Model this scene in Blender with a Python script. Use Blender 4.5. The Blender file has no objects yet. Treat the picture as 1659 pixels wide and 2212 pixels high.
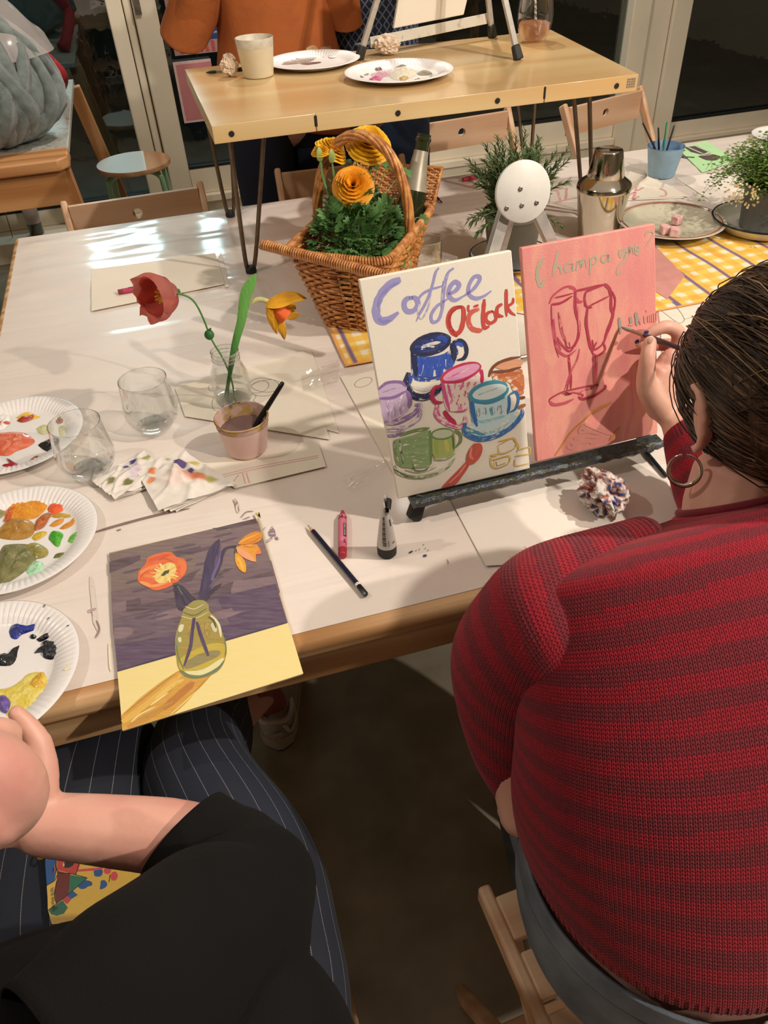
import bpy, bmesh, math, random
import numpy as np
from mathutils import Vector, noise, Matrix
PI = math.pi
sc = bpy.context.scene
random.seed(7)

# ---------------------------------------------------------------- camera
FPX = 1661.0
CX, CY, HC = 829.5, 1106.0, 1.51
def _n(a): return a/np.linalg.norm(a)
_nad = _n(np.array([940-CX, 3030-CY, FPX]))
_d1 = np.array([9400-CX, -820-CY, FPX]); _d1 = _n(_d1-_nad*_d1.dot(_nad))
RW = np.array([_d1, np.cross(-_nad, _d1), -_nad])          # rows: world x,y,z in camera (right,down,forward)
camd = bpy.data.cameras.new('camera'); cam = bpy.data.objects.new('camera', camd)
sc.collection.objects.link(cam); sc.camera = cam
r_, d_, f_ = RW[:, 0], RW[:, 1], RW[:, 2]
cam.matrix_world = Matrix(((r_[0], -d_[0], -f_[0], 0), (r_[1], -d_[1], -f_[1], 0), (r_[2], -d_[2], -f_[2], HC), (0, 0, 0, 1)))
camd.sensor_fit = 'HORIZONTAL'; camd.sensor_width = 36; camd.lens = 36*FPX/1659
camd.clip_start = .02; camd.clip_end = 60

# ---------------------------------------------------------------- world, lights, exposure
w = bpy.data.worlds.new('world'); sc.world = w; w.use_nodes = True
w.node_tree.nodes['Background'].inputs[0].default_value = (.10, .125, .15, 1)
w.node_tree.nodes['Background'].inputs[1].default_value = .25
sc.view_settings.view_transform = 'Standard'; sc.view_settings.look = 'None'
sc.view_settings.gamma = 1; sc.view_settings.use_curve_mapping = False
sc.view_settings.exposure = -0.22
WARM = (1, .90, .80); SOFT = (1, .92, .84); COOL = (.72, .92, 1)
def lamp(name, kind, loc, energy, col=WARM, size=.05, target=None, **k):
    l = bpy.data.lights.new(name, kind); l.energy = energy; l.color = col
    o = bpy.data.objects.new(name, l); sc.collection.objects.link(o); o.location = loc
    if kind == 'AREA':
        l.shape = 'RECTANGLE'; l.size = size[0]; l.size_y = size[1]
    else: l.shadow_soft_size = size
    if target is not None:
        o.rotation_euler = (Vector(target)-Vector(loc)).to_track_quat('-Z', 'Y').to_euler()
    for a, b in k.items(): setattr(l, a, b)
    return o
TG = (.25, 1.2, .75)
SPOTS = [((1.95, -1.1, 2.68), 32, (.5, .95)), ((1.6, .25, 2.72), 22, (.7, 1.0)), ((-1.3, .9, 2.72), 7, (0, 1.0)), ((.9, 3.1, 2.72), 14, (.9, 3.5))]  # last spot is an unseen addition that brightens the window wall
for i, (p, e, g) in enumerate(SPOTS):
    lamp('spot_light', 'SPOT', p, e*7.5, WARM, .035, (g[0], g[1], .75), spot_size=math.radians(125), spot_blend=.6)
lamp('ceiling_bounce_light', 'AREA', (.8, 1.6, 2.85), 21, SOFT, (4.5, 4.8), (.8, 1.6, 0))
lamp('cool_glare_light', 'AREA', (-.12, 5.4, 1.98), 62, COOL, (.85, .42), (.0, 2.0, .75))  # added unseen light, placed to throw cool glare onto the table

# ---------------------------------------------------------------- unprojection helpers
def _ray(px, py): return RW @ np.array([px-CX, py-CY, FPX])
def at(px, py, z):
    q = _ray(px, py); t = (z-HC)/q[2]; return Vector((q[0]*t, q[1]*t, z))
def aty(px, py, y):
    q = _ray(px, py); t = y/q[1]; return Vector((q[0]*t, y, HC+q[2]*t))
def atd(px, py, d):
    q = _n(_ray(px, py))*d; return Vector((q[0], q[1], q[2]+HC))
def atpl(px, py, P0, N):
    q = Vector(_ray(px, py)); o = Vector((0, 0, HC)); t = (Vector(P0)-o).dot(N)/q.dot(N); return o+q*t

# ---------------------------------------------------------------- colour and materials
def C(h):
    if not isinstance(h, str): return tuple(h) if len(h) == 4 else tuple(h)+(1,)
    h = h.lstrip('#'); o = []
    for i in (0, 2, 4):
        c = int(h[i:i+2], 16)/255; o.append(c/12.92 if c <= .04045 else ((c+.055)/1.055)**2.4)
    return tuple(o)+(1,)
def lerp(a, b, t): return tuple(a[i]+(b[i]-a[i])*t for i in range(len(a)))
class NT:
    def __init__(s, name):
        s.m = bpy.data.materials.new(name); s.m.use_nodes = True; s.t = s.m.node_tree
        s.b = s.t.nodes['Principled BSDF']; s.out = s.t.nodes['Material Output']
    def n(s, typ, **k):
        nd = s.t.nodes.new(typ)
        for a, b in k.items():
            if a.startswith('i_'):
                key = a[2:]; key = int(key) if key.isdigit() else key.replace('_', ' ')
                s.set(nd.inputs[key], b)
            else: setattr(nd, a, b)
        return nd
    def set(s, sock, v):
        if hasattr(v, 'is_output') or isinstance(v, bpy.types.NodeSocket): s.t.links.new(v, sock)
        else: sock.default_value = v
    def math(s, op, a, b=0., c=0.):
        nd = s.t.nodes.new('ShaderNodeMath'); nd.operation = op
        s.set(nd.inputs[0], a); s.set(nd.inputs[1], b)
        if op in ('MULTIPLY_ADD', 'SMOOTH_MIN'): s.set(nd.inputs[2], c)
        return nd.outputs[0]
    def mix(s, f, a, b):
        nd = s.t.nodes.new('ShaderNodeMix'); nd.data_type = 'RGBA'
        s.set(nd.inputs[0], f); s.set(nd.inputs[6], a); s.set(nd.inputs[7], b); return nd.outputs[2]
    def co(s, kind='Object', sc_=(1, 1, 1)):
        tc = s.t.nodes.new('ShaderNodeTexCoord'); mp = s.t.nodes.new('ShaderNodeMapping')
        s.t.links.new(tc.outputs[kind], mp.inputs[0]); mp.inputs['Scale'].default_value = sc_; return mp.outputs[0]
    def noise(s, vec, scale, detail=3, rough=.5, dist=0):
        nd = s.t.nodes.new('ShaderNodeTexNoise'); s.t.links.new(vec, nd.inputs['Vector'])
        nd.inputs['Scale'].default_value = scale; nd.inputs['Detail'].default_value = detail
        nd.inputs['Roughness'].default_value = rough; nd.inputs['Distortion'].default_value = dist; return nd.outputs[0]
    def ramp(s, f, stops):
        nd = s.t.nodes.new('ShaderNodeValToRGB'); s.t.links.new(f, nd.inputs[0]); e = nd.color_ramp.elements
        while len(e) < len(stops): e.new(.5)
        for q, (p, c) in zip(e, stops): q.position = p; q.color = c if isinstance(c, tuple) and len(c) == 4 else (c, c, c, 1)
        return nd.outputs[0]
    def bump(s, h, dist=.001, st=1.):
        nd = s.t.nodes.new('ShaderNodeBump'); nd.inputs['Strength'].default_value = st; nd.inputs['Distance'].default_value = dist
        s.t.links.new(h, nd.inputs['Height']); s.t.links.new(nd.outputs[0], s.b.inputs['Normal']); return nd
    def p(s, **k):
        for a, b in k.items(): s.set(s.b.inputs[a.replace('_', ' ')], b)
        return s
MC = {}
def mat(name, col, rough=.5, var=.08, nscale=30, bump=0, bscale=80, **k):
    """plain painted / plastic / cloth surface: base colour with fine procedural mottling"""
    if name in MC: return MC[name]
    t = NT(name); c = C(col); v = t.co('Object')
    f = t.noise(v, nscale, 4)
    lo = tuple(x*(1-var) for x in c[:3])+(1,); hi = tuple(min(1, x*(1+var)) for x in c[:3])+(1,)
    t.p(Base_Color=t.ramp(f, [(.3, lo), (.7, hi)]), Roughness=rough)
    if bump: t.bump(t.noise(v, bscale, 4), bump)
    for a, b in k.items(): t.set(t.b.inputs[a.replace('_', ' ')], b)
    MC[name] = t.m; return t.m
def wood(name, c1, c2, axis=0, rough=.45, scale=9, ring=1., knots=True, coat=0.):
    if name in MC: return MC[name]
    t = NT(name); s = [5.5, 5.5, 5.5]; s[axis] = .45
    v = t.co('Object', tuple(s)); n1 = t.noise(v, scale*.35, 3, .5, 1.2)
    s2 = [60, 60, 60]; s2[axis] = 1.5
    n2 = t.noise(t.co('Object', tuple(s2)), 3, 4)
    wv = t.n('ShaderNodeTexWave', wave_type='BANDS', bands_direction='DIAGONAL', i_Scale=scale*.22*ring, i_Distortion=9., i_Detail=2.)
    t.t.links.new(v, wv.inputs['Vector'])
    f = t.math('ADD', t.math('MULTIPLY', wv.outputs[1], .45), t.math('ADD', t.math('MULTIPLY', n1, .35), t.math('MULTIPLY', n2, .3)))
    t.p(Base_Color=t.ramp(f, [(.25, C(c1)), (.5, lerp(C(c1), C(c2), .45)), (.8, C(c2))]), Roughness=rough)
    if coat: t.p(Coat_Weight=coat, Coat_Roughness=.12)
    t.bump(n2, .0004, .5); MC[name] = t.m; return t.m
def vcol(name, rough=.5, bump=0, bscale=200, **k):
    if name in MC: return MC[name]
    t = NT(name); a = t.n('ShaderNodeVertexColor', layer_name='Col'); v = t.co('Object')
    f = t.noise(v, 220, 3)
    t.p(Base_Color=t.mix(t.math('MULTIPLY', f, .12), a.outputs[0], (0, 0, 0, 1)), Roughness=rough)
    if bump: t.bump(t.noise(v, bscale, 4), bump)
    for x, b in k.items(): t.set(t.b.inputs[x.replace('_', ' ')], b)
    MC[name] = t.m; return t.m
def paintmat(name='acrylic_paint', rough=.38):
    """brushed paint: attribute colour, bristle streaks along the stroke, dry-brush gaps showing the ground colour"""
    if name in MC: return MC[name]
    t = NT(name); a = t.n('ShaderNodeVertexColor', layer_name='Col'); g = t.n('ShaderNodeVertexColor', layer_name='Ground')
    uv = t.co('UV', (30, 900, 1)); n = t.noise(uv, 1.0, 4, .6)
    n2 = t.noise(t.co('UV', (120, 260, 1)), 1.0, 3)
    dry = g.outputs[1]
    thr = t.math('ADD', t.math('MULTIPLY', dry, .80), .14)
    gap = t.math('GREATER_THAN', thr, t.math('ADD', t.math('MULTIPLY', n, .6), t.math('MULTIPLY', n2, .4)))
    gap2 = t.math('MULTIPLY', gap, .85)
    col = t.mix(t.math('MULTIPLY', t.math('SUBTRACT', n, .35), .55), a.outputs[0], t.mix(.35, a.outputs[0], (1, 1, 1, 1)))
    t.p(Base_Color=t.mix(gap2, col, g.outputs[0]), Roughness=rough)
    t.bump(n, .0003, .6); MC[name] = t.m; return t.m
def glass(name, tint=(.97, .985, .98, 1), rough=.0, refl=1.0, lo=.03):
    if name in MC: return MC[name]
    t = NT(name); tr = t.n('ShaderNodeBsdfTransparent', i_0=tint); gl = t.n('ShaderNodeBsdfGlossy', i_Roughness=rough)
    gl.inputs[0].default_value = (1, 1, 1, 1)
    fr = t.n('ShaderNodeLayerWeight', i_Blend=.35); f = t.math('ADD', t.math('MULTIPLY', t.math('POWER', fr.outputs[1], 1.6), refl), lo)
    v = t.co('Object'); bm = t.n('ShaderNodeBump', i_Strength=.25, i_Distance=.002); t.t.links.new(t.noise(v, 14, 2), bm.inputs['Height'])
    t.t.links.new(bm.outputs[0], gl.inputs['Normal'])
    mx = t.n('ShaderNodeMixShader'); t.t.links.new(f, mx.inputs[0]); t.t.links.new(tr.outputs[0], mx.inputs[1]); t.t.links.new(gl.outputs[0], mx.inputs[2])
    t.t.links.new(mx.outputs[0], t.out.inputs[0]); t.t.nodes.remove(t.b); MC[name] = t.m; return t.m
def skin(name='skin', base='#dcae96', red='#d09484', **k):
    if name in MC: return MC[name]
    t = NT(name); v = t.co('Object'); f = t.noise(v, 9, 4); f2 = t.noise(v, 160, 3)
    t.p(Base_Color=t.mix(t.math('MULTIPLY', f2, .15), t.ramp(f, [(.35, C(base)), (.68, C(red))]), (.75, .45, .33, 1)), Roughness=.5,
        Subsurface_Weight=.12, Subsurface_Scale=.01)
    t.b.inputs['Subsurface Radius'].default_value = (1, .35, .2)
    t.bump(f2, .0004, .5); MC[name] = t.m; return t.m

# ---------------------------------------------------------------- mesh collector
def V(*a): return Vector(a if len(a) > 1 else a[0])
def crom(pts, n):
    """Catmull-Rom through pts (any dimension) with n samples per span"""
    P = np.array([list(p) for p in pts], float)
    if len(P) < 3:
        return [P[0]+(P[-1]-P[0])*t for t in np.linspace(0, 1, n+1)]
    E = np.vstack([2*P[0]-P[1], P, 2*P[-1]-P[-2]]); out = []
    for i in range(1, len(E)-2):
        a, b, c, d = E[i-1:i+3]
        for k in range(n):
            t = k/n; out.append(.5*((2*b)+(c-a)*t+(2*a-5*b+4*c-d)*t*t+(3*b-3*c+d-a)*t**3))
    out.append(E[-2]); return out
class M:
    def __init__(s): s.v = []; s.f = []; s.uv = []; s.mi = []; s.c = []; s.g = []
    def add(s, vs, fs, uv=None, mi=0, col=None, gr=None):
        b = len(s.v); s.v += [tuple(x) for x in vs]; s.f += [tuple(b+i for i in f) for f in fs]
        s.uv += list(uv) if uv is not None else [(x[0], x[1]) for x in vs]; s.mi += [mi]*len(fs)
        if isinstance(col, list): s.c += col
        else: s.c += [col or (1, 1, 1, 1)]*len(vs)
        s.g += [gr or (1, 1, 1, 0)]*len(vs); return s
    def box(s, x0, x1, y0, y1, z0, z1, mi=0, col=None):
        v = [(x0, y0, z0), (x1, y0, z0), (x1, y1, z0), (x0, y1, z0), (x0, y0, z1), (x1, y0, z1), (x1, y1, z1), (x0, y1, z1)]
        return s.add(v, [(0, 3, 2, 1), (4, 5, 6, 7), (0, 1, 5, 4), (1, 2, 6, 5), (2, 3, 7, 6), (3, 0, 4, 7)], mi=mi, col=col)
    def bar(s, p0, p1, w, h, up=(0, 0, 1), mi=0, col=None, w2=None, h2=None):
        p0, p1, up = V(p0), V(p1), V(up); d = (p1-p0).normalized(); sd = d.cross(up).normalized(); u = sd.cross(d)
        w2 = w if w2 is None else w2; h2 = h if h2 is None else h2; v = []
        for p, a, b in ((p0, w, h), (p1, w2, h2)):
            v += [p+sd*a/2*i+u*b/2*j for i, j in ((-1, -1), (1, -1), (1, 1), (-1, 1))]
        return s.add(v, [(3, 2, 1, 0), (4, 5, 6, 7), (0, 1, 5, 4), (1, 2, 6, 5), (2, 3, 7, 6), (3, 0, 4, 7)], mi=mi, col=col)
    def tube(s, pts, r, seg=8, cap=True, closed=False, mi=0, col=None, flat=1., up=None, gr=None, sm=0):
        if sm:
            rr = list(r) if hasattr(r, '__len__') else [r]*len(pts)
            q = crom([list(p)+[x] for p, x in zip(pts, rr)], sm); pts = [V(x[0], x[1], x[2]) for x in q]; r = [max(x[3], .00001) for x in q]
        pts = [V(p) for p in pts]; n = len(pts); rs = list(r) if hasattr(r, '__len__') else [r]*n
        tg = []
        for i in range(n):
            a = pts[(i-1) % n] if closed or i > 0 else pts[i]; b = pts[(i+1) % n] if closed or i < n-1 else pts[i]
            d = b-a; tg.append(d.normalized() if d.length > 1e-9 else V(0, 0, 1))
        u = V(up) if up is not None else (V(0, 0, 1) if abs(tg[0].z) < .9 else V(1, 0, 0))
        u = (u-tg[0]*u.dot(tg[0])).normalized(); vs = []; uv = []; L = 0
        for i in range(n):
            u = (u-tg[i]*u.dot(tg[i])); u = u.normalized() if u.length > 1e-6 else tg[i].orthogonal().normalized()
            w_ = tg[i].cross(u)
            if i: L += (pts[i]-pts[i-1]).length
            for k in range(seg):
                a = 2*PI*k/seg; vs.append(pts[i]+(u*math.cos(a)*flat+w_*math.sin(a))*rs[i]); uv.append((L, k/seg))
        fs = []
        for i in range(n if closed else n-1):
            j = (i+1) % n
            for k in range(seg): fs.append((i*seg+k, i*seg+(k+1) % seg, j*seg+(k+1) % seg, j*seg+k))
        if cap and not closed:
            fs.append(tuple(range(seg))[::-1]); fs.append(tuple((n-1)*seg+k for k in range(seg)))
        c = col
        return s.add(vs, fs, uv, mi, c, gr)
    def lathe(s, prof, seg=40, o=(0, 0, 0), mi=0, col=None, rf=None, ax=None, a0=0, cols=None):
        vs = []; uv = []; n = len(prof); L = 0; cl = []
        A = V(ax).normalized() if ax is not None else V(0, 0, 1)
        X = A.orthogonal().normalized() if ax is not None else V(1, 0, 0); Y = A.cross(X); O = V(o)
        for i, (r, z) in enumerate(prof):
            if i: L += math.hypot(prof[i][0]-prof[i-1][0], prof[i][1]-prof[i-1][1])
            for k in range(seg):
                a = a0+2*PI*k/seg; R2 = r*(rf(a, i, r, z) if rf else 1)
                vs.append(O+X*math.cos(a)*R2+Y*math.sin(a)*R2+A*z); uv.append((k/seg, L)); cl.append(cols[i] if cols else None)
        fs = [(i*seg+k, i*seg+(k+1) % seg, (i+1)*seg+(k+1) % seg, (i+1)*seg+k) for i in range(n-1) for k in range(seg)]
        if prof[0][0] > 1e-5 and False: fs.append(tuple(range(seg))[::-1])
        return s.add(vs, fs, uv, mi, cl if cols else col)
    def loft(s, rings, closed=True, cap=False, mi=0, col=None, uvs=None):
        n = len(rings); m = len(rings[0]); vs = [p for r in rings for p in r]; uv = uvs
        if uv is None: uv = [(k/m, i/(n-1)) for i in range(n) for k in range(m)]
        fs = [(i*m+k, i*m+(k+1) % m, (i+1)*m+(k+1) % m, (i+1)*m+k) for i in range(n-1) for k in range(m if closed else m-1)]
        if cap: fs += [tuple(range(m))[::-1], tuple((n-1)*m+k for k in range(m))]
        return s.add(vs, fs, uv, mi, col)
    def sphere(s, c, r, seg=16, rings=10, mi=0, col=None, axes=None, nf=None):
        rx, ry, rz = r if hasattr(r, '__len__') else (r, r, r); vs = []; c = V(c)
        A = axes or (V(1, 0, 0), V(0, 1, 0), V(0, 0, 1)); uv = []
        for i in range(rings+1):
            t = PI*i/rings
            for k in range(seg):
                a = 2*PI*k/seg; d = V(math.sin(t)*math.cos(a), math.sin(t)*math.sin(a), math.cos(t)); q = nf(d) if nf else 1
                vs.append(c+(A[0]*d.x*rx+A[1]*d.y*ry+A[2]*d.z*rz)*q); uv.append((k/seg, i/rings))
        fs = [(i*seg+k, (i+1)*seg+k, (i+1)*seg+(k+1) % seg, i*seg+(k+1) % seg) for i in range(rings) for k in range(seg)]
        return s.add(vs, fs, uv, mi, col)
    def prism(s, pts, z0, z1, mi=0, col=None):
        n = len(pts); vs = [(p[0], p[1], z0) for p in pts]+[(p[0], p[1], z1) for p in pts]
        return s.add(vs, [tuple(range(n))[::-1], tuple(range(n, 2*n))]+[(i, (i+1) % n, n+(i+1) % n, n+i) for i in range(n)], mi=mi, col=col)
    def slab(s, pts, nrm, th, mi=0, col=None):
        """polygon in 3-D given thickness along nrm"""
        n = len(pts); N = V(nrm).normalized()*th; vs = [V(p) for p in pts]+[V(p)+N for p in pts]
        return s.add(vs, [tuple(range(n))[::-1], tuple(range(n, 2*n))]+[(i, (i+1) % n, n+(i+1) % n, n+i) for i in range(n)], mi=mi, col=col)
    def build(s, name, mats, parent=None, smooth=True, ang=40, bevel=0, local=False, origin=None, colors=False, bseg=2, sub=0):
        me = bpy.data.meshes.new(name)
        off = V(0, 0, 0)
        if parent is not None and not local: off = wloc(parent)
        if origin is not None: off = V(origin)
        vs = [(x[0]-off.x, x[1]-off.y, x[2]-off.z) for x in s.v]
        me.from_pydata(vs, [], s.f)
        if not isinstance(mats, (list, tuple)): mats = [mats]
        for q in mats: me.materials.append(q)
        if len(mats) > 1: me.polygons.foreach_set('material_index', s.mi)
        uvl = me.uv_layers.new(name='UVMap'); li = np.empty(len(me.loops), np.int32); me.loops.foreach_get('vertex_index', li)
        uvl.data.foreach_set('uv', np.array([(u[0], u[1]) for u in s.uv], np.float32)[li].ravel())
        if colors:
            ca = me.color_attributes.new('Col', 'FLOAT_COLOR', 'POINT'); ca.data.foreach_set('color', np.array(s.c, np.float32).ravel())
            cg = me.color_attributes.new('Ground', 'FLOAT_COLOR', 'POINT'); cg.data.foreach_set('color', np.array(s.g, np.float32).ravel())
        if smooth:
            me.polygons.foreach_set('use_smooth', [True]*len(me.polygons)); me.set_sharp_from_angle(angle=math.radians(ang))
        me.validate(); me.update()
        o = bpy.data.objects.new(name, me); sc.collection.objects.link(o)
        if parent is not None: o.parent = parent
        if origin is not None: o.location = off
        if bevel:
            b = o.modifiers.new('bevel', 'BEVEL'); b.width = bevel; b.segments = bseg; b.limit_method = 'ANGLE'; b.angle_limit = .6
        if sub:
            b = o.modifiers.new('subdivision', 'SUBSURF'); b.levels = sub; b.render_levels = sub
        return o
def wloc(o):
    p = V(0, 0, 0)
    while o is not None: p = p+o.location; o = o.parent
    return p
def thing(name, label, cat, loc=(0, 0, 0), rot=0, group=None):
    o = bpy.data.objects.new(name, None); sc.collection.objects.link(o); o.location = loc; o.rotation_euler = (0, 0, rot)
    o.empty_display_size = .05; o['label'] = label; o['category'] = cat
    if group: o['group'] = group
    return o
def tag(o, label, cat, group=None, kind=None):
    o['label'] = label; o['category'] = cat
    if group: o['group'] = group
    if kind: o['kind'] = kind
    return o
def struct(o): o['kind'] = 'structure'; return o
def stuff(o): o['kind'] = 'stuff'; return o
def lab(o, s): o['label'] = s; return o
def dup(root, loc=None, rot=None, label=None, group=None):
    r = root.copy(); sc.collection.objects.link(r)
    if loc is not None: r.location = loc
    if rot is not None: r.rotation_euler = (0, 0, rot)
    if label: r['label'] = label
    if group: r['group'] = group
    for ch in list(root.children):
        c = ch.copy(); sc.collection.objects.link(c); c.parent = r
        for g in list(ch.children):
            d = g.copy(); sc.collection.objects.link(d); d.parent = c
    return r
def remesh(o, vox=.004, it=6, fac=.5):
    m = o.modifiers.new('remesh', 'REMESH'); m.mode = 'VOXEL'; m.voxel_size = vox; m.use_smooth_shade = True
    s = o.modifiers.new('smooth', 'SMOOTH'); s.factor = fac; s.iterations = it; return o
def limb(m, pts, rs, seg=14, sm=3, flat=1., up=None):
    """tapered limb with round ends, for the voxel-merged bodies"""
    m.tube(pts, rs, seg, True, sm=sm, flat=flat, up=up)
    m.sphere(pts[0], rs[0], seg, 8); m.sphere(pts[-1], rs[-1], seg, 8)
def text(body, size, mat_, parent, loc, ax_x, ax_y, name='lettering', thick=0):
    cu = bpy.data.curves.new(name, 'FONT'); cu.body = body; cu.size = size; cu.extrude = thick; cu.align_x = 'LEFT'
    tmp = bpy.data.objects.new(name, cu); me = bpy.data.meshes.new_from_object(tmp); bpy.data.objects.remove(tmp)
    X, Y = V(ax_x).normalized(), V(ax_y).normalized(); Z = X.cross(Y); off = wloc(parent) if parent else V(0, 0, 0)
    for q in me.vertices: q.co = V(loc)+X*q.co.x+Y*q.co.y+Z*q.co.z-off
    me.materials.clear(); me.materials.append(mat_)
    o = bpy.data.objects.new(name, me); sc.collection.objects.link(o); o.parent = parent; return o

# paint strokes on a plane, traced in photograph pixels and carried onto the real surface
class Paint:
    def __init__(s, P0, N, ground, lift=.00025):
        s.P0 = V(P0); s.N = V(N).normalized(); s.ground = C(ground)[:3]; s.m = M(); s.k = 0; s.lift = lift; s.seed = 0
    def pt(s, p): return atpl(p[0], p[1], s.P0, s.N)
    def z(s): s.k += 1; return s.N*(s.lift+.000008*s.k)
    def stroke(s, pts, w, col, dry=.15, sm=6, taper=(.6, .35), w2=None):
        c = C(col); q = crom(pts, sm); P = [s.pt(a) for a in q]; n = len(P); dz = s.z(); vs = []; uv = []; L = 0; s.seed += 1
        d = (P[n//2]-V(0, 0, HC)).length; W = w*d/FPX*1.02; ks = (-.5, -.25, 0, .25, .5)
        for i in range(n):
            a = P[max(0, i-1)]; b = P[min(n-1, i+1)]; t = (b-a); t = t.normalized() if t.length > 1e-9 else V(1, 0, 0); sd = s.N.cross(t)
            if i: L += (P[i]-P[i-1]).length
            u = i/(n-1); e = min(1, taper[0]+u*6*(1-taper[0])) * min(1, taper[1]+(1-u)*5*(1-taper[1]))
            wob = 1+.14*noise.noise(V(L*160, s.seed*7.1, 0)); ww = W*e*wob*(1 if w2 is None else 1+(w2/w-1)*u)
            for j in ks:
                vs.append(P[i]+sd*ww*j+dz); uv.append((L+s.seed*.37, j*W+s.seed*.11))
        m = len(ks); fs = [(i*m+j, i*m+j+1, (i+1)*m+j+1, (i+1)*m+j) for i in range(n-1) for j in range(m-1)]
        s.m.add(vs, fs, uv, 0, c, s.ground+(dry,)); return s
    def fill(s, pts, col, dry=.0, sm=3, closed=True, ang=0):
        c = C(col)
        q = crom(list(pts)+[pts[0]], sm)[:-1] if sm else [np.array(p, float) for p in pts]; P = [s.pt(a) for a in q]; dz = s.z(); s.seed += 1
        X = (s.pt((pts[0][0]+10, pts[0][1]))-s.pt(pts[0])).normalized(); Y = s.N.cross(X)
        X, Y = X*math.cos(ang)+Y*math.sin(ang), Y*math.cos(ang)-X*math.sin(ang)
        s.m.add([p+dz for p in P], [tuple(range(len(P)))], [((p-s.P0).dot(X)+s.seed*.31, (p-s.P0).dot(Y)*.25+s.seed*.17) for p in P], 0, c, s.ground+(dry,)); return s
    def build(s, name, parent, label=None, mat_=None, smooth=False):
        # triangulate concave polygons safely
        o = s.m.build(name, mat_ or paintmat(), parent, smooth=False, colors=True)
        if label: o['label'] = label
        k, sd = s.k, s.seed; s.m = M(); return o

# ================================================================ THE SETTING
T = .75; TS = 1.105; WY = 4.35
cream = mat('cream_frame_paint', '#e6dac2', .45, .04, 6)
concrete = NT('polished_concrete'); _v = concrete.co('Object')
_f = concrete.math('ADD', concrete.math('MULTIPLY', concrete.noise(_v, 1.3, 6, .6), .6), concrete.math('MULTIPLY', concrete.noise(_v, 9, 5), .4))
concrete.p(Base_Color=concrete.ramp(_f, [(.3, C('#68614f')), (.5, C('#8b8270')), (.62, C('#a09682')), (.75, C('#776e5c'))]), Roughness=.42)
concrete.bump(concrete.noise(_v, 40, 4), .0006); concrete = concrete.m
plaster = mat('white_plaster', '#d8cdbb', .8, .04, 4)
dark_ground = mat('outdoor_paving', '#3a3c38', .8, .25, 3)
struct(M().box(-2.9, 5.2, -2.4, WY+.05, -.05, 0).build('floor', concrete, smooth=False))
struct(M().box(-2.9, 5.2, -2.4, WY+.05, 3.0, 3.05).build('ceiling', plaster, smooth=False))
struct(M().box(-2.95, -2.9, -2.4, WY+.05, 0, 3.0).build('wall_left', plaster, smooth=False))
struct(M().box(5.2, 5.25, -2.4, WY+.05, 0, 3.0).build('wall_right', plaster, smooth=False))
struct(M().box(-2.9, 5.2, -2.45, -2.4, 0, 3.0).build('wall_rear', plaster, smooth=False))
struct(M().box(-2.9, 5.2, WY, WY+.1, 2.55, 3.0).build('wall_back', plaster, smooth=False))
struct(M().box(-6, 8, WY+.1, 9, -.12, -.04).build('pavement', dark_ground, smooth=False))
struct(M().box(-6, 8, 8.4, 8.6, -.1, 3.6).build('wall_opposite', mat('dark_brick_outside', '#4b4a44', .9, .3, 5), smooth=False))
pane = glass('window_pane', (.62, .68, .66, 1), .01, .75, .10)
def window(name, x0, x1, zb, stile=.0, rail=True):
    r = bpy.data.objects.new(name, None); sc.collection.objects.link(r); r.location = (x0, WY, 0); struct(r)
    m = M(); m.box(x0, x1, WY-.02, WY+.05, .0, zb*.42); m.box(x0, x1, WY-.045, WY+.05, zb*.42, zb*.55); m.box(x0, x1, WY-.01, WY+.05, zb*.55, zb)
    m.build('bottom_rail', cream, r, bevel=.004)
    M().box(x0, x1, WY-.01, WY+.05, 2.45, 2.55).build('top_rail', cream, r, bevel=.004)
    if stile:
        M().box(x1-stile, x1, WY-.015, WY+.05, zb, 2.45).build('stile', cream, r, bevel=.004)
    M().box(x0, x1, WY+.016, WY+.024, zb-.004, 2.46).build('pane', pane, r, smooth=False)
    g = M(); g.box(x0, x1, WY-.012, WY+.01, zb, zb+.012); g.build('gasket', mat('black_rubber', '#141414', .6), r)
    return r
window('window_1', -2.9, -.07, .185)
window('door_1', .155, 2.62, .285)
window('window_2', 2.985, 5.2, .195)
def post(name, xs):
    r = bpy.data.objects.new(name, None); sc.collection.objects.link(r); r.location = (xs[0], WY, 0); struct(r)
    for i, (a, b) in enumerate(zip(xs[:-1], xs[1:])):
        M().box(a+.002, b-.002, WY-.05+.018*(i % 2), WY+.06, 0, 2.55).build('stile', cream, r, bevel=.006)
    M().box(xs[0], xs[-1], WY+.03, WY+.055, 0, 2.55).build('jamb_core', mat('black_rubber', '#141414', .6), r)
    return r
post('trim_1', [-.07, .005, .045, .155]); post('trim_2', [2.62, 2.735, 2.87, 2.985])
m = M(); m.box(.055, .083, WY-.062, WY-.05, .985, 1.16); m.lathe([(0, 0), (.009, 0), (.009, .006), (0, .006)], 16, (.069, WY-.062, 1.01), ax=(0, -1, 0))
tag(m.build('door_lock_plate', mat('brushed_steel', '#9a958c', .3, .05, 40, Metallic=.9), None, origin=(.069, WY-.056, 1.07)), 'steel keyhole plate on the cream door post left of the blue poster', 'lock plate')

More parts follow.
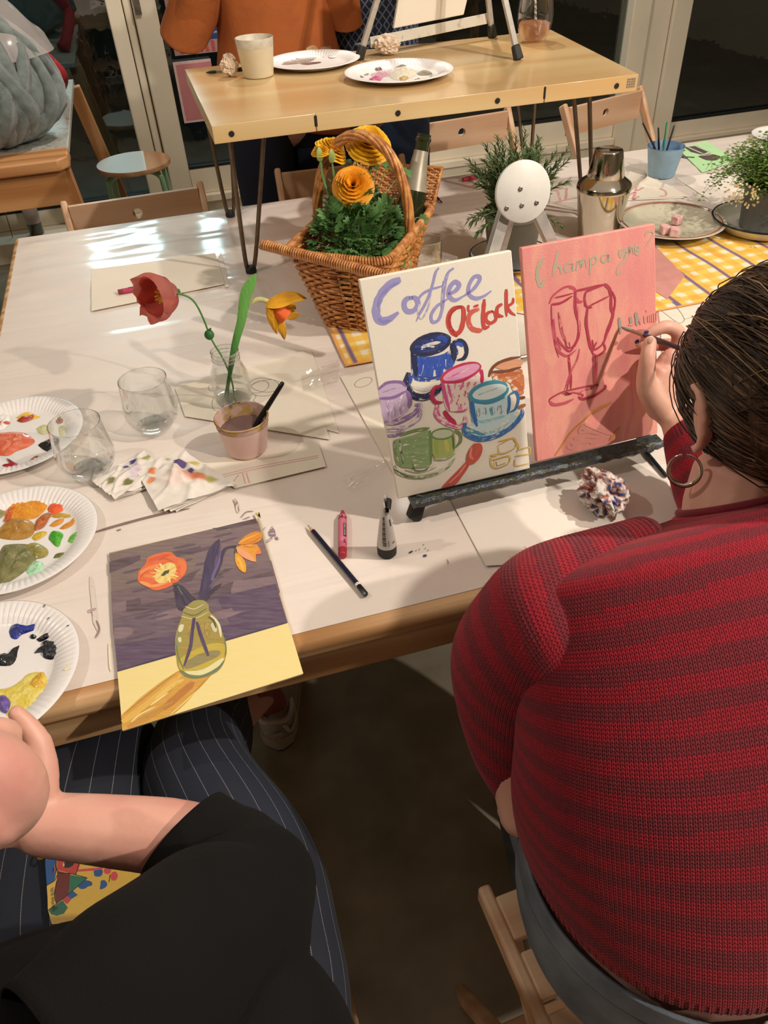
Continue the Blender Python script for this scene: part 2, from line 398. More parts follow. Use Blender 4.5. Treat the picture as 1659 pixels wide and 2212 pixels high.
# posters taped on the glass
pr = thing('poster', 'blue printed workshop poster taped on the door glass behind the rust shirt', 'poster', (.2, WY-.012, .79))
M().box(.196, .47, WY-.013, WY-.0115, .80, 1.2).build('sheet', mat('poster_pink_picture', '#b08a80', .5, .2, 30), pr, smooth=False)
M().box(.215, .47, WY-.0142, WY-.0132, .855, 1.2).build('print', mat('poster_blue', '#22437c', .45, .08, 20), pr, smooth=False)
pw = mat('print_white', '#e6e6e6', .5)
text('CYANOTYPE', .036, pw, pr, (.222, WY-.0146, .985), (1, 0, 0), (0, 0, 1))
text('TASTER WORKSHOP', .036, pw, pr, (.222, WY-.0146, .948), (1, 0, 0), (0, 0, 1))
text('SAT 5TH APR / 3RD MAY / 5TH JUNE, 6-8PM', .0125, pw, pr, (.224, WY-.0146, .925), (1, 0, 0), (0, 0, 1), 'small_print')
text('4 PEOPLE PER SLOT.\nTHUR / 11AM / TICKETS: 2PM / 5PM', .0125, pw, pr, (.224, WY-.0146, .89), (1, 0, 0), (0, 0, 1), 'small_print')
ck = M()
for i in range(9):
    for j in range(2): ck.box(.225+i*.03, .24+i*.03, WY-.0142, WY-.0135, .806+j*.024+(.0 if i % 2 else .0), .826+j*.024)
ck.build('checked_border', mat('poster_red', '#c04a4a', .5), pr, smooth=False)
pr = thing('poster', 'pink sheet with a pale border taped low on the door glass', 'poster', (.2, WY-.012, .5))
M().box(.178, .36, WY-.013, WY-.0115, .505, .775).build('border', mat('pale_border', '#d9b9b4', .6), pr, smooth=False)
M().box(.190, .36, WY-.0142, WY-.0131, .517, .763).build('print', mat('poster_rose', '#c77f82', .6, .06, 12), pr, smooth=False)

# ================================================================ THE PAPER COVERED TABLES
pine = wood('pine_board', '#e0b98a', '#b07f4c', 0, .4, 9); piney = wood('pine_board_y', '#d8ae80', '#a8764a', 1, .45, 9); pinez = wood('pine_board_z', '#d9ab78', '#a9743f', 2, .45, 9)
def bigtable(y0, y1, label, lip):
    t = thing('trestle_table', label, 'table', (1.1, (y0+y1)/2, 0))
    M().box(-.418, 2.62, y0, y1, .715, .7485).build('tabletop', pine, t, bevel=.012, bseg=4)
    M().box(-.395, 2.60, y0+.010, y0+.04, .664, .712).build('apron', pine, t, bevel=.002)
    M().box(-.38, 2.58, y1-.05, y1-.024, .668, .715).build('apron', pine, t, bevel=.002)
    for x in (-.38, 2.53):
        M().box(x, x+.03, y0+.05, y1-.05, .668, .715).build('apron', piney, t, bevel=.002)
        for y in (y0+.055, y1-.115): M().box(x+.032, x+.092, y, y+.06, 0, .714).build('leg', pinez, t, bevel=.004)
    return t
bigtable(.640, 1.462, 'long pine table nearest the camera under the white paper, its rounded front edge bare', 1)
bigtable(1.466, 2.292, 'second long pine table pushed behind the first, carrying the tall hairpin table', 0)

pap = NT('glossy_table_paper'); _v = pap.co('Object')
_n1 = pap.noise(pap.co('Object', (1.6, 12, 1)), 1.5, 3, .5, .6); _n2 = pap.noise(_v, 5, 4); _n3 = pap.noise(_v, 700, 2)
pap.p(Base_Color=pap.ramp(_n2, [(.3, C('#e3d5ca')), (.7, C('#e9ddd2'))]), Roughness=.46, Coat_Weight=.55, Coat_Roughness=.10)
pap.bump(pap.math('ADD', pap.math('MULTIPLY', _n1, 1.), pap.math('MULTIPLY', _n2, .12)), .012, .35); pap = pap.m
# gently cockled sheet laid over both tables
mm = M(); nx, ny = 200, 110; vs = []
for j in range(ny+1):
    for i in range(nx+1):
        x = -.404+3.0*i/nx; y = .6625+1.616*j/ny
        far = min(1, max(0, (y-1.35)/.5)); e = min(1, min(x+.404, y-.6625, 2.2785-y)/.05)
        cr = .0050*max(0, noise.noise(V(x*2.2, y*16+noise.noise(V(x*3, y*2, 5))*2.2, 1)))*far*e
        cr += .0040*max(0, noise.noise(V(x*1.5+4, y*26, 3)))*far*e*(1 if x < .5 else .25)
        vs.append((x, y, .7492+max(0, cr)))
fs = [(j*(nx+1)+i, j*(nx+1)+i+1, (j+1)*(nx+1)+i+1, (j+1)*(nx+1)+i) for j in range(ny) for i in range(nx)]
mm.add(vs, fs); tp = mm.build('table_paper', pap, None, ang=180, origin=(1.1, 1.47, .7492))
tag(tp, 'glossy off-white paper sheet covering both long tables, creased at the far left', 'table paper')

# loose drawing sheets
PZ = .7506
sheetm = mat('cream_drawing_paper', '#e4dac8', .75, .03, 8); sheetw = mat('white_drawing_paper', '#e6dcd0', .7, .03, 8)
pencilm = mat('graphite_line', '#8d8880', .6); 
def sheet(name, pts, label, m_=sheetm, cat='paper', z=PZ, lines=(), curl=0, group=None, px=True):
    P = [at(a, b, z) for a, b in pts] if px else [V(a, b, z) for a, b in pts]
    c = sum(P, V(0, 0, 0))/len(P); t = thing(name, label, cat, (c.x, c.y, z), group=group)
    # grid sheet so corners can lift a little
    n = 8; k = M()
    def g(u, v): return (P[0]*(1-u)+P[1]*u)*(1-v)+(P[3]*(1-u)+P[2]*u)*v
    vs = []
    for lev in (.0008, 0):
        for j in range(n+1):
            for i in range(n+1):
                q = g(i/n, j/n); e = curl*(abs(i/n-.5)*2)**4*(abs(j/n-.5)*2)**4; vs.append((q.x, q.y, q.z+lev+e))
    W = n+1; fs = [(j*W+i, j*W+i+1, (j+1)*W+i+1, (j+1)*W+i) for j in range(n) for i in range(n)]
    bs = [tuple(W*W+a for a in f[::-1]) for f in fs]
    rim = [i for i in range(W)]+[j*W+n for j in range(1, W)]+[n*W+i for i in range(n-1, -1, -1)]+[j*W for j in range(n-1, 0, -1)]
    sd = [(rim[i], rim[(i+1) % len(rim)], W*W+rim[(i+1) % len(rim)], W*W+rim[i]) for i in range(len(rim))]
    k.add(vs, fs+bs+sd); k.build('sheet', m_, t, ang=50)
    if lines:
        p = Paint((0, 0, z+.0008+curl*.1), (0, 0, 1), '#e9dfc6', .0003)
        for pt_, w_, c_, d_ in lines: p.stroke(pt_, w_, c_, d_, 8, (1, 1))
        p.build('drawing', t)
    return t
def circ(cx, cy, rx, ry, a=0, n=10, s=0): return [(cx+rx*math.cos(s+2*PI*i/n)*math.cos(a)-ry*math.sin(s+2*PI*i/n)*math.sin(a), cy+rx*math.cos(s+2*PI*i/n)*math.sin(a)+ry*math.sin(s+2*PI*i/n)*math.cos(a)) for i in range(n+1)]
sheet('paper_sheet', [(198, 672), (197, 583), (465, 547), (486, 614)][::-1], 'blank cream sheet at the back left with a red crayon lying on it', lines=(), z=PZ+.0025)
sheet('paper_sheet', [(470, 560), (478, 545), (497, 618), (487, 622)], 'narrow cream sheet edge showing under the blank sheet at the back left', m_=sheetw, z=PZ+.0012)
sheet('drawing_sheet', [(400, 900), (378, 838), (660, 757), (712, 950)][::-1], 'cream sheet with pencil circles under the glass jar', z=PZ+.0010,
      lines=[(circ(572, 832, 32, 15, .1), 1.4, '#8d8880', 0), (circ(560, 836, 22, 12, -.3), 1.4, '#8d8880', 0), (circ(575, 838, 36, 17, -.15), 1.2, '#8d8880', 0), (circ(470, 872, 12, 16), 1.3, '#8d8880', 0), (circ(460, 838, 10, 7), 1.3, '#8d8880', 0), ([(545, 850), (553, 856), (548, 866), (560, 872)], 1.3, '#8d8880', 0)])
sheet('paper_sheet', [(520, 880), (500, 800), (672, 755), (733, 936)][::-1], 'cream sheet with grey water spots right of the pink cup', z=PZ,
      lines=[(circ(629, 902, 2, 1.5), 5, '#a9a194', .2), (circ(651, 920, 1.5, 1), 5, '#a9a194', .2), (circ(672, 890, 5, 2), 4, '#a9a194', .3), (circ(637, 883, 2, 1), 4, '#a9a194', .3)])
sheet('drawing_sheet', [(508, 1055), (420, 1000), (685, 950), (704, 1008)][::-1], 'cream sheet ruled with pink pencil lines below the pink cup', z=PZ+.0019,
      lines=[([(475, 1032), (560, 1012), (688, 988)], 1.8, '#d99a9a', .3), ([(480, 1026), (560, 1007), (688, 984)], 1.6, '#d99a9a', .3), ([(506, 1050), (506, 1038), (516, 1026)], 1.6, '#d99a9a', .2), ([(524, 1022), (530, 1045)], 1.8, '#d99a9a', .2), ([(532, 1021), (539, 1044)], 1.8, '#d99a9a', .2)])
sheet('drawing_sheet', [(850, 1026), (735, 814), (835, 797), (960, 1000)][::-1], 'cream sheet with a faint pencil oval left of the coffee canvas', z=PZ+.0004,
      lines=[(circ(785, 826, 20, 9, -.35), 1.3, '#9a9488', 0)])
sheet('paper_sheet', [(1050, 1225), (968, 1070), (1405, 955), (1500, 1190)][::-1], 'large white sheet with a folded corner under the crumpled tissue', m_=sheetw, z=PZ, curl=.002)
sheet('drawing_sheet', [(1432, 770), (1418, 622), (1478, 608), (1580, 690)][::-1], 'cream sheet with a pencilled glass outline right of the pink canvas', z=PZ+.0006,
      lines=[([(1420, 658), (1440, 652), (1450, 656), (1446, 664), (1424, 667)], 1.4, '#8d8880', 0), ([(1455, 659), (1468, 672), (1478, 690), (1470, 698), (1456, 692), (1427, 670)], 1.3, '#8d8880', 0), ([(1455, 655), (1465, 640), (1500, 622)], 1, '#a09a8e', 0), ([(1466, 700), (1475, 712)], 1.3, '#8d8880', 0), ([(1478, 690), (1500, 684)], 1.2, '#8d8880', 0)])
sheet('drawing_sheet', [(1186, 440), (1195, 392), (1345, 372), (1480, 428)], 'sheet of pink crayon scribbles behind the cocktail shaker', m_=sheetw, z=PZ,
      lines=[([(1196, 400), (1250, 388)], 5, '#dfa0a0', .45), ([(1198, 412), (1235, 402)], 5, '#dfa0a0', .45), ([(1200, 437), (1255, 425)], 5, '#dd9a9a', .4), ([(1200, 398), (1212, 438)], 5, '#dfa0a0', .45), ([(1225, 395), (1222, 432)], 5, '#dfa0a0', .4)])
sheet('drawing_sheet', [(1340, 430), (1360, 370), (1390, 370), (1487, 425)][::-1], 'sheet with red crayon squiggles between shaker and plate', z=PZ+.001,
      lines=[([(1362, 400), (1380, 392), (1372, 412), (1390, 405)], 4, '#d98c90', .4), ([(1358, 422), (1372, 415), (1368, 430), (1380, 424)], 5, '#d98c90', .4), ([(1424, 408), (1436, 412), (1438, 422), (1424, 424)], 4, '#d98c90', .4), ([(1385, 380), (1396, 385), (1388, 392)], 4, '#dfa0a0', .5)])
sheet('paper_sheet', [(1560, 450), (1460, 385), (1560, 372), (1659, 420)], 'white sheet between the blue cup and the fern', m_=sheetw, z=PZ)
g = sheet('mug_painting', [(1465, 322), (1525, 304), (1592, 347), (1517, 373)][::-1], 'small mint green card with a painted brown mug', m_=mat('mint_card', '#b5dfa6', .6, .04, 20), cat='painting', z=PZ+.0015)
p = Paint((0, 0, PZ+.0026), (0, 0, 1), '#b5dfa6', .0003)
p.fill([(1478, 318), (1506, 315), (1530, 328), (1516, 334), (1492, 328)], '#51433c', .15, 1)
for a in ([(1484, 317), (1520, 333)], [(1500, 314), (1536, 330)]): p.stroke(a, 4, '#c9c3b8', .2)
p.stroke([(1478, 324), (1468, 330), (1476, 338), (1500, 340)], 6, '#4a3c38', .1, taper=(1, 1))
p.fill([(1508, 338), (1530, 332), (1556, 338), (1548, 346), (1526, 346)], '#5a463f', .2, 2)
p.stroke([(1510, 336), (1538, 334)], 3, '#e5e0d6', .3); p.build('painted_mug', g)

# gingham runner
mm = M(); nx, ny = 340, 64; X0, X1, Y0, Y1 = .268, 1.9, 1.283, 1.585; vs = []; cl = []
for j in range(ny+1):
    for i in range(nx+1):
        x = X0+(X1-X0)*i/nx; y = Y0+(Y1-Y0)*j/ny+.006*math.sin(x*5)
        wx = .002*noise.noise(V(y*14, x*2, 0)); fx = ((x+wx*1.6)/.044) % 1; fy = ((y+.005*noise.noise(V(x*9, 3, 0)))/.040) % 1
        inx = fx < .42; iny = fy < .42
        n = noise.noise(V(x*35, y*35, 0))*.5+.5
        c = C('#efca60') if (inx != iny) else (C('#ecbb4e') if not inx else C('#f2e6c8'))
        c = lerp(c, C('#dd9a38'), min(1, max(0, n-.5)*1.6)*(.2 if inx and iny else 1))
        px_ = ((x-.287+wx*1.2)/.088) % 1
        if px_ < .075 or px_ > .96: c = C('#7d6488')
        if min(x-X0, y-(Y0+.006*math.sin(x*5)))< .006: c = C('#e7a55a')
        vs.append((x+.004*noise.noise(V(y*8, 0, 0)), y, PZ+.0035+.0008*noise.noise(V(x*6, y*6, 0)))); cl.append(c)
fs = [(j*(nx+1)+i, j*(nx+1)+i+1, (j+1)*(nx+1)+i+1, (j+1)*(nx+1)+i) for j in range(ny) for i in range(nx)]
rm = M(); rm.add(vs, fs, col=cl); o = rm.build('gingham_runner', vcol('painted_gingham', .75), None, ang=180, origin=(1.08, 1.43, PZ+.003), colors=True)
tag(o, 'yellow gingham paper runner with purple stripes under basket and plate', 'table runner')
o = M().prism([tuple(at(*p_, PZ)[:2]) for p_ in ((1380, 610), (1400, 520), (1478, 600), (1440, 650))], PZ+.0016, PZ+.0046).build('pink_card', mat('dusty_pink_card', '#cf9088', .6), None, smooth=False, origin=tuple(at(1425, 590, PZ)))
tag(o, 'dusty pink card under the runner beside the pink canvas', 'card')

# stains and splashes on the paper
p = Paint((0, 0, PZ), (0, 0, 1), '#e6d9ce', .0001)
p.stroke([(196, 1152), (260, 1133), (340, 1112), (410, 1098)], 7, '#84665f', .25, taper=(.4, .2))
p.stroke([(196, 1245), (200, 1280), (203, 1310), (206, 1340), (212, 1362)], 9, '#8f7571', .6, taper=(.5, .3))
p.stroke([(190, 1321), (208, 1315)], 9, '#b49a98', .4); p.stroke([(208, 1340), (214, 1360), (206, 1378)], 4, '#8f7571', .3)
p.stroke([(506, 1078), (512, 1092), (514, 1108)], 8, '#8d6f66', .45)
for q in ([(520, 1118), (532, 1106), (548, 1104)], [(525, 1122), (540, 1116)], [(548, 1112), (552, 1122)]): p.stroke(q, 3, '#8f7f88', .35)
p.fill([(552, 1108), (560, 1106), (557, 1114), (563, 1119)], '#cfc05a', .2, 0)
p.fill([(588, 1136), (594, 1146), (596, 1158), (582, 1158), (580, 1150)], '#8b7583', .35, 1)
p.stroke([(574, 1172), (584, 1164), (588, 1160)], 6, '#8b7583', .4); p.stroke([(596, 1160), (600, 1166)], 6, '#8b7583', .3)
p.stroke([(252, 1146), (262, 1143)], 4, '#93766c', .3); p.stroke([(566, 1148), (574, 1138)], 3, '#b5a9a2', .3)
p.stroke([(884, 1194), (892, 1190)], 4, '#28314f', .2); p.stroke([(914, 1201), (922, 1199)], 6, '#2a3a78', .1)
for a, b in ((898, 1189), (905, 1186), (918, 1184), (924, 1188), (914, 1176)): p.stroke([(a, b), (a+2, b+1)], 2.4, '#4a4f66', 0)
p.stroke([(965, 1208), (968, 1214), (967, 1219)], 1.4, '#5a534c', 0); p.stroke([(1200, 1076), (1210, 1072)], 3, '#dd9b8a', .5)
for a, b in ((1088, 1148), (1188, 1149), (1100, 1134), (1190, 1146)): p.stroke([(a, b), (a+6, b-2)], 1.3, '#5f5850', 0)
p.stroke([(236, 1390), (238, 1430), (240, 1450)], 5, '#efe6a8', .5)
for a in range(10): p.stroke([(480+a*3, 1003+(a*7) % 9), (484+a*3, 1001+(a*7) % 9)], 2, '#6f675e', 0)
o = p.m.build('paint_splashes', paintmat(), None, smooth=False, origin=(0, 1, PZ), colors=True)
tag(o, 'smears and specks of dried paint on the table paper at the front left', 'paint stains', kind='stuff')

# crumpled clear film
film = glass('clear_film', (.97, .97, .97, 1), .08, .6, .02)
def filmy(pts, label, a):
    P = [at(x, y, PZ+.004) for x, y in pts]; c = sum(P, V(0, 0, 0))/len(P); k = M(); n = 16; vs = []
    for j in range(n+1):
        for i in range(n+1):
            u, v = i/n, j/n; q = (P[0]*(1-u)+P[1]*u)*(1-v)+(P[3]*(1-u)+P[2]*u)*v
            vs.append((q.x, q.y, q.z+.006*abs(noise.noise(V(u*5, v*5, a)))+(.004 if i in (0, n) else 0)))
    k.add(vs, [(j*(n+1)+i, j*(n+1)+i+1, (j+1)*(n+1)+i+1, (j+1)*(n+1)+i) for j in range(n) for i in range(n)])
    tag(k.build('clear_film', film, None, ang=25, origin=(c.x, c.y, PZ)), label, 'plastic film')
filmy([(655, 850), (650, 812), (735, 775), (730, 830)], 'scrap of crinkled clear film right of the glass jar', 1)
filmy([(755, 1062), (738, 1035), (835, 985), (840, 1010)], 'strip of crinkled clear film below the left edge of the coffee canvas', 5)

# ================================================================ HAIRPIN TABLE ON THE SECOND TABLE
ply = wood('oiled_plywood', '#dcc08c', '#cfa972', 0, .32, 3, coat=.5)
st = thing('hairpin_table', 'small oiled wood table on bent steel hairpin legs standing on the white table', 'table', (.62, 1.99, T))
SX0, SX1, SY0, SY1 = .121, 1.10, 1.70, 2.285
q = M(); pts = [(SX0, SY0), (.332, SY0), (.332, SY0+.004), (.334, SY0+.004), (.334, SY0), (.845, SY0), (.845, SY0+.004), (.847, SY0+.004), (.847, SY0), (SX1-.028, SY0), (SX1+.04, SY1), (SX0, SY1)]
q.prism(pts, TS-.034, TS); q.build('tabletop', ply, st, bevel=.003)
dk = mat('black_hole', '#1a1510', .8)
for x in (.158, .51, .735, 1.02):
    k = M(); k.lathe([(0, 0), (.0045, 0), (.0058, .0006), (.0045, .0012), (0, .0004)], 16, (x, SY0-.0009, TS-.018), ax=(0, -1, 0)); k.build('dowel_hole', dk, st)
k = M(); k.box(.33, .336, SY0-.0006, SY0+.002, TS-.024, TS-.004); k.box(.843, .848, SY0-.0006, SY0+.002, TS-.026, TS-.003); k.build('joint_slot', dk, st, smooth=False)
k = M()
for i in range(4):
    for j in range(4): k.box(1.045+i*.0055, 1.049+i*.0055, SY0-.0008, SY0+.001, TS-.025+j*.005, TS-.0215+j*.005)
k.build('foil_sticker', mat('foil', '#b9b5ae', .25, .3, 400, Metallic=.8), st, smooth=False)
steel = mat('raw_steel_rod', '#6b5a48', .38, .15, 50, Metallic=.75)
capm = mat('black_rubber', '#141414', .6)
for (fx, fy, dx, dy, ta, tb) in ((.167, 1.803, 0, 1, (.157, 1.752), (.232, 1.760)), (.171, 2.206, 0, -1, (.148, 2.235), (.215, 2.22)), (1.061, 1.835, 0, 1, (.955, 1.775), (.998, 1.780)), (1.085, 2.26, 0, -1, (1.00, 2.23), (1.08, 2.235))):
    zt = TS-.036; a = V(fx-.006, fy, T+.01); tops = [V(*ta, zt), V(*tb, zt)]
    k = M(); off = V(.014, 0, 0)
    k.tube([tops[0], a-off*.6+V(0, 0, .03), a+V(0, 0, .004), a+off*1.2+V(0, 0, .03), tops[1]], [.0052]*5, 10, sm=6)
    if dx: k.tube([tops[0]+V(.03*dx, .012*dy, 0), a+V(.003, .006*dy, .04)], .0045, 8)
    lg = k.build('hairpin_leg', steel, st)
    pl = M().box(min(tops[0].x, tops[1].x)-.012, max(tops[0].x, tops[1].x)+.012, fy-.06 if dy > 0 else fy-.01, fy+.01 if dy > 0 else fy+.06, zt-.001, zt+.002)
    pl.build('mounting_plate', steel, lg)
    cp = M(); cp.lathe([(0, -.0095), (.012, -.0095), (.0135, -.004), (.012, .004), (.009, .008), (0, .008)], 20, a+V(.001, 0, .0095-.009)); cp.build('foot_cap', capm, lg)

# ================================================================ PAPER PLATES WITH PAINT
platem = mat('white_paper_plate', '#e9e4e0', .42, .02, 30, Coat_Weight=.3, Coat_Roughness=.2)
def plate(c, label, group='paper plates used as palettes', r=.1205):
    t = thing('paper_plate', label, 'plate', c, group=group)
    k = M(); nfl = 84; seg = 252
    prof = [(0, .0012), (r*.62, .0012), (r*.70, .0016), (r*.73, .0035), (r*.78, .0075), (r*.86, .0115), (r*.94, .0135), (r*.985, .0137), (r, .0128), (r*.985, .0122), (r*.93, .012), (r*.85, .0098), (r*.77, .0058), (r*.7, 0), (0, 0)]
    vs = []; n = len(prof)
    for i, (a, z) in enumerate(prof):
        amp = {3: .0006, 4: .0013, 5: .0015, 6: .0009}.get(i, 0)
        for s_ in range(seg):
            th = 2*PI*s_/seg; zz = z+amp*math.cos(th*nfl); vs.append((a*math.cos(th), a*math.sin(th), zz))
    fs = [(i*seg+s_, i*seg+(s_+1) % seg, (i+1)*seg+(s_+1) % seg, (i+1)*seg+s_) for i in range(n-1) for s_ in range(seg)]
    k.add(vs, fs); k.build('plate', platem, t, local=True, ang=180)
    return t
wet = vcol('wet_acrylic', .16, .002, 240, Coat_Weight=.5, Coat_Roughness=.06)
def blob(t, pts, col, h=.003, zb=None, col2=None, name='paint_blob', seed=0, sm=3, label=None):
    """thick dab of paint: domed, ridged mesh on the outline traced in the photo"""
    base = wloc(t).z+.0014 if zb is None else zb
    q = crom(list(pts)+[pts[0]], sm)[:-1]; P = [at(a[0], a[1], base) for a in q]; c = sum(P, V(0, 0, 0))/len(P); n = len(P)
    k = M(); vs = []; cl = []; R = 5
    for j in range(R+1):
        f = 1-j/R
        for p_ in P:
            v = c+(p_-c)*f; e = (1-f**3)*h*.8*(1+1.0*noise.noise(V(v.x*110+seed, v.y*200, seed)))+h*.12*(j > 0)
            vs.append((v.x, v.y, base+max(.0002, e)))
            u = noise.noise(V(v.x*70, v.y*140, seed+3))*.5+.5; cl.append(lerp(C(col), C(col2 or col), min(1, max(0, (u-.35)*2.2))))
    fs = [(j*n+i, j*n+(i+1) % n, (j+1)*n+(i+1) % n, (j+1)*n+i) for j in range(R) for i in range(n)]
    k.add(vs, fs, col=cl); o = k.build(name, wet, t, ang=60, colors=True)
    if label: o['label'] = label
    return o
pA = plate((-.344, 1.256, T+.001), 'paper plate at the left edge with coral and black paint, behind the nearer wine glass')
z0 = T+.0025
blob(pA, [(0, 935), (30, 933), (55, 936), (70, 946), (75, 955), (60, 966), (35, 975), (20, 984), (0, 984), (-18, 978), (-18, 940)], '#e2603f', .005, z0, '#f09570', seed=1)
blob(pA, [(82, 962), (90, 955), (110, 949), (128, 946), (137, 955), (135, 965), (120, 966), (108, 976), (94, 972)], '#0c0e10', .006, z0, '#1a1c20', seed=2)
blob(pA, [(35, 902), (50, 892), (62, 890), (75, 895), (88, 900), (70, 906), (50, 911)], '#f2c12a', .003, z0, '#f5cc3a', seed=3)
blob(pA, [(36, 909), (50, 901), (74, 895), (70, 905), (50, 912)], '#a8321e', .004, z0+.001, '#d8501f', seed=4)
blob(pA, [(4, 1006), (20, 1003), (14, 990), (28, 996), (36, 1004), (47, 1006), (40, 1011), (26, 1014)], '#9b0f22', .004, z0, '#c31a2c', seed=5)
blob(pA, [(52, 1013), (62, 998), (76, 985), (92, 986), (100, 991), (85, 1000), (68, 1007)], '#8b4c28', .004, z0, '#b57b4b', seed=6)
blob(pA, [(78, 926), (92, 918), (110, 920), (112, 935), (95, 938), (84, 936)], '#cdc98e', .0015, z0, '#dcd8a8', seed=7)
blob(pA, [(126, 924), (140, 918), (150, 925), (146, 942), (130, 944)], '#cfca95', .0015, z0, '#dcd8a8', seed=8)
blob(pA, [(150, 925), (158, 900), (168, 893), (172, 900), (165, 922), (158, 930)], '#efe08a', .0018, z0, '#f2e8a8', seed=9)
blob(pA, [(120, 912), (127, 900), (137, 902), (138, 911), (128, 916)], '#9c6a42', .003, z0, '#a87b52', seed=10)
blob(pA, [(-14, 895), (8, 888), (20, 896), (20, 915), (4, 930), (-14, 930)], '#f3ece4', .004, z0, '#ffffff', seed=11)
blob(pA, [(-14, 920), (0, 910), (12, 906), (22, 914), (8, 920), (-6, 928)], '#c03a20', .003, z0+.001, '#e06a40', seed=12)
pB = plate((-.321, .966, T+.001), 'paper plate at the left edge heaped with orange, olive and bright green paint')
blob(pB, [(5, 1092), (15, 1075), (25, 1062), (55, 1062), (72, 1058), (95, 1066), (114, 1072), (105, 1090), (95, 1105), (75, 1120), (40, 1122), (12, 1118)], '#e28d14', .0045, z0, '#f0a62e', seed=21)
blob(pB, [(0, 1140), (20, 1122), (50, 1120), (72, 1130), (74, 1150), (60, 1162), (30, 1166), (-5, 1160)], '#a87525', .005, z0+.0004, '#c4943c', seed=22)
blob(pB, [(102, 1100), (110, 1085), (130, 1077), (145, 1084), (144, 1096), (128, 1108), (110, 1112)], '#ef5a2a', .004, z0, '#f4753c', seed=23)
blob(pB, [(74, 1142), (78, 1125), (95, 1110), (112, 1108), (105, 1122), (95, 1138), (78, 1146)], '#a5542a', .004, z0+.0008, '#d77a3e', seed=24)
blob(pB, [(7, 1128), (15, 1108), (25, 1092), (36, 1092), (34, 1105), (20, 1122)], '#c2502a', .004, z0+.001, '#d76a38', seed=25)
blob(pB, [(-10, 1215), (5, 1182), (20, 1176), (50, 1175), (75, 1180), (82, 1200), (70, 1220), (40, 1245), (10, 1262), (-10, 1262)], '#6f7040', .005, z0, '#979060', seed=26)
blob(pB, [(50, 1180), (75, 1172), (100, 1184), (104, 1196), (94, 1204), (72, 1205)], '#8b8238', .004, z0+.0006, '#b2a45a', seed=27)
blob(pB, [(105, 1165), (110, 1150), (125, 1147), (137, 1155), (132, 1168), (128, 1180), (120, 1180)], '#3ba31e', .006, z0, '#5bc13a', seed=28)
blob(pB, [(146, 1170), (152, 1158), (165, 1148), (173, 1146), (170, 1160), (158, 1174)], '#5fae36', .002, z0, '#9ed06a', seed=29)
blob(pB, [(56, 1235), (62, 1222), (75, 1212), (90, 1214), (96, 1225), (85, 1238), (66, 1244)], '#a4d8ac', .003, z0, '#bfe6c2', seed=30)
blob(pB, [(115, 1206), (122, 1196), (140, 1194), (132, 1204)], '#5e6a34', .0015, z0, '#76803e', seed=31)
blob(pB, [(128, 1211), (140, 1203), (153, 1199), (145, 1207)], '#6a7444', .0012, z0, '#76803e', seed=32)
blob(pB, [(68, 1162), (80, 1150), (100, 1148), (98, 1156), (78, 1168)], '#d3ab28', .002, z0, '#e3c04a', seed=33)
blob(pB, [(110, 1116), (125, 1108), (155, 1112), (150, 1118), (122, 1119)], '#c0982c', .0015, z0, '#d8b64c', seed=34)
blob(pB, [(106, 1136), (120, 1124), (138, 1120), (134, 1130), (118, 1138)], '#df9434', .0015, z0, '#e9a84e', seed=35)
blob(pB, [(128, 1142), (140, 1132), (155, 1125), (164, 1113), (167, 1120), (158, 1134), (140, 1143)], '#d18628', .0015, z0, '#e29a3c', seed=36)
blob(pB, [(-12, 1085), (2, 1088), (12, 1105), (4, 1118), (-12, 1122)], '#8f8b5c', .003, z0, '#a7a276', seed=37)
pC = plate((-.345, .713, T+.0012), 'paper plate hanging over the near left table edge with blue, black and pale yellow paint')
blob(pC, [(19, 1365), (24, 1352), (40, 1348), (58, 1354), (72, 1354), (89, 1348), (78, 1360), (62, 1366), (46, 1372), (36, 1381), (24, 1378)], '#0f2478', .006, z0, '#1a35a0', seed=41)
blob(pC, [(78, 1382), (90, 1374), (113, 1367), (110, 1378), (98, 1383), (86, 1387)], '#0a0c10', .005, z0, '#15171c', seed=42)
blob(pC, [(64, 1375), (70, 1370), (79, 1374), (76, 1380), (67, 1380)], '#0a0c10', .003, z0, '#15171c', seed=43)
blob(pC, [(73, 1412), (85, 1400), (92, 1396), (90, 1388), (104, 1382), (122, 1386), (130, 1398), (130, 1412), (118, 1424), (105, 1425), (93, 1420), (92, 1410)], '#0b0d12', .006, z0, '#1d2330', seed=44)
blob(pC, [(118, 1384), (128, 1386), (140, 1402), (152, 1422), (145, 1428), (134, 1418), (126, 1402)], '#3b5f94', .001, z0, '#86a2c8', seed=45)
blob(pC, [(-12, 1418), (6, 1413), (20, 1414), (30, 1405), (42, 1394), (38, 1408), (35, 1424), (22, 1438), (-12, 1436)], '#0b0d10', .005, z0, '#16181c', seed=46)
blob(pC, [(-12, 1490), (20, 1485), (45, 1470), (60, 1456), (90, 1452), (105, 1470), (108, 1492), (90, 1520), (60, 1540), (30, 1555), (10, 1540), (-12, 1500)], '#e0c84c', .0025, z0, '#efe088', seed=47)
blob(pC, [(60, 1482), (75, 1460), (95, 1452), (92, 1470), (100, 1484), (75, 1492)], '#d8a628', .003, z0+.0008, '#e9c050', seed=48)
blob(pC, [(-14, 1508), (8, 1501), (22, 1514), (22, 1526), (14, 1540), (-2, 1532)], '#5a4690', .005, z0+.0015, '#7a62a8', seed=49)
blob(pC, [(-12, 1345), (8, 1326), (20, 1326), (18, 1338), (0, 1350)], '#93807c', .0025, z0, '#a3908c', seed=50)
pp_ = Paint((0, 0, T+.015), (0, 0, 1), '#e9e4e0', .0002)
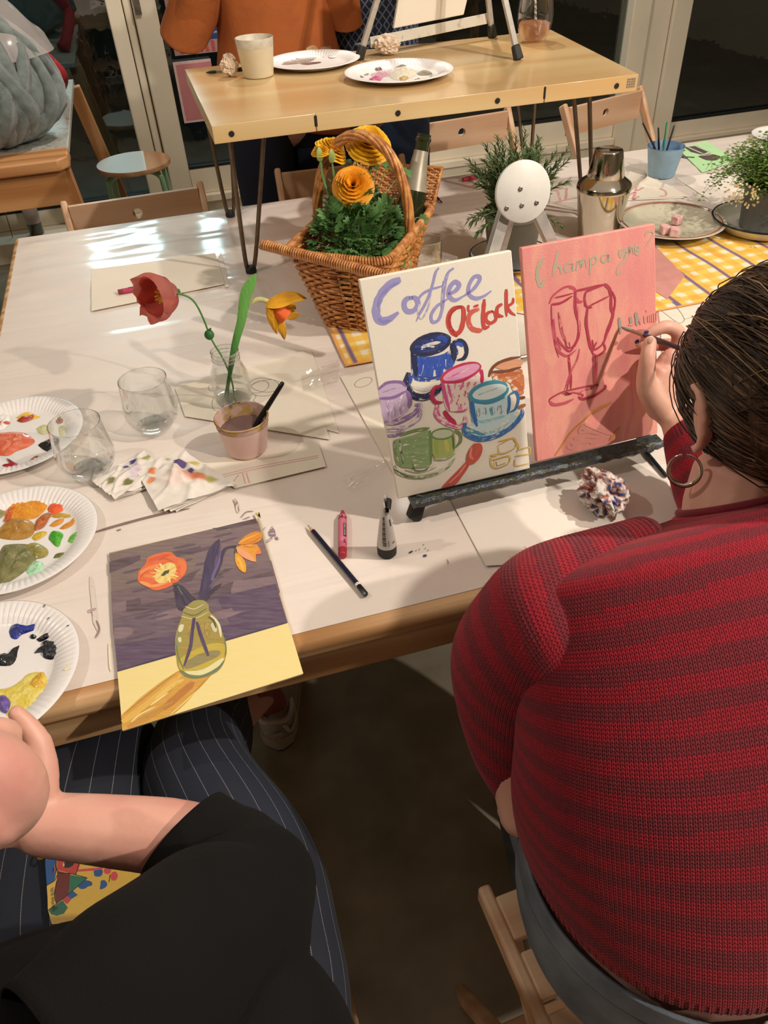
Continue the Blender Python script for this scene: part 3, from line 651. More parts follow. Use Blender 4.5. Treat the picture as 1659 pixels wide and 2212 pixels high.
pp_.stroke([(92, 1312), (98, 1306)], 5, '#7d6f68', .3); pp_.stroke([(102, 1338), (107, 1333)], 3, '#6d6660', .2); pp_.stroke([(145, 1354), (149, 1350)], 4, '#2a2a2e', 0)
pp_.stroke([(140, 1448), (152, 1440)], 7, '#ecd98e', .4); pp_.build('rim_smears', pC)

pD = plate((.586, 1.938, TS+.001), 'paper plate in the middle of the hairpin table with pink, cream and dark dabs', r=.128)
zd = TS+.0025
blob(pD, [(800, 160), (818, 152), (848, 150), (852, 160), (830, 166), (806, 166)], '#dca0b4', .002, zd, '#edc6cf', seed=61)
blob(pD, [(797, 172), (806, 165), (826, 166), (822, 174), (806, 177)], '#c83a7c', .004, zd, '#dd62a0', seed=62)
blob(pD, [(806, 150), (812, 138), (822, 142), (826, 152), (814, 153)], '#5e2520', .004, zd, '#7a3a30', seed=63)
blob(pD, [(835, 160), (850, 148), (870, 142), (895, 146), (900, 160), (880, 170), (852, 172)], '#e8dfc4', .004, zd, '#f3ecd9', seed=64)
blob(pD, [(855, 146), (866, 138), (880, 136), (878, 144), (864, 149)], '#5d6238', .003, zd+.001, '#7b7f50', seed=65)
blob(pD, [(860, 170), (872, 163), (884, 167), (876, 173), (866, 174)], '#b89a4a', .003, zd, '#cdb068', seed=66)
blob(pD, [(900, 158), (914, 151), (928, 154), (934, 160), (918, 163), (904, 162)], '#6b6a58', .002, zd, '#7f7d6a', seed=67)
blob(pD, [(895, 173), (903, 169), (910, 171), (904, 175)], '#15251f', .002, zd, '#20302a', seed=68)
blob(pD, [(926, 167), (934, 163), (935, 167), (930, 170)], '#15251f', .002, zd, '#20302a', seed=69)
blob(pD, [(768, 158), (774, 159), (786, 167), (778, 167)], '#8d5e60', .001, zd, '#a37a78', seed=70)
blob(pD, [(786, 161), (795, 158), (796, 161), (788, 163)], '#6b6a58', .001, zd, '#7f7d6a', seed=71)
blob(pD, [(918, 140), (924, 136), (930, 142), (922, 146)], '#e0d6a8', .001, zd, '#eae2c0', seed=72)
pE = plate((.432, 2.165, TS+.0005), 'paper plate with grey brown paint at the back of the hairpin table beside the cup', r=.118)
blob(pE, [(590, 128), (605, 118), (630, 118), (665, 120), (684, 122), (672, 132), (640, 138), (604, 140), (590, 136)], '#8b7b6c', .002, TS+.002, '#a39384', seed=81)
blob(pE, [(660, 112), (664, 102), (678, 98), (686, 104), (682, 114), (668, 116)], '#cdb98a', .002, TS+.002, '#dccb9e', seed=82)
blob(pE, [(688, 112), (694, 102), (714, 100), (712, 112), (698, 117)], '#9b8a78', .002, TS+.002, '#ab9c8a', seed=83)
blob(pE, [(684, 121), (694, 115), (706, 117), (700, 124)], '#1c1512', .002, TS+.002, '#2c231e', seed=84)
blob(pE, [(708, 123), (722, 111), (738, 108), (747, 112), (738, 121), (722, 125)], '#4a2f22', .003, TS+.002, '#6a4936', seed=85)
blob(pE, [(708, 122), (718, 116), (729, 117), (725, 124), (712, 125)], '#e8e2dc', .004, TS+.003, '#ffffff', seed=86)
blob(pE, [(648, 138), (668, 134), (690, 133), (692, 136), (665, 140)], '#553a2c', .001, TS+.002, '#6a4936', seed=87)
pF = plate((1.945, 2.19, T+.001), 'paper plate at the far right corner of the white tables behind the fern', r=.10)
blob(pF, [(1650, 305), (1662, 298), (1672, 304), (1664, 312)], '#3a4048', .003, T+.0025, '#55505a', seed=90)

# ================================================================ GLASSES, JAR, CUPS
gl = glass('drinking_glass', (.975, .985, .98, 1), 0, 1.0, .035)
glb = glass('thick_glass_base', (.97, .985, .98, 1), .0, .5, .03)
def stemless(c, label, tilt=0, h=.100):
    t = thing('wine_glass', label, 'glass', c, group='stemless wine glasses'); k = M()
    o = [(.026, .0), (.0285, .003), (.034, .010), (.042, .022), (.0462, .034), (.0465, .044), (.0448, .060), (.0425, .078), (.0405, h)]
    i = [(.0393, h), (.0412, .078), (.0435, .060), (.0452, .044), (.0447, .034), (.0405, .023), (.032, .0125), (.02, .010), (0, .0095)]
    k.lathe(o, 48); k.lathe(i, 48); k.build('bowl', gl, t, local=True, ang=180)
    b = M(); b.lathe([(0, .0004), (.024, .0004), (.0265, .0016), (.032, .0092), (.029, .0085), (.018, .0072), (0, .007)], 48); b.build('base', glb, t, local=True, ang=60)
    b = M(); b.tube([(.0399*math.cos(2*PI*j/48), .0399*math.sin(2*PI*j/48), h) for j in range(48)], .0007, 6, closed=True); b.build('rim', glass('glass_rim', (.85, .9, .89, 1), 0, 1, .3), t, local=True)
    return t
stemless((-.102, 1.205, PZ), 'empty stemless glass standing left of the flower jar')
dupg = stemless((-.212, 1.107, PZ), 'empty stemless glass overlapping the edge of the coral paint plate')

jz = aty(490, 757, 1.245).z
t = thing('glass_jar', 'clear glass milk jar holding two crepe paper flowers', 'jar', (.043, 1.245, PZ+.0035)); k = M(); H = jz-(PZ+.0035)
o = [(0, .0006), (.030, .0006), (.0335, .004), (.0345, .012), (.0345, .048), (.032, .060), (.0265, .074), (.0235, .082), (.0232, H-.014), (.0242, H-.012), (.0232, H-.009), (.0242, H-.006), (.0232, H-.003), (.0245, H-.001), (.0235, H)]
i = [(.0218, H), (.0215, .084), (.0245, .074), (.0302, .060), (.0328, .048), (.0328, .012), (.031, .005), (0, .004)]
k.lathe(o, 48); k.lathe(i, 48); k.build('jar', gl, t, local=True, ang=60)
k = M()
for zz in (H-.016, H-.009, H-.001): k.tube([(.0243*math.cos(2*PI*j/40), .0243*math.sin(2*PI*j/40), zz+.0015*math.sin(PI*j/40)) for j in range(40)], .0009, 6, closed=True)
k.build('screw_thread', bpy.data.materials['glass_rim'], t, local=True)
k = M(); k.lathe([(0, .001), (.031, .001), (.0335, .005), (.03, .006), (0, .0055)], 40); k.build('base', glb, t, local=True)

# crepe paper poppy and daffodil
green = mat('crepe_green', '#4c8a3a', .7, .15, 60); dgreen = mat('floral_tape', '#2f6b35', .6, .15, 60)
FY = 1.25
t = thing('paper_poppy', 'coral crepe paper poppy with yellow centre standing in the glass jar', 'flower', (.043, 1.245, PZ))
k = M(); SP = [aty(*q, FY+dy) for q, dy in (((508, 868), 0), ((500, 820), 0), ((482, 775), -.003), ((458, 735), -.004), ((440, 690), -.004), ((424, 658), -.004), ((408, 642), -.003), ((382, 633), 0))]
k.tube(SP, [.0016]*8, 8, sm=4); k.build('stem', green, t)
k = M(); c = aty(452, 723, FY-.004); k.sphere(c, (.0085, .008, .009), 12, 8, nf=lambda d: 1+.12*noise.noise(d*3)); k.tube([c+V(.001, 0, .007), c+V(.005, -.003, .013)], [.003, .001], 6); k.build('tape_knot', dgreen, t)
coral = NT('coral_crepe'); a_ = coral.n('ShaderNodeTexWave', wave_type='BANDS', bands_direction='X', i_Scale=60., i_Distortion=1.5); coral.t.links.new(coral.co('UV', (1, 1, 1)), a_.inputs['Vector'])
coral.p(Base_Color=coral.ramp(a_.outputs[1], [(.2, C('#f98878')), (.8, C('#ffa896'))]), Roughness=.7, Sheen_Weight=.2); coral.bump(a_.outputs[1], .0012, .8)
tl = coral.n('ShaderNodeBsdfTranslucent', i_0=C('#ff9080')); mx = coral.n('ShaderNodeMixShader', i_0=.5)
coral.t.links.new(coral.b.outputs[0], mx.inputs[1]); coral.t.links.new(tl.outputs[0], mx.inputs[2]); coral.t.links.new(mx.outputs[0], coral.out.inputs[0]); coral = coral.m
def petal(base, axis, out, L, W, cup, seed, n=12, m=10, ruf=.1):
    """cupped petal: rises along axis, opens toward out"""
    A = V(axis).normalized(); O = (V(out)-A*V(out).dot(A)).normalized(); S = A.cross(O); k = M(); vs = []; uv = []
    for i in range(n+1):
        u = i/n; w_ = W*math.sin(min(1, u*1.25+.08)*PI/2)**.8*(1-.25*max(0, u-.8)*5*.5)
        rad = cup*math.sin(u*PI*.62)
        for j in range(m+1):
            v = j/m*2-1; a = v*w_/max(rad, W*.5)*.5
            f = ruf*u*u*noise.noise(V(v*2.4+seed, u*2, seed*3.1))*L+.015*L*u*noise.noise(V(v*9, u*2, seed))
            p_ = V(base)+A*(L*u*(1-.12*v*v)+f*.6)+O*(rad*math.cos(a*1.5)+f)+S*(w_*.5*math.sin(v*1.25)/.95)
            vs.append(p_); uv.append((j/m, u))
    k.add(vs, [(i*(m+1)+j, i*(m+1)+j+1, (i+1)*(m+1)+j+1, (i+1)*(m+1)+j) for i in range(n) for j in range(m)], uv); return k
hb = aty(374, 632, FY+.004); ax = (V(-1.0, -.75, .22)).normalized()
side = ax.orthogonal().normalized(); sd2 = ax.cross(side)
for i in range(6):
    a = 2*PI*i/6+.3; out = side*math.cos(a)+sd2*math.sin(a)
    k = petal(hb-ax*.004, ax, out, .050+.007*(i % 2), .068, .034+.007*(i % 2), i*3.3, ruf=.22); k.build('petal', coral, t, ang=180)
k = M(); k.lathe([(0, -.012), (.004, -.012), (.0065, -.006), (.009, .002), (.004, .004)], 12, hb, ax=ax); k.build('calyx', dgreen, t)
k = M(); ye = mat('yellow_crepe', '#e8a51c', .65, .12, 60)
for i in range(14):
    a = i*2.4; o_ = side*math.cos(a)+sd2*math.sin(a); k.tube([hb+ax*.004, hb+ax*(.018+.002*(i % 3))+o_*.004, hb+ax*(.026+.003*(i % 3))+o_*(.010+.002*(i % 2))], [.0014, .0012, .0022], 5)
k.build('stamens', mat('olive_yellow', '#d9a53a', .65, .2, 60), t)
t = thing('paper_daffodil', 'yellow crepe paper daffodil drooping from a broad green leaf in the jar', 'flower', (.043, 1.245, PZ))
k = M(); LP = [aty(*q, FY-.004) for q in ((492, 868), (494, 830), (500, 785), (510, 735), (522, 690), (530, 640), (542, 612), (553, 592))]
wd = [.0016, .0022, .005, .0065, .0078, .0095, .0085, .0015]; q = crom([list(p_)+[x] for p_, x in zip(LP, wd)], 5); vs = []
cx_ = V(_ray(500, 700)).normalized()
for i, p_ in enumerate(q):
    P = V(p_[0], p_[1], p_[2]); tt = (V(*q[min(i+1, len(q)-1)][:3])-V(*q[max(i-1, 0)][:3])).normalized(); s_ = tt.cross(cx_).normalized()
    for j in range(7):
        v = (j-3)/3; vs.append(P+s_*v*p_[3]+cx_*(.003*v*v*(p_[3]/.01)))
for i, p_ in enumerate(q):
    P = V(p_[0], p_[1], p_[2]); tt = (V(*q[min(i+1, len(q)-1)][:3])-V(*q[max(i-1, 0)][:3])).normalized(); s_ = tt.cross(cx_).normalized()
    for j in range(7):
        v = (j-3)/3; vs.append(P+s_*v*p_[3]+cx_*(.003*v*v*(p_[3]/.01)+.0008))
N_ = len(q)*7; fs = []
for b in (0, N_): fs += [(b+i*7+j, b+i*7+j+1, b+(i+1)*7+j+1, b+(i+1)*7+j) for i in range(len(q)-1) for j in range(6)]
lg_ = NT('crepe_leaf'); wv = lg_.n('ShaderNodeSeparateXYZ'); lg_.t.links.new(lg_.co('Object'), wv.inputs[0])
lg_.p(Base_Color=lg_.ramp(lg_.math('MULTIPLY', lg_.math('SUBTRACT', wv.outputs[2], .0), 4.4), [(.25, C('#2c6a30')), (.75, C('#6cae52'))]), Roughness=.6); lg_.bump(lg_.noise(lg_.co('Object', (200, 200, 12)), 2, 3), .001)
k.add(vs, fs); k.build('leaf', lg_.m, t, ang=180)
k = M(); k.tube([aty(486, 858, FY), aty(496, 800, FY), aty(504, 770, FY)], .0018, 8, sm=3); k.build('stem', dgreen, t)
k = M(); k.tube([aty(*q_, FY-.006) for q_ in ((545, 655), (553, 648), (566, 647), (580, 652))], [.003, .0042, .0045, .0042], 10, sm=3); k.build('papery_sheath', mat('sheath', '#b9b877', .75, .15, 80, ), t)
ob = NT('yellow_petal_crepe'); a_ = ob.n('ShaderNodeTexWave', wave_type='BANDS', bands_direction='X', i_Scale=9., i_Distortion=3.); ob.t.links.new(ob.co('UV'), a_.inputs['Vector'])
ob.p(Base_Color=ob.ramp(a_.outputs[1], [(.2, C('#e39a12')), (.8, C('#f2b828'))]), Roughness=.65); ob.bump(a_.outputs[1], .001, .6); ob = ob.m
def flatpetal(px, w_, bow, m_, name='petal', dy=0, seed=0):
    P = [aty(a, b, FY-.008+dy) for a, b in px]; q = crom(P, 6); n = len(q); k = M(); vs = []; uv = []
    for i in range(n):
        u = i/(n-1); tt = V(*(q[min(n-1, i+1)]-q[max(0, i-1)])).normalized(); s_ = tt.cross(cx_).normalized(); W = w_*math.sin(PI*min(1, u*.93+.07))**.75
        for j in range(9):
            v = (j-4)/4; vs.append(V(*q[i])+s_*W*v+cx_*(bow*(v*v-.5)+.0025*noise.noise(V(v*3, u*4, seed)))); uv.append((j/8, u))
    k.add(vs, [(i*9+j, i*9+j+1, (i+1)*9+j+1, (i+1)*9+j) for i in range(n-1) for j in range(8)], uv); return k.build(name, m_, t, ang=180)
flatpetal([(575, 660), (600, 652), (630, 642), (663, 645)], .0115, -.004, ob, dy=-.004, seed=1)
flatpetal([(578, 660), (585, 680), (592, 700), (598, 722)], .008, .004, ob, dy=-.003, seed=2)
flatpetal([(585, 662), (600, 690), (610, 712), (615, 735)], .0085, .003, ob, dy=0, seed=3)
flatpetal([(590, 660), (615, 672), (632, 680), (648, 680)], .0105, .003, ob, dy=.006, seed=4)
flatpetal([(585, 655), (608, 655), (630, 660), (640, 668)], .008, .002, ob, dy=.010, seed=5)
k = M(); c0, c1 = aty(592, 664, FY-.004), aty(620, 686, FY-.010); k.lathe([(.002, 0), (.008, .004), (.0115, .012), (.0125, .020), (.0145, .0255), (.0118, .020), (.0105, .012), (.002, .003)], 20, c0, ax=(c1-c0), rf=lambda a, i, r, z: 1+.07*math.sin(a*6)*(r > .011)); k.build('trumpet', mat('orange_crepe', '#e2621e', .65, .12, 90), t)

# painted tumblers
def tumbler(c, rt, rb, h, band, m_, label, cat='cup', liquid=None, inner=None, group=None):
    t = thing('painted_cup', label, cat, c, group=group); k = M()
    k.lathe([(0, .0004), (rb-.003, .0004), (rb, .003), (rb+(rt-rb)*band, h*band), (rb+(rt-rb)*band+.0006, h*band+.0006)], 48); k.build('painted_body', m_, t, local=True, ang=50)
    k = M(); r1 = rb+(rt-rb)*band; k.lathe([(r1, h*band), (rt-.0004, h-.001), (rt-.001, h), (rt-.0022, h-.001), (rb-.002, .006), (0, .005)], 48); k.build('rim_band', inner or gl, t, local=True, ang=50)
    return t
cpk = NT('pink_painted_cup'); _v = cpk.co('Object'); _f = cpk.noise(_v, 75, 2); cpk.p(Base_Color=cpk.ramp(_f, [(.0, C('#f3cdc6')), (.70, C('#f6d4ce')), (.735, C('#9a6f78')), (1, C('#80606a'))]), Roughness=.45); cpk.bump(cpk.noise(_v, 60, 3), .0006)
inn = NT('paint_smeared_inside'); _f = inn.noise(inn.co('Object'), 42, 3); inn.p(Base_Color=inn.ramp(_f, [(.3, C('#b58f86')), (.45, C('#b79b92')), (.5, C('#a98a34')), (.56, C('#b28a80')), (.62, C('#5d5a30')), (.7, C('#be7d70')), (.8, C('#3e6a80'))]), Roughness=.4, Alpha=1.); inn = inn.m
ch = aty(525, 895, 1.085).z-PZ
t = tumbler((.043, 1.082, PZ+.004), .0445, .034, ch-.004, .80, cpk.m, 'pink painted tumbler of murky paint water beside the glass jar', inner=inn)
k = M(); hw = ch*.60; rr = .034+.0105*hw/ch-.002; k.lathe([(0, hw), (rr, hw), (rr, hw-.002), (0, hw-.002)], 40); k.build('paint_water', mat('murky_water', '#6e5651', .08, .12, 30, Specular_IOR_Level=.6), t, local=True)
k = M()
for i in range(60):
    a = 2*PI*i/60; n = noise.noise(V(math.cos(a)*2, math.sin(a)*2, 3))
    k.tube([(.0438*math.cos(a), .0438*math.sin(a), ch-.006), (.0438*math.cos(a+2*PI/60), .0438*math.sin(a+2*PI/60), ch-.006)], .0013+.0005*n, 5)
k.build('rim', mat('ochre_rim_paint', '#9a7a3c', .4, .5, 60), t, local=True)
def brush(a, b, r, label, name='paintbrush', cat='paintbrush', hm=None, tip=.0, ferrule=True, group=None, tipcol='#3a2f28'):
    a, b = V(a), V(b); t = thing(name, label, cat, a, group=group); d = b-a; L = d.length; k = M()
    k.tube([a+d*.30, a+d*.42, a+d*.8, a+d*.97, b], [r*.75, r*1.05, r*.9, r*.8, r*.35], 12, sm=3); k.build('handle', hm or mat('black_lacquer', '#100f0f', .25, .05, 10), t)
    k = M(); k.tube([a+d*.14, a+d*.31], [r*.7, r*.78], 12); k.build('ferrule', mat('ferrule_nickel', '#a09484', .3, .1, 40, Metallic=.9), t)
    k = M(); k.tube([a, a+d*.03, a+d*.10, a+d*.15], [r*.1, r*.55, r*.85, r*.65], 10, sm=2); k.build('bristles', mat('bristle_'+tipcol[1:], tipcol, .7, .2, 300), t)
    return t
brush(V(.03, 1.072, PZ+.012), aty(612, 825, 1.10), .0046, 'black paintbrush leaning in the pink tumbler')
bz = PZ+.001
cbl = mat('blue_painted_cup', '#8fb0c6', .6, .12, 25)
t = tumbler((1.405, 2.030, bz), .052, .037, .083, .97, cbl, 'dusty blue painted tumbler holding four thin brushes at the back right', inner=mat('blue_cup_inside', '#5c7a98', .4, .3, 25))
TB = []
for i, (px_, py_, c_, lb) in enumerate(((1388, 265, '#141210', 'thin black brush leaning left in the blue tumbler'), (1422, 275, '#1a1614', 'thin black brush standing upright in the middle of the blue tumbler'), (1441, 262, '#2f8a66', 'thin green handled brush in the blue tumbler'), (1457, 270, '#141210', 'thin black brush leaning right in the blue tumbler'))):
    e = aty(px_, py_, 2.02+.01*i); brush(V(1.405+(.010, .0, -.004, -.012)[i], 2.03+(-.01, .01, 0, -.01)[i], bz+.008), e, .0028, lb, group='brushes in the blue tumbler', hm=mat('brush_handle_%s' % ('green' if i == 2 else 'black'), c_, .35))
cw = mat('cream_painted_cup', '#e6dcc2', .6, .05, 25)
tumbler((.283, 2.105, TS+.0005), .0455, .036, aty(550, 80, 2.105).z-TS, .76, cw, 'cream painted tumbler on the hairpin table beside the wadded tissue', inner=mat('cream_cup_band', '#cfc6b2', .5, .2, 40))

# ================================================================ WICKER BASKET
wk = NT('varnished_willow'); _v = wk.co('Object'); _f = wk.noise(_v, 60, 3)
wk.p(Base_Color=wk.ramp(_f, [(.3, C('#96582a')), (.5, C('#bd7c42')), (.75, C('#dba45e'))]), Roughness=.35, Coat_Weight=.3); wk.bump(wk.noise(_v, 300, 3), .0006); wk = wk.m
wkd = mat('dark_willow', '#9a5e30', .4, .25, 60)
BC = V(.372, 1.512, PZ+.004); ba = math.atan2(.81, .585)
bk = thing('picnic_basket', 'open wicker picnic basket holding a yellow flowering plant and a bottle', 'basket', BC)
E1 = V(math.cos(ba), math.sin(ba), 0); E2 = V(math.sin(ba), -math.cos(ba), 0)
def bp(u, v, z): return BC+E1*u+E2*v+V(0, 0, z)
HB = .172; L0, W0, L1, W1 = .098, .064, .150, .104
def rect_pt(s, a, b, cr=.18):
    """point on a rounded rectangle perimeter, s in 0..1, half sizes a,b"""
    th = 2*PI*s; e = .24; c, s_ = math.cos(th), math.sin(th)
    return (a*math.copysign(abs(c)**e, c), b*math.copysign(abs(s_)**e, s_))
def perim(a, b, n):
    dense = [rect_pt(i/2000, a, b) for i in range(2001)]; L = [0]
    for p, q in zip(dense, dense[1:]): L.append(L[-1]+math.hypot(q[0]-p[0], q[1]-p[1]))
    out = []; j = 0
    for i in range(n):
        t = L[-1]*i/n
        while L[j+1] < t: j += 1
        out.append(dense[j])
    return out
NS = 56
k = M(); P0_ = perim(L0, W0, NS); P1_ = perim(L1, W1, NS)
for i in range(NS): k.tube([bp(*P0_[i], 0), bp(*P1_[i], HB)], .0020, 5)
k.build('stakes', wkd, bk)
rows = 25; k = M()
for r in range(rows):
    f = (r+.5)/rows; n = NS*3; Pa = perim(L0+(L1-L0)*f, W0+(W1-W0)*f, n); pts = []
    for i, (a, b) in enumerate(Pa):
        ph = PI*(i/3)*1.0+(r % 2)*PI; nx_, ny_ = a/(L0+.02)**1, b/(W0+.02)**1; l = math.hypot(nx_, ny_); o_ = .0034*math.cos(ph)
        pts.append(bp(a+nx_/l*o_, b+ny_/l*o_, f*(HB-.006)+.0012*math.sin(ph+r)))
    k.tube(pts, .0034, 5, closed=True)
k.build('woven_sides', wk, bk, ang=180)
k = M(); k.prism([(bp(*q, 0).x, bp(*q, 0).y) for q in P0_], BC.z-.002, BC.z+.004); k.build('base', wkd, bk)
# wrapped rim
def wrapped(pts, r, rw, turns_per_m, name, parent, closed=True):
    k = M(); core = crom([list(p) for p in pts]+([list(pts[0])] if closed else []), 6); core = [V(*q) for q in core]; k.tube(core, r, 8)
    L = [0]
    for a, b in zip(core, core[1:]): L.append(L[-1]+(b-a).length)
    n = int(L[-1]*turns_per_m); hel = []; S = n*10; j = 0
    for i in range(S):
        t = L[-1]*i/S
        while L[j+1] < t and j < len(L)-2: j += 1
        a = core[j]; b = core[j+1]; d = (b-a).normalized(); p = a+(b-a)*((t-L[j])/max(1e-9, L[j+1]-L[j])); u = d.cross(V(0, 0, 1)); u = u.normalized() if u.length > .01 else V(1, 0, 0); w_ = d.cross(u); ang_ = 2*PI*i/10
        hel.append(p+(u*math.cos(ang_)+w_*math.sin(ang_))*(r+rw*.4))
    k.tube(hel, rw, 5); return k.build(name, wk, parent, ang=180)
rimp = perim(L1+.003, W1+.003, 28)
wrapped([bp(a, b, HB+.003) for a, b in rimp], .0055, .0024, 190, 'rim', bk)
# near lid bar that overhangs on the left
la = at(566, 528, BC.z+HB+.012); lb_ = at(850, 600, BC.z+HB+.006)
wrapped([la, la*.66+lb_*.34, la*.33+lb_*.67, lb_], .0075, .0026, 180, 'lid_bar', bk, closed=False)
# twisted arch handle
k = M(); ARC = []
for i in range(61):
    t = PI*i/60; ARC.append(bp(.002+.01*math.sin(t), -math.cos(t)*(W1-.004)*(1+.04*math.sin(t)), HB-.03+math.sin(t)**.8*.205))
for sgn in range(7):
    pts = []
    for i, p_ in enumerate(ARC):
        d = (ARC[min(60, i+1)]-ARC[max(0, i-1)]).normalized(); u = E1.copy(); w_ = d.cross(u); a = 2*PI*sgn/7+i*.16; pts.append(p_+(u*math.cos(a)+w_*math.sin(a))*.0065)
    k.tube(pts, .0042, 6)
k.build('handle', wk, bk, ang=180)
# open far lid, a woven flap standing up behind
k = M(); fl0, fl1 = bp(.125, .055, HB+.005), bp(.125, .118, HB+.005); up_ = (E1*.55+V(0, 0, .84)).normalized()
def lid(a0, a1, upv, h, name):
    k = M(); sd = (a1-a0); L = sd.length; n = max(3, int(L/.012))
    for i in range(n+1): k.tube([a0+sd*(i/n), a0+sd*(i/n)+upv*h], .0019, 5)
    nr = sd.normalized().cross(upv); m_ = int(h/.0062)
    for r in range(m_):
        pts = [a0+sd*(i/(n*3))+upv*(h*(r+.5)/m_)+nr*.003*math.cos(PI*i/3+(r % 2)*PI) for i in range(n*3+1)]; k.tube(pts, .0029, 5)
    e = [a0-upv*.003, a0+upv*h, a1+upv*h, a1-upv*.003]; k.tube(e, .0050, 6); return k.build(name, wk, bk, ang=180)
lid(bp(.150, -.098, HB+.008), bp(.150, .104, HB+.008), (E1*.8+V(0, 0, .6)).normalized(), .085, 'open_lid')
k = M()
for v in (-.06, .07): k.tube([bp(.146+.006*math.cos(a), v, HB+.006+.006*math.sin(a)) for a in np.linspace(0, 2*PI, 12)], .0016, 5)
k.build('lid_hinge', wkd, bk)

# plants -----------------------------------------------------------------
def leafmat(name, a, b, tr=.25):
    t = NT(name); f = t.noise(t.co('Object'), 25, 3); t.p(Base_Color=t.ramp(f, [(.3, C(a)), (.7, C(b))]), Roughness=.5)
    tl = t.n('ShaderNodeBsdfTranslucent', i_0=lerp(C(b), (1, 1, .4, 1), .1)); mx = t.n('ShaderNodeMixShader', i_0=tr)
    t.t.links.new(t.b.outputs[0], mx.inputs[1]); t.t.links.new(tl.outputs[0], mx.inputs[2]); t.t.links.new(mx.outputs[0], t.out.inputs[0]); return t.m
lf_green = leafmat('ranunculus_leaf', '#3c6a36', '#6a9455'); stem_g = mat('flower_stem', '#6f8f52', .5, .15, 60)
def rnd(a, b): return random.uniform(a, b)
def lobed(k, p, d, n, s, lobes=5):
    """deeply cut leaf: a fan of pointed lobes around a stalk tip"""
    d = d.normalized(); n = (n-d*n.dot(d)).normalized(); s_ = d.cross(n)
    for i in range(lobes):
        a = (i-(lobes-1)/2)*.5+rnd(-.1, .1); dd = d*math.cos(a)+s_*math.sin(a); w_ = n.cross(dd); L = s*(1-.14*abs(i-(lobes-1)/2))*rnd(.8, 1.1); dr = n*(-.25*L)
        v = [p, p+dd*L*.45+w_*L*.17, p+dd*L*.75+w_*L*.20+dr*.3, p+dd*L+dr, p+dd*L*.72-w_*L*.19+dr*.3, p+dd*L*.45-w_*L*.16]
        k.add(v, [(0, 1, 5), (1, 2, 4, 5), (2, 3, 4)])
pl = thing('ranunculus_plant', 'leafy plant with yellow orange ruffled flowers standing in the basket', 'plant', bp(-.01, -.01, .006))
pc = bp(-.012, -.005, 0)
k = M(); k.lathe([(0, .006), (.045, .006), (.058, .085), (.060, .09), (.055, .088), (.05, .08), (0, .078)], 28, pc); k.build('nursery_pot', mat('brown_plastic_pot', '#4a3a30', .5), pl)
k = M(); st_ = M()
for i in range(330):
    a = rnd(0, 2*PI); rr = math.sqrt(rnd(0, 1)); el = rnd(.1, 1.0)
    u_ = math.cos(a)*rr; v_ = math.sin(a)*rr; tip = pc+E1*u_*.105+E2*v_*.095+V(0, 0, .145+.125*(1-rr*rr)**.5*rnd(.45, 1)-.03*rr)
    base = pc+E1*u_*.03+E2*v_*.03+V(0, 0, .085); mid = (base+tip)/2+V(0, 0, .025)
    if i % 2 == 0: st_.tube([base, mid, tip], [.0011, .0009, .0007], 4, cap=False)
    d = (tip-mid).normalized()+V(rnd(-.5, .5), rnd(-.5, .5), rnd(-.3, .3)); lobed(k, tip, d, V(rnd(-.4, .4), rnd(-.4, .4), 1), rnd(.018, .032), 5)
    if i % 3 == 0: lobed(k, mid, V(rnd(-1, 1), rnd(-1, 1), rnd(-.1, .4)), V(0, 0, 1), rnd(.016, .026), 5)
# stalk reaching over the basket edge on the right
for px_, py_ in ((895, 485), (880, 470), (860, 500), (905, 470), (900, 490), (850, 470), (690, 560), (700, 590), (720, 500), (770, 345), (800, 350), (820, 350), (840, 355), (870, 370), (745, 348)):
    tip = aty(px_, py_, 1.50 if py_ > 400 else 1.56); lobed(k, tip, V(rnd(.1, 1), rnd(-.4, .2), rnd(-.2, .2)), V(0, -.5, 1), rnd(.022, .032), 5); st_.tube([pc+V(0, 0, .12), (pc+tip)/2+V(0, 0, .09), tip], .0009, 4)
stuff(k.build('leaves', lf_green, pl, ang=180)); st_.build('leaf_stalks', stem_g, pl)
def ranunc(c, d, R, seed, m_, nl=7):
    d = V(d).normalized(); X = d.orthogonal().normalized(); Y = d.cross(X); k = M()
    for ring in range(nl):
        f = ring/(nl-1); n = 6+2*ring; r0 = R*(.18+.5*f)
        for i in range(n):
            a = 2*PI*(i+.5*(ring % 2))/n+seed; o_ = X*math.cos(a)+Y*math.sin(a); s_ = d.cross(o_); op = .25+1.15*f; L = R*(.72-.1*f); vs = []
            for u in range(5):
                uu = u/4; an = op*uu*.9; pos = c+o_*(r0*.5+L*uu*math.sin(an)*1.0+r0*.35*uu)+d*(L*math.cos(an)*uu*1.0-R*.35*f)
                for v in range(5):
                    vv = v/2-1; wd_ = R*(.34+.1*f)*math.sin(min(1, .25+uu)*PI*.55); rf = .06*R*noise.noise(V(vv*3+i, uu*3, ring+seed))*uu
                    vs.append(pos+s_*vv*wd_-o_*(vv*vv*wd_*.35)+d*(rf*2))
            k.add(vs, [(u*5+v, u*5+v+1, (u+1)*5+v+1, (u+1)*5+v) for u in range(4) for v in range(4)])
    return k
yel = leafmat('yellow_ranunculus', '#f2b61a', '#ffdc3c', .3); ora = leafmat('orange_ranunculus', '#ee9a16', '#ffc02c', .3)
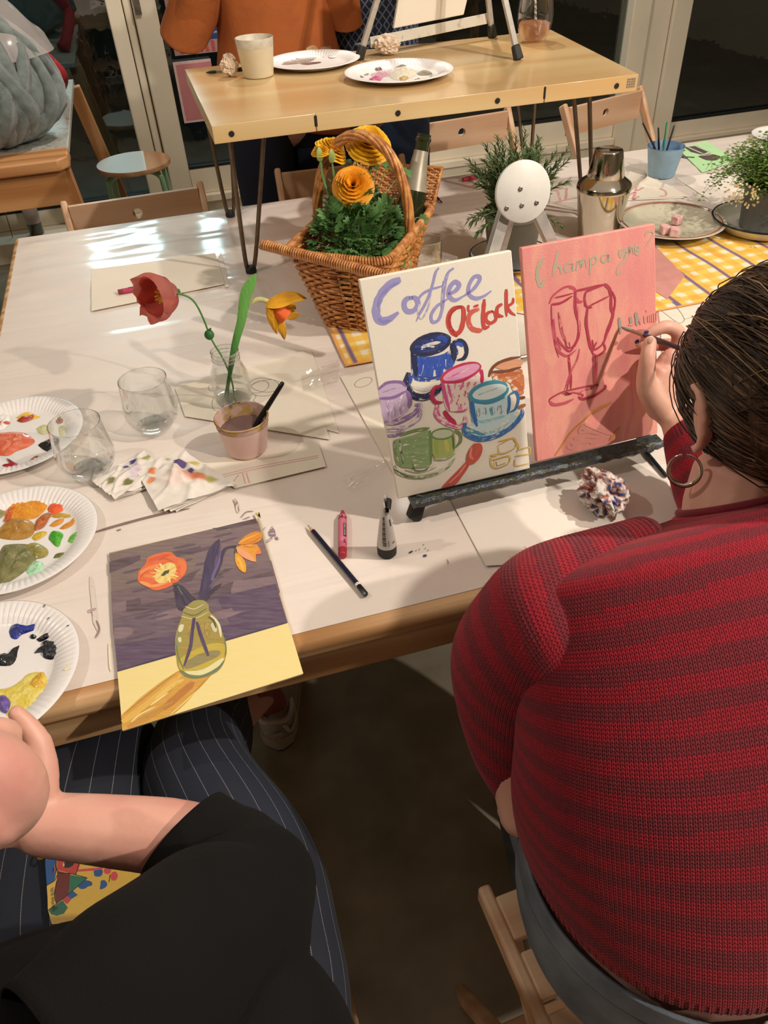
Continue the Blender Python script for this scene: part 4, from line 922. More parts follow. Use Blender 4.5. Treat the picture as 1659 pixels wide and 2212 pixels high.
def flower(px_, py_, y, R, d, m_, seed, base_px, lobes=5):
    c = aty(px_, py_, y); k = ranunc(c, d, R, seed, m_); f = k.build('flower_head', m_, pl, ang=180)
    k = M(); k.tube([pc+V(0, 0, .11)+V(rnd(-.01, .01), 0, 0), aty(*base_px, y+.005), c-V(d).normalized()*R*.35], [.0021, .0020, .0019], 8, sm=4); k.build('stem', stem_g, pl)
    k = M(); D = V(d).normalized(); k.lathe([(.002, -R*.5), (R*.3, -R*.42), (R*.42, -R*.2), (R*.1, -R*.3)], 10, c, ax=D); k.build('calyx', stem_g, pl)
flower(797, 310, 1.55, .040, (.05, -.55, .83), yel, 1, (800, 400)); flower(763, 402, 1.50, .036, (-.15, -.7, .6), ora, 2, (770, 450))
flower(717, 325, 1.56, .030, (.5, -.2, .8), yel, 3, (730, 400)); flower(693, 327, 1.54, .017, (-.1, -.1, 1), yel, 4, (705, 400))
for (a, b, bx) in (((716, 338), (728, 410), .006), ((690, 334), (706, 410), .007)):
    c = aty(*a, 1.53); k = M(); k.lathe([(0, -.012), (.005, -.010), (.0075, -.002), (.0062, .006), (.002, .013), (0, .014)], 10, c, rf=lambda a_, i, r, z: 1+.1*math.cos(a_*5)); k.build('bud', mat('pale_bud_green', '#9aa85e', .5, .1, 60), pl)
    k = M(); k.tube([pc+V(0, 0, .11), aty(*b, 1.53), c-V(0, 0, .01)], .0021, 8, sm=4); k.build('stem', stem_g, pl)

# champagne bottle leaning in the basket
bg = NT('dark_green_bottle_glass'); bg.p(Base_Color=C('#232a14'), Roughness=.06, Specular_IOR_Level=.7, Coat_Weight=.6, Coat_Roughness=.03); bg = bg.m
a0 = bp(.085, .035, .01); top = aty(917, 290, 1.63); ax = (top-a0).normalized(); Lb = (top-a0).length
bt = thing('champagne_bottle', 'dark green sparkling wine bottle leaning in the back of the basket', 'bottle', a0); k = M()
k.lathe([(0, .004), (.030, 0), (.036, .005), (.037, .012), (.037, Lb*.46), (.035, Lb*.54), (.027, Lb*.66), (.018, Lb*.80), (.0145, Lb*.92), (.0155, Lb*.955), (.0172, Lb*.958), (.0172, Lb*.975), (.0150, Lb*.98), (.0150, Lb), (.0115, Lb), (.011, Lb*.9), (0, Lb*.88)], 36, a0, ax=ax); k.build('bottle', bg, bt)
k = M(); k.lathe([(.0276, Lb*.655), (.0190, Lb*.795), (.0158, Lb*.87), (.0153, Lb*.90)], 36, a0, ax=ax, rf=lambda a, i, r, z: 1.015+(.02 if i == 3 else 0)*math.sin(a*3)); k.build('foil_collar', mat('silver_neck_foil', '#a89f8c', .4, .12, 60, Metallic=.35), bt)
k = M(); k.lathe([(.0375, Lb*.18), (.0375, Lb*.42)], 36, a0, ax=ax); k.build('label', mat('dark_label', '#2b2c3a', .5), bt)

# rosemary -----------------------------------------------------------------
def enamel(c, R, h, label, name='enamel_saucer'):
    t = thing(name, label, 'saucer', c, group=None); k = M()
    k.lathe([(0, .001), (R*.72, .001), (R*.80, .004), (R*.95, h-.004), (R*.985, h-.001), (R*.96, h-.0005), (R*.93, h-.004), (R*.78, .007), (R*.7, .004), (0, .004)], 56); k.build('dish', mat('white_enamel', '#ddd8cc', .18, .03, 30, Coat_Weight=.6, Coat_Roughness=.04), t, local=True, ang=70)
    k = M(); k.tube([(R*.985*math.cos(2*PI*i/56), R*.985*math.sin(2*PI*i/56), h-.0015) for i in range(56)], .0026, 8, closed=True); k.build('blue_rim', mat('navy_enamel', '#16222c', .15, .05, 20, Coat_Weight=.6), t, local=True); return t
gpot = mat('grey_plastic_pot', '#5d5c58', .5, .06, 30)
def pot(parent, c, rt, rb, h, m_=None):
    k = M(); k.lathe([(0, 0), (rb, 0), (rb+.001, .003), (rt-.004, h-.012), (rt-.003, h-.011), (rt, h-.010), (rt+.001, h), (rt-.003, h), (rt-.005, h-.012), (0, h-.014)], 44, c); k.build('pot', m_ or gpot, parent, ang=50)
    k = M(); k.lathe([(0, h-.010), (rt-.005, h-.012)], 24, c, rf=lambda a, i, r, z: 1); k.build('soil', mat('potting_soil', '#2b2018', .95, .4, 200, .003, 200), parent)
RP = V(.758, 1.630, PZ)
enamel(RP, .098, .022, 'white enamel saucer with a black rim under the rosemary pot')
rt = thing('rosemary_plant', 'bushy potted rosemary behind the round head of the easel', 'plant', RP+V(0, 0, .0045))
pot(rt, RP+V(0, 0, .0045), .069, .053, .118)
nl = leafmat('rosemary_needle', '#33502f', '#5f7c4a', .12); k = M(); s2 = M()
for i in range(100):
    a = rnd(0, 2*PI); rr = math.sqrt(rnd(0, 1)); b = RP+V(math.cos(a)*rr*.04, math.sin(a)*rr*.04, .108)
    lean = rr*rnd(.06, .135); h = rnd(.10, .20)*(1-.35*rr); tip = RP+V(math.cos(a)*lean, math.sin(a)*lean, .115+h)
    if i in (3, 9, 15, 20, 27, 35): tip = RP+V((-1 if i % 2 else 1)*rnd(.10, .135), -rnd(.01, .05), rnd(.06, .14))
    c_ = [b, b*.5+tip*.5+V(0, 0, .02), tip]; q = crom(c_, 7); s2.tube(q, .0013, 4); n = len(q)
    for j in range(2, 46):
        u = j/46*(n-1.01); i0 = int(u); p_ = V(*q[i0])*(1-(u-i0))+V(*q[i0+1])*(u-i0); d = (V(*q[i0+1])-V(*q[i0])).normalized(); o_ = d.orthogonal().normalized(); w_ = d.cross(o_); aa = j*2.4
        o_ = o_*math.cos(aa)+w_*math.sin(aa); L = rnd(.017, .028)*(1-.30*u/n); dd = (o_*.75+d*.75).normalized(); s_ = dd.cross(d).normalized()*.0013
        k.add([p_-s_, p_+s_, p_+dd*L*.55+s_*1.2, p_+dd*L+V(0, 0, -.001), p_+dd*L*.55-s_*1.2], [(0, 1, 2, 4), (4, 2, 3)])
stuff(k.build('needles', nl, rt, ang=180)); s2.build('stems', mat('woody_stem', '#6d6a44', .7), rt)

# maidenhair fern ----------------------------------------------------------
FP = V(1.400, 1.575, PZ+.006)
enamel(FP, .118, .030, 'large white enamel dish with a black rim under the maidenhair fern', 'enamel_dish')
ft = thing('maidenhair_fern', 'airy potted maidenhair fern at the right edge', 'plant', FP+V(0, 0, .0045)); pot(ft, FP+V(0, 0, .0045), .062, .049, .105)
k = M(); s2 = M(); k2 = M()
for i in range(150):
    a = rnd(0, 2*PI); lean = rnd(.02, .14); h = rnd(.02, .13)*(1-.35*lean/.15); b = FP+V(math.cos(a)*.02, math.sin(a)*.02, .098)
    tip = FP+V(math.cos(a)*lean, math.sin(a)*lean, .10+h-.3*max(0, lean-.08)); mid = b*.5+tip*.5+V(0, 0, .03); q = crom([b, mid, tip, tip+V(math.cos(a)*.02, math.sin(a)*.02, -.03)], 6); s2.tube(q, .0005, 3)
    for j in range(34):
        i0 = rnd(.3, .98)*(len(q)-1); ii = int(i0); p_ = V(*q[ii])+V(rnd(-.013, .013), rnd(-.013, .013), rnd(-.012, .010)); s = rnd(.0055, .009); aa = rnd(0, 2*PI); X = V(math.cos(aa), math.sin(aa), rnd(-.5, .3)).normalized(); Y = V(0, 0, 1).cross(X).normalized()
        (k2 if (i % 29 == 0) else k).add([p_, p_+X*s*.6+Y*s*.6, p_+X*s+Y*s*.15, p_+X*s*1.0-Y*s*.2, p_+X*s*.55-Y*s*.6], [(0, 1, 2), (0, 2, 3), (0, 3, 4)])
for i in range(60):
    p_ = aty(rnd(1572, 1640), rnd(395, 448), 1.50)+V(0, rnd(-.02, .02), 0); s = rnd(.005, .008); aa = rnd(0, 2*PI); X = V(math.cos(aa), -.3, math.sin(aa)).normalized(); Y = V(0, -1, .3).cross(X).normalized()
    k2.add([p_, p_+X*s*.6+Y*s*.6, p_+X*s, p_+X*s*.55-Y*s*.6], [(0, 1, 2), (0, 2, 3)])
stuff(k.build('leaflets', leafmat('fern_leaflet', '#3f6a26', '#7fa34a', .3), ft, ang=180)); stuff(k2.build('dried_leaflets', leafmat('dried_leaflet', '#b59a6a', '#d9c79a', .3), ft, ang=180)); s2.build('fronds', mat('dark_frond_stem', '#3a2a1a', .5), ft)

# cocktail shaker ------------------------------------------------------------
SP_ = V(1.018, 1.690, PZ); sz = aty(1315, 322, 1.69).z-PZ
ss = mat('polished_stainless', '#c9c0b0', .10, .04, 20, Metallic=1.)
t = thing('cocktail_shaker', 'polished steel cocktail shaker behind the pink canvas', 'shaker', SP_)
k = M(); k.lathe([(0, 0), (.044, 0), (.047, .003), (.0635, sz*.57), (.0645, sz*.58), (.0640, sz*.59)], 56, SP_); k.build('beaker', ss, t, ang=50)
k = M(); k.lathe([(.0655, sz*.575), (.0655, sz*.60), (.062, sz*.64), (.045, sz*.70), (.0415, sz*.715), (.040, sz*.725)], 56, SP_); k.build('strainer_shoulder', ss, t, ang=50)
k = M(); k.lathe([(.043, sz*.71), (.0435, sz*.725), (.0325, sz*.985), (.031, sz*.997), (.029, sz), (.027, sz*.993), (0, sz*.992)], 48, SP_); k.build('cap', ss, t, ang=50)

# ceramic plate with pink cubes
CP = V(1.196, 1.652, PZ+.005); cer = mat('speckled_stoneware', '#c5bfa8', .14, .10, 25, Coat_Weight=.7, Coat_Roughness=.03)
t = thing('ceramic_plate', 'glazed stoneware plate with a red ring holding pink sweets', 'plate', CP); k = M()
k.lathe([(0, 0), (.060, 0), (.064, .002), (.080, .006), (.112, .019), (.127, .024), (.130, .0255), (.127, .027), (.112, .0225), (.083, .0105), (.07, .007), (0, .006)], 64); k.build('plate', cer, t, local=True, ang=70)
k = M()
for r, z, w_ in ((.1205, .0256, .0014), (.1165, .0242, .0005)): k.tube([(r*math.cos(2*PI*i/64), r*math.sin(2*PI*i/64), z-.0002) for i in range(64)], w_, 5, closed=True)
k.build('red_ring', mat('red_glaze', '#9c4838', .2), t, local=True)
for i, (px_, py_, lb) in enumerate(((1462, 476, 'pink dusted sweet cube at the back of the stoneware plate'), (1457, 500, 'pink dusted sweet cube at the front of the stoneware plate'), (1436, 495, 'pink dusted sweet cube half hidden by the pink canvas'))):
    c = at(px_, py_, CP.z+.018); k = M(); k.box(-.0115, .0115, -.0105, .0105, -.0105, .0105); o = k.build('sweet_cube', mat('dusted_pink_sweet', '#d9aaa4', .75, .15, 90, .002, 120), None, local=True, bevel=.003)
    o.location = (c.x, c.y, CP.z+.0175+(.002 if i == 0 else 0)); o.rotation_euler = (0, 0, .4+i*.5); tag(o, lb, 'sweet', group='pink sweets on the stoneware plate')

# glasses behind the canvas, cocktail coupe, wine glass
def straight(c, r, h, label):
    t = thing('tumbler_glass', label, 'glass', c, group='straight tumblers behind the coffee canvas'); k = M()
    k.lathe([(r*.8, 0), (r*.84, .002), (r, h), (r-.0012, h), (r*.82, .008), (0, .007)], 40); k.build('wall', gl, t, local=True, ang=60)
    k = M(); k.lathe([(0, .0005), (r*.8, .0005), (r*.82, .007), (0, .0065)], 32); k.build('base', glb, t, local=True)
    k = M(); k.tube([(r*math.cos(2*PI*j/40), r*math.sin(2*PI*j/40), h) for j in range(40)], .0008, 6, closed=True); k.build('rim', bpy.data.materials['glass_rim'], t, local=True)
g1 = at(855, 556, PZ+.118); g2 = at(923, 516, PZ+.118)
straight(V(g1.x, g1.y, PZ+.0005), .0335, .118, 'clear straight tumbler in front of the basket, just above the coffee canvas'); straight(V(g2.x, g2.y, PZ), .034, .118, 'clear straight tumbler right of the basket corner')
t = thing('cocktail_glass', 'clear wide cocktail glass lying back behind the shaker', 'glass', (1.20, 1.90, PZ)); k = M(); rc = at(1360, 372, PZ+.125); bc = V(rc.x-.02, rc.y, PZ)
k.lathe([(.004, .062), (.02, .075), (.060, .123), (.0592, .123), (.019, .077), (0, .066)], 40, bc); k.build('bowl', gl, t)
k = M(); k.lathe([(0, 0), (.033, .0005), (.033, .002), (.006, .005), (.0032, .012), (.003, .058), (.005, .064)], 30, bc); k.build('stem', gl, t)
GP = V(1.024, 2.150, TS); t = thing('wine_glass', 'stemless glass of rose wine with a striped straw on the hairpin table', 'glass', GP, group=None); k = M(); hh = .125
k.lathe([(.027, 0), (.030, .003), (.040, .020), (.0455, .045), (.046, .065), (.042, .1), (.038, hh), (.0372, hh), (.0412, .1), (.045, .065), (.0445, .045), (.039, .022), (.022, .006), (0, .005)], 48, GP); k.build('bowl', gl, t)
k = M(); k.lathe([(0, .006), (.022, .0065), (.0387, .0222), (.0438, .042), (.0440, .044), (0, .044)], 40, GP); wn = NT('rose_wine'); wn.p(Base_Color=C('#e8a47e'), Roughness=.02, Transmission_Weight=.75, IOR=1.33, Emission_Strength=0); k.build('wine', wn.m, t)
k = M(); s0, s1 = GP+V(.012, .01, .008), GP+V(-.012, .004, .185); n = 40; cl = []
k.tube([s0+(s1-s0)*(i/n) for i in range(n+1)], .0032, 10, col=None)
for i in range(n+1):
    for j in range(10): cl.append(C('#e9e4dc') if ((i*.35+j/10) % 1) < .5 else C('#4a3a36'))
k.c = cl; o = k.build('striped_straw', vcol('straw_stripes', .5), t, colors=True)
o = M(); o.sphere(at(985, 590, PZ+.018), (.030, .028, .022), 20, 12); tag(o.build('lime_slice', mat('green_fruit', '#8a9a3a', .4, .12, 30), None, origin=tuple(at(985, 590, PZ))), 'green fruit half hidden above the coffee canvas', 'fruit')
def dish(c, label):
    t = thing('side_plate', label, 'plate', c); k = M(); k.lathe([(0, 0), (.05, 0), (.085, .010), (.10, .014), (.0985, .0155), (.083, .012), (.05, .004), (0, .004)], 48); k.build('plate', mat('white_glaze', '#d5cfc0', .2, .04, 30, Coat_Weight=.5), t, local=True)
    k = M(); k.tube([(.094*math.cos(2*PI*i/48), .094*math.sin(2*PI*i/48), .0152) for i in range(48)], .0009, 5, closed=True); k.build('red_line', mat('red_glaze', '#9c4838', .2), t, local=True)
dish(tuple(at(1085, 735, PZ+.001)), 'white side plate with a red line seen in the gap between the two canvases')
def crayon(a, b, label, r=.0052, col='#cf6a78', wrap='#df8a9c'):
    a, b = V(a), V(b); d = b-a; t = thing('crayon', label, 'crayon', a); k = M()
    k.tube([a, a+d*.03, a+d*.14], [r*.92, r, r], 20); k.tube([a+d*.13, a+d*.87], r*.97, 20); k.tube([a+d*.86, a+d*.89, a+d*.90, a+d*.98, b], [r*.97, r*.9, r*.78, r*.42, r*.36], 20); k.build('wax', mat('wax_'+col[1:], col, .45, .08, 40), t)
    k = M(); k.tube([a+d*.14, a+d*.86], r*1.06, 20); wr = k.build('wrapper', mat('wrap_'+wrap[1:], wrap, .6, .05, 40), t); return t
ca, cb_ = at(740, 1201, PZ+.0056), at(740, 1104, PZ+.0056); t = crayon(ca, cb_, 'red crayon in a pink wrapper lying beside the pencil', .0062, '#b02a3c', '#d9728a')
dd = (cb_-ca).normalized(); blk = mat('print_black', '#1a1718', .5)
k = M(); X = V(1, 0, 0); 
def curved(k, a, d, r, u0, u1, s0, s1):
    """patch on a crayon wrapper: u along, s across (angle)"""
    up = V(0, 0, 1); sd = d.cross(up).normalized(); vs = []
    for i in range(5):
        for j in range(7):
            an = s0+(s1-s0)*j/6; vs.append(a+d*(u0+(u1-u0)*i/4)+(sd*math.sin(an)+up*math.cos(an))*r)
    k.add(vs, [(i*7+j, i*7+j+1, (i+1)*7+j+1, (i+1)*7+j) for i in range(4) for j in range(6)])
Lc = (cb_-ca).length
curved(k, ca, dd, .0068, Lc*.36, Lc*.66, .25, .95)
for i in range(5): curved(k, ca, dd, .0068, Lc*(.76+.02*(i % 2)), Lc*(.80+.02*(i % 3)), -1.0+i*.42, -.75+i*.42)
curved(k, ca, dd, .0068, Lc*.23, Lc*.25, .3, .8); curved(k, ca, dd, .0068, Lc*.27, Lc*.29, .3, .8)
k.build('printed_band', blk, t)
text('JUMBO CRAYON', .0035, mat('print_white', '#e6e6e6', .5), t, ca+dd*Lc*.64+V(.0026, 0, .0066), (-dd), (1, 0, -.5))
t = crayon(at(255, 631, PZ+.0095), at(330, 618, PZ+.0095), 'dark red crayon on the blank sheet behind the poppy', .0058, '#8d2a40', '#b13c58')
k = M(); a_, b_ = at(255, 631, PZ+.0095), at(330, 618, PZ+.0095); curved(k, a_, (b_-a_).normalized(), .0066, .024, .06, -.9, .3); k.build('printed_band', blk, t)
crayon(at(1000, 388, PZ+.007), at(1045, 378, PZ+.007), 'red crayon stub beside the rosemary, far side', .006, '#a8283a', '#b8384a')
a, b = at(791, 1285, PZ+.0042), at(665, 1134, PZ+.0042); d = (b-a); L = d.length; d.normalize(); t = thing('pencil', 'dark blue hexagonal pencil with a white ring near its end', 'pencil', a); k = M()
k.tube([a+d*.024, b-d*.016], .0037, 6); k.build('barrel', mat('navy_lacquer', '#141a30', .25, .05, 10, Coat_Weight=.5), t, ang=20)
k = M(); k.tube([b-d*.0165, b-d*.004], [.0036, .0010], 12); k.build('sharpened_wood', mat('pencil_wood', '#d9a98a', .7), t)
k = M(); k.tube([b-d*.0042, b], [.0010, .0003], 8); k.build('graphite_tip', mat('graphite', '#3a3838', .4), t)
k = M(); k.tube([a+d*.020, a+d*.0245], .0038, 6); k.build('white_ring', mat('white_lacquer', '#dcd8d2', .3), t, ang=20)
k = M(); k.tube([a, a+d*.001, a+d*.0202], [.0033, .0037, .0037], 6); k.build('dipped_end', mat('black_lacquer', '#100f0f', .25, .05, 10), t, ang=20)
brush(at(955, 438, PZ+.004), at(938, 420, PZ+.004), .003, 'black pen end sticking out behind the basket', name='pen', cat='pen')

# paint tube standing on its cap
tc = V(.1955, .768, PZ); t = thing('paint_tube', 'white paint tube standing on its black cap with its end rolled up', 'paint tube', tc); k = M()
k.lathe([(0, 0), (.0125, 0), (.0137, .001), (.0140, .016), (.0132, .0168), (0, .0168)], 32, tc, rf=lambda a, i, r, z: 1+.012*math.cos(a*24)*(r > .012)); k.build('cap', capm, t)
wt = mat('white_tube_plastic', '#c9c4bc', .28, .05, 12); k = M(); vs = []; n = 14; m_ = 32
for i in range(n+1):
    u = i/n; z = .0165+.083*u; rx = .0136*(1-.25*u); ry = .0136*(1-u)**.75+.0006
    lean = V(.0, 0, 0)
    for j in range(m_): a = 2*PI*j/m_; vs.append(tc+V(rx*math.cos(a)*math.cos(1.2)-ry*math.sin(a)*math.sin(1.2), rx*math.cos(a)*math.sin(1.2)+ry*math.sin(a)*math.cos(1.2), z))
k.add(vs, [(i*m_+j, i*m_+(j+1) % m_, (i+1)*m_+(j+1) % m_, (i+1)*m_+j) for i in range(n) for j in range(m_)]+[tuple(n*m_+j for j in range(m_))]); k.build('tube', wt, t, ang=180)
k = M(); ux = V(math.cos(1.2), math.sin(1.2), 0); uy = V(-math.sin(1.2), math.cos(1.2), 0); vs = []
for i in range(18):
    a = i*.55; r = .0016+i*.00022; p_ = tc+uy*(-.004+r*math.cos(a))+V(0, 0, .088+r*math.sin(a)); vs += [p_-ux*.0108, p_+ux*.0108]
k.add(vs, [(2*i, 2*i+1, 2*i+3, 2*i+2) for i in range(17)])
for q, (h, w_) in enumerate(((.036, .0085), (.026, .006), (.020, .0075))):
    vs = []
    for i in range(8):
        u = i/7
        for j in range(4): v = (j/3*2-1)*(1-u*.8); vs.append(tc+ux*(v*w_-.002+q*.002)+uy*(-.006+q*.0035+.002*math.sin(u*3+q))+V(0, 0, .080+h*u))
    k.add(vs, [(i*4+j, i*4+j+1, (i+1)*4+j+1, (i+1)*4+j) for i in range(7) for j in range(3)])
k.build('rolled_end', mat('black_tube_print', '#2a2724', .3, .5, 300), t, ang=180)
k = M(); 
def tubepatch(k, z0, z1, a0, a1, n=5):
    vs = []
    for i in range(n+1):
        z = z0+(z1-z0)*i/n; u = (z-.0165)/.083; rx = .0136*(1-.25*u)+.00025; ry = .0136*(1-u)**.75+.0008
        for j in range(n+1): a = a0+(a1-a0)*j/n; vs.append(tc+V(rx*math.cos(a)*math.cos(1.2)-ry*math.sin(a)*math.sin(1.2), rx*math.cos(a)*math.sin(1.2)+ry*math.sin(a)*math.cos(1.2), z))
    W = n+1; k.add(vs, [(i*W+j, i*W+j+1, (i+1)*W+j+1, (i+1)*W+j) for i in range(n) for j in range(n)])
A0 = 3*PI/2-1.2  # angle facing the camera side (-y)
for i in range(16): tubepatch(k, .030+i*.0030, .0312+i*.0030+.0006*(i % 3), A0-.75, A0-.30)
for i in range(9): tubepatch(k, .024+.0008*i, .0244+.0008*i, A0-.72+.05*(i % 3), A0-.25)
tubepatch(k, .056, .068, A0+.55, A0+.85)
for i in range(4): tubepatch(k, .026, .0285, A0+.45+i*.10, A0+.50+i*.10)
tubepatch(k, .023, .034, A0-.02, A0+.03)
k.build('barcode_print', mat('grey_print', '#3b3836', .5), t, ang=180)

# napkins and tissues -------------------------------------------------------
def crumple(name, c, R, label, cat, colr, seed, flat=.8, cols=None, sc3=(1, 1, 1), group=None, parent=None, subd=5):
    bm = bmesh.new(); bmesh.ops.create_icosphere(bm, subdivisions=subd, radius=1); ca = []
    for v in bm.verts:
        d = v.co.normalized(); r = 1; q = d*1.7+V(seed, seed*.7, 0)
        w_ = V(noise.noise(q*1.5), noise.noise(q*1.5+V(9, 0, 0)), noise.noise(q*1.5+V(0, 9, 0)))
        rid = 1-abs(noise.noise(q*1.0+w_*.7))*2.4; rid2 = 1-abs(noise.noise(q*2.4+w_))*2; r = .74+.26*rid+.06*rid2+.02*noise.noise(q*6)+.22*noise.noise(q*.8)
        v.co = V(d.x*R*r*sc3[0], d.y*R*r*sc3[1], d.z*R*r*flat*sc3[2]); 
        if cols:
            nn = noise.noise(q*2.3+V(3, 3, 3)); n2 = noise.noise(q*3.1+V(7, 1, 2)); cc = C(colr)
            for thr, lo_, c_ in cols:
                if (nn if lo_ == 0 else n2) > thr: cc = C(c_)
            ca.append(cc)
        else: ca.append(C(colr))
    zmin = min(v.co.z for v in bm.verts)
    k = M(); k.add([(v.co.x, v.co.y, max(v.co.z-zmin, 0)) for v in bm.verts], [tuple(q.index for q in f.verts) for f in bm.faces], col=ca); bm.free()
    o = k.build(name, vcol('tissue_paper', .85), None, local=True, ang=35, colors=True); o.location = c
    if label: tag(o, label, cat, group)
    return o
crumple('crumpled_tissue', tuple(at(1297, 1100, PZ+.001)), .036, 'crumpled tissue smeared with red, blue and brown paint on the large sheet', 'tissue', '#cfc8c0', 3.3, .75,
        [(.12, 0, '#8a4a40'), (.26, 0, '#6d2a2e'), (.20, 1, '#b98468'), (.34, 1, '#2a3c78'), (.45, 0, '#4a4540')], (.9, 1.25, 1.1))
crumple('crumpled_tissue', (.218, 2.135, TS), .025, 'small wadded tissue left of the cream tumbler on the hairpin table', 'tissue', '#e3cdb4', 8.1, .95, None, (.9, .8, 1))
crumple('crumpled_tissue', tuple(at(838, 120, TS)), .030, 'wadded tissue behind the middle plate, below the easel ledge', 'tissue', '#dfcbb4', 12.4, .8, None, (1.1, .8, 1))
brush(V(.165, 2.19, TS+.0045), aty(590, 140, 2.19) if False else V(.345, 2.185, TS+.0045), .0045, 'dark brush lying at the back left of the hairpin table', tipcol='#1d3a2a', hm=mat('black_lacquer', '#100f0f', .25, .05, 10))
nap = vcol('napkin_paper', .85)
def napkin(px, label, seed, marks, h=.012, layers=4):
    P = [at(a, b, PZ) for a, b in px]; c = sum(P, V(0, 0, 0))/4; t = thing('paper_napkin', label, 'napkin', (c.x, c.y, PZ)); n = 44
    base = C('#e9e1d6')
    for ly in range(layers):
        k = M(); vs = []; cl = []; sh = .0025*(layers-1-ly); rot = .07*(layers-1-ly)*(1 if seed % 2 else -1)
        for j in range(n+1):
            for i in range(n+1):
                u, v = i/n, j/n; q = (P[0]*(1-u)+P[1]*u)*(1-v)+(P[3]*(1-u)+P[2]*u)*v; q = c+Matrix.Rotation(rot, 3, 'Z') @ (q-c)*(1-.04*(layers-1-ly))
                top = ly == layers-1; r = math.hypot(u-.5, v-.5)
                z = .0012+.0023*ly+(h*max(0, 1-r*2.0)*(1-abs(noise.noise(V(u*4+seed, v*4, 1)))*1.5)*(1 if top else .3)) + .004*abs(noise.noise(V(u*5+seed, v*3, ly*3.)))+(.004 if top else .001)*max(0, r-.45)*4*abs(noise.noise(V(u*3, v*3, seed+ly)))
                if top: z += .0035*max(0, 1-abs(math.sin((u*1.2+v+.3*noise.noise(V(u*2, v*2, seed)))*6))*2)
                vs.append((q.x+sh, q.y-sh, PZ+z)); cc = base
                if top:
                    for (mu, mv, mr, mc, ms) in marks:
                        d = math.hypot((u-mu)*1.0, (v-mv)*1.0)/mr+.55*noise.noise(V(u*11+mu*9, v*11, seed)); 
                        if d < 1: cc = lerp(cc, C(mc), min(1, (1-d)*ms))
                cl.append(cc)
        W = n+1; k.add(vs, [(j*W+i, j*W+i+1, (j+1)*W+i+1, (j+1)*W+i) for j in range(n) for i in range(n)], col=cl); k.build('folded_layer', nap, t, ang=180, colors=True)
    return t
napkin([(202, 1048), (250, 1085), (372, 1030), (312, 980)], 'folded napkin with violet and olive smears beside the wine glass', 2, [(.15, .72, .09, '#4a3a86', 3), (.20, .55, .06, '#55438a', 3), (.35, .2, .10, '#7d7c46', 3), (.72, .35, .10, '#76763e', 3), (.25, .95, .09, '#a2a05a', 2), (.55, .6, .22, '#b79fc0', .8), (.6, .85, .07, '#8a8a50', 2)], .010, 3)
napkin([(292, 1018), (345, 1112), (508, 1058), (400, 982)], 'folded napkin with orange, violet and yellow smears in front of the pink cup', 5, [(.25, .22, .10, '#e88a52', 3), (.42, .12, .07, '#ea9a68', 3), (.30, .68, .11, '#5a4a78', 4), (.55, .62, .16, '#eebba6', 1.5), (.66, .72, .12, '#e58c60', 2.2), (.35, .88, .10, '#c9b65e', 1.6), (.78, .85, .09, '#b9b060', 2), (.12, .6, .06, '#a9a27a', 1.5), (.6, .4, .2, '#f0d6cc', 1), (.52, .72, .05, '#5a4a78', 3)], .018, 4)

# ================================================================ EASEL WITH THE TWO CANVASES
CP0 = V(.3, .83, .792); CN = V(0, -.9754, .2203).normalized(); CU = V(0, .2203, .9754).normalized()
metal_w = mat('painted_aluminium', '#b9b4ab', .38, .12, 60, Metallic=.35)
crust = NT('paint_crusted_ledge'); _f = crust.noise(crust.co('Object', (1, 2.5, 2.5)), 60, 5, .7)
crust.p(Base_Color=crust.ramp(_f, [(.3, C('#1c1a16')), (.42, C('#2e2a20')), (.48, C('#4d5240')), (.53, C('#2a2a24')), (.57, C('#24406a')), (.60, C('#2b261c')), (.66, C('#75603c')), (.74, C('#221e18'))]), Roughness=.35); crust.bump(crust.noise(crust.co('Object'), 140, 4), .003); crust = crust.m
es = thing('table_easel', 'aluminium tabletop easel with a round white head holding two canvases', 'easel', (.45, .9, T))
DC = V(.441, .934, 1.168); F1, F2, F3 = V(.2535, .815, T), V(.668, .848, T), V(.475, 1.17, T)
def easel_leg(parent, top, foot, w_=.015, capc='#232422', label=None):
    d = (foot-top).normalized(); k = M(); up = CN; 
    k.bar(top, foot-d*.03, w_, .004, up); 
    s_ = d.cross(up).normalized()
    for sg in (-1, 1): k.bar(top+s_*sg*(w_/2-.001)-up*.005, foot-d*.03+s_*sg*(w_/2-.001)-up*.005, .002, .012, up)
    lg = k.build('leg', metal_w, parent, bevel=.0006)
    k = M(); k.bar(foot-d*.042, foot+V(0, 0, .002), w_+.004, .016, up, w2=w_+.007, h2=.018); k.build('rubber_foot', mat('rubber_foot', capc, .6, .2, 80), lg, bevel=.003)
easel_leg(es, DC+V(-.018, 0, -.018)-CN*(-.004), F1+V(0, .01, 0)); easel_leg(es, DC+V(.020, 0, -.018)+CN*.004, F2+V(0, .01, 0)); easel_leg(es, DC+V(0, .012, -.01), F3, .013)
k = M(); k.lathe([(0, 0), (.0355, 0), (.0375, .001), (.0375, .0055), (.0360, .0065), (0, .0065)], 56, DC+CN*.006, ax=CN); k.build('round_head', mat('white_head', '#dedad0', .45, .04, 50), es, ang=50)
for px_, py_ in ((1124, 408), (1094, 450), (1127, 444), (1159, 438)):
    p_ = atpl(px_, py_, DC+CN*.0125, CN); k = M(); k.lathe([(.0010, .0005), (.0018, .0014), (.0028, .0012), (.0032, 0)], 16, p_, ax=CN); k.build('rivet', mat('brushed_steel', '#9a958c', .3, .05, 40, Metallic=.9), es)
k = M(); n = 90; vs = []
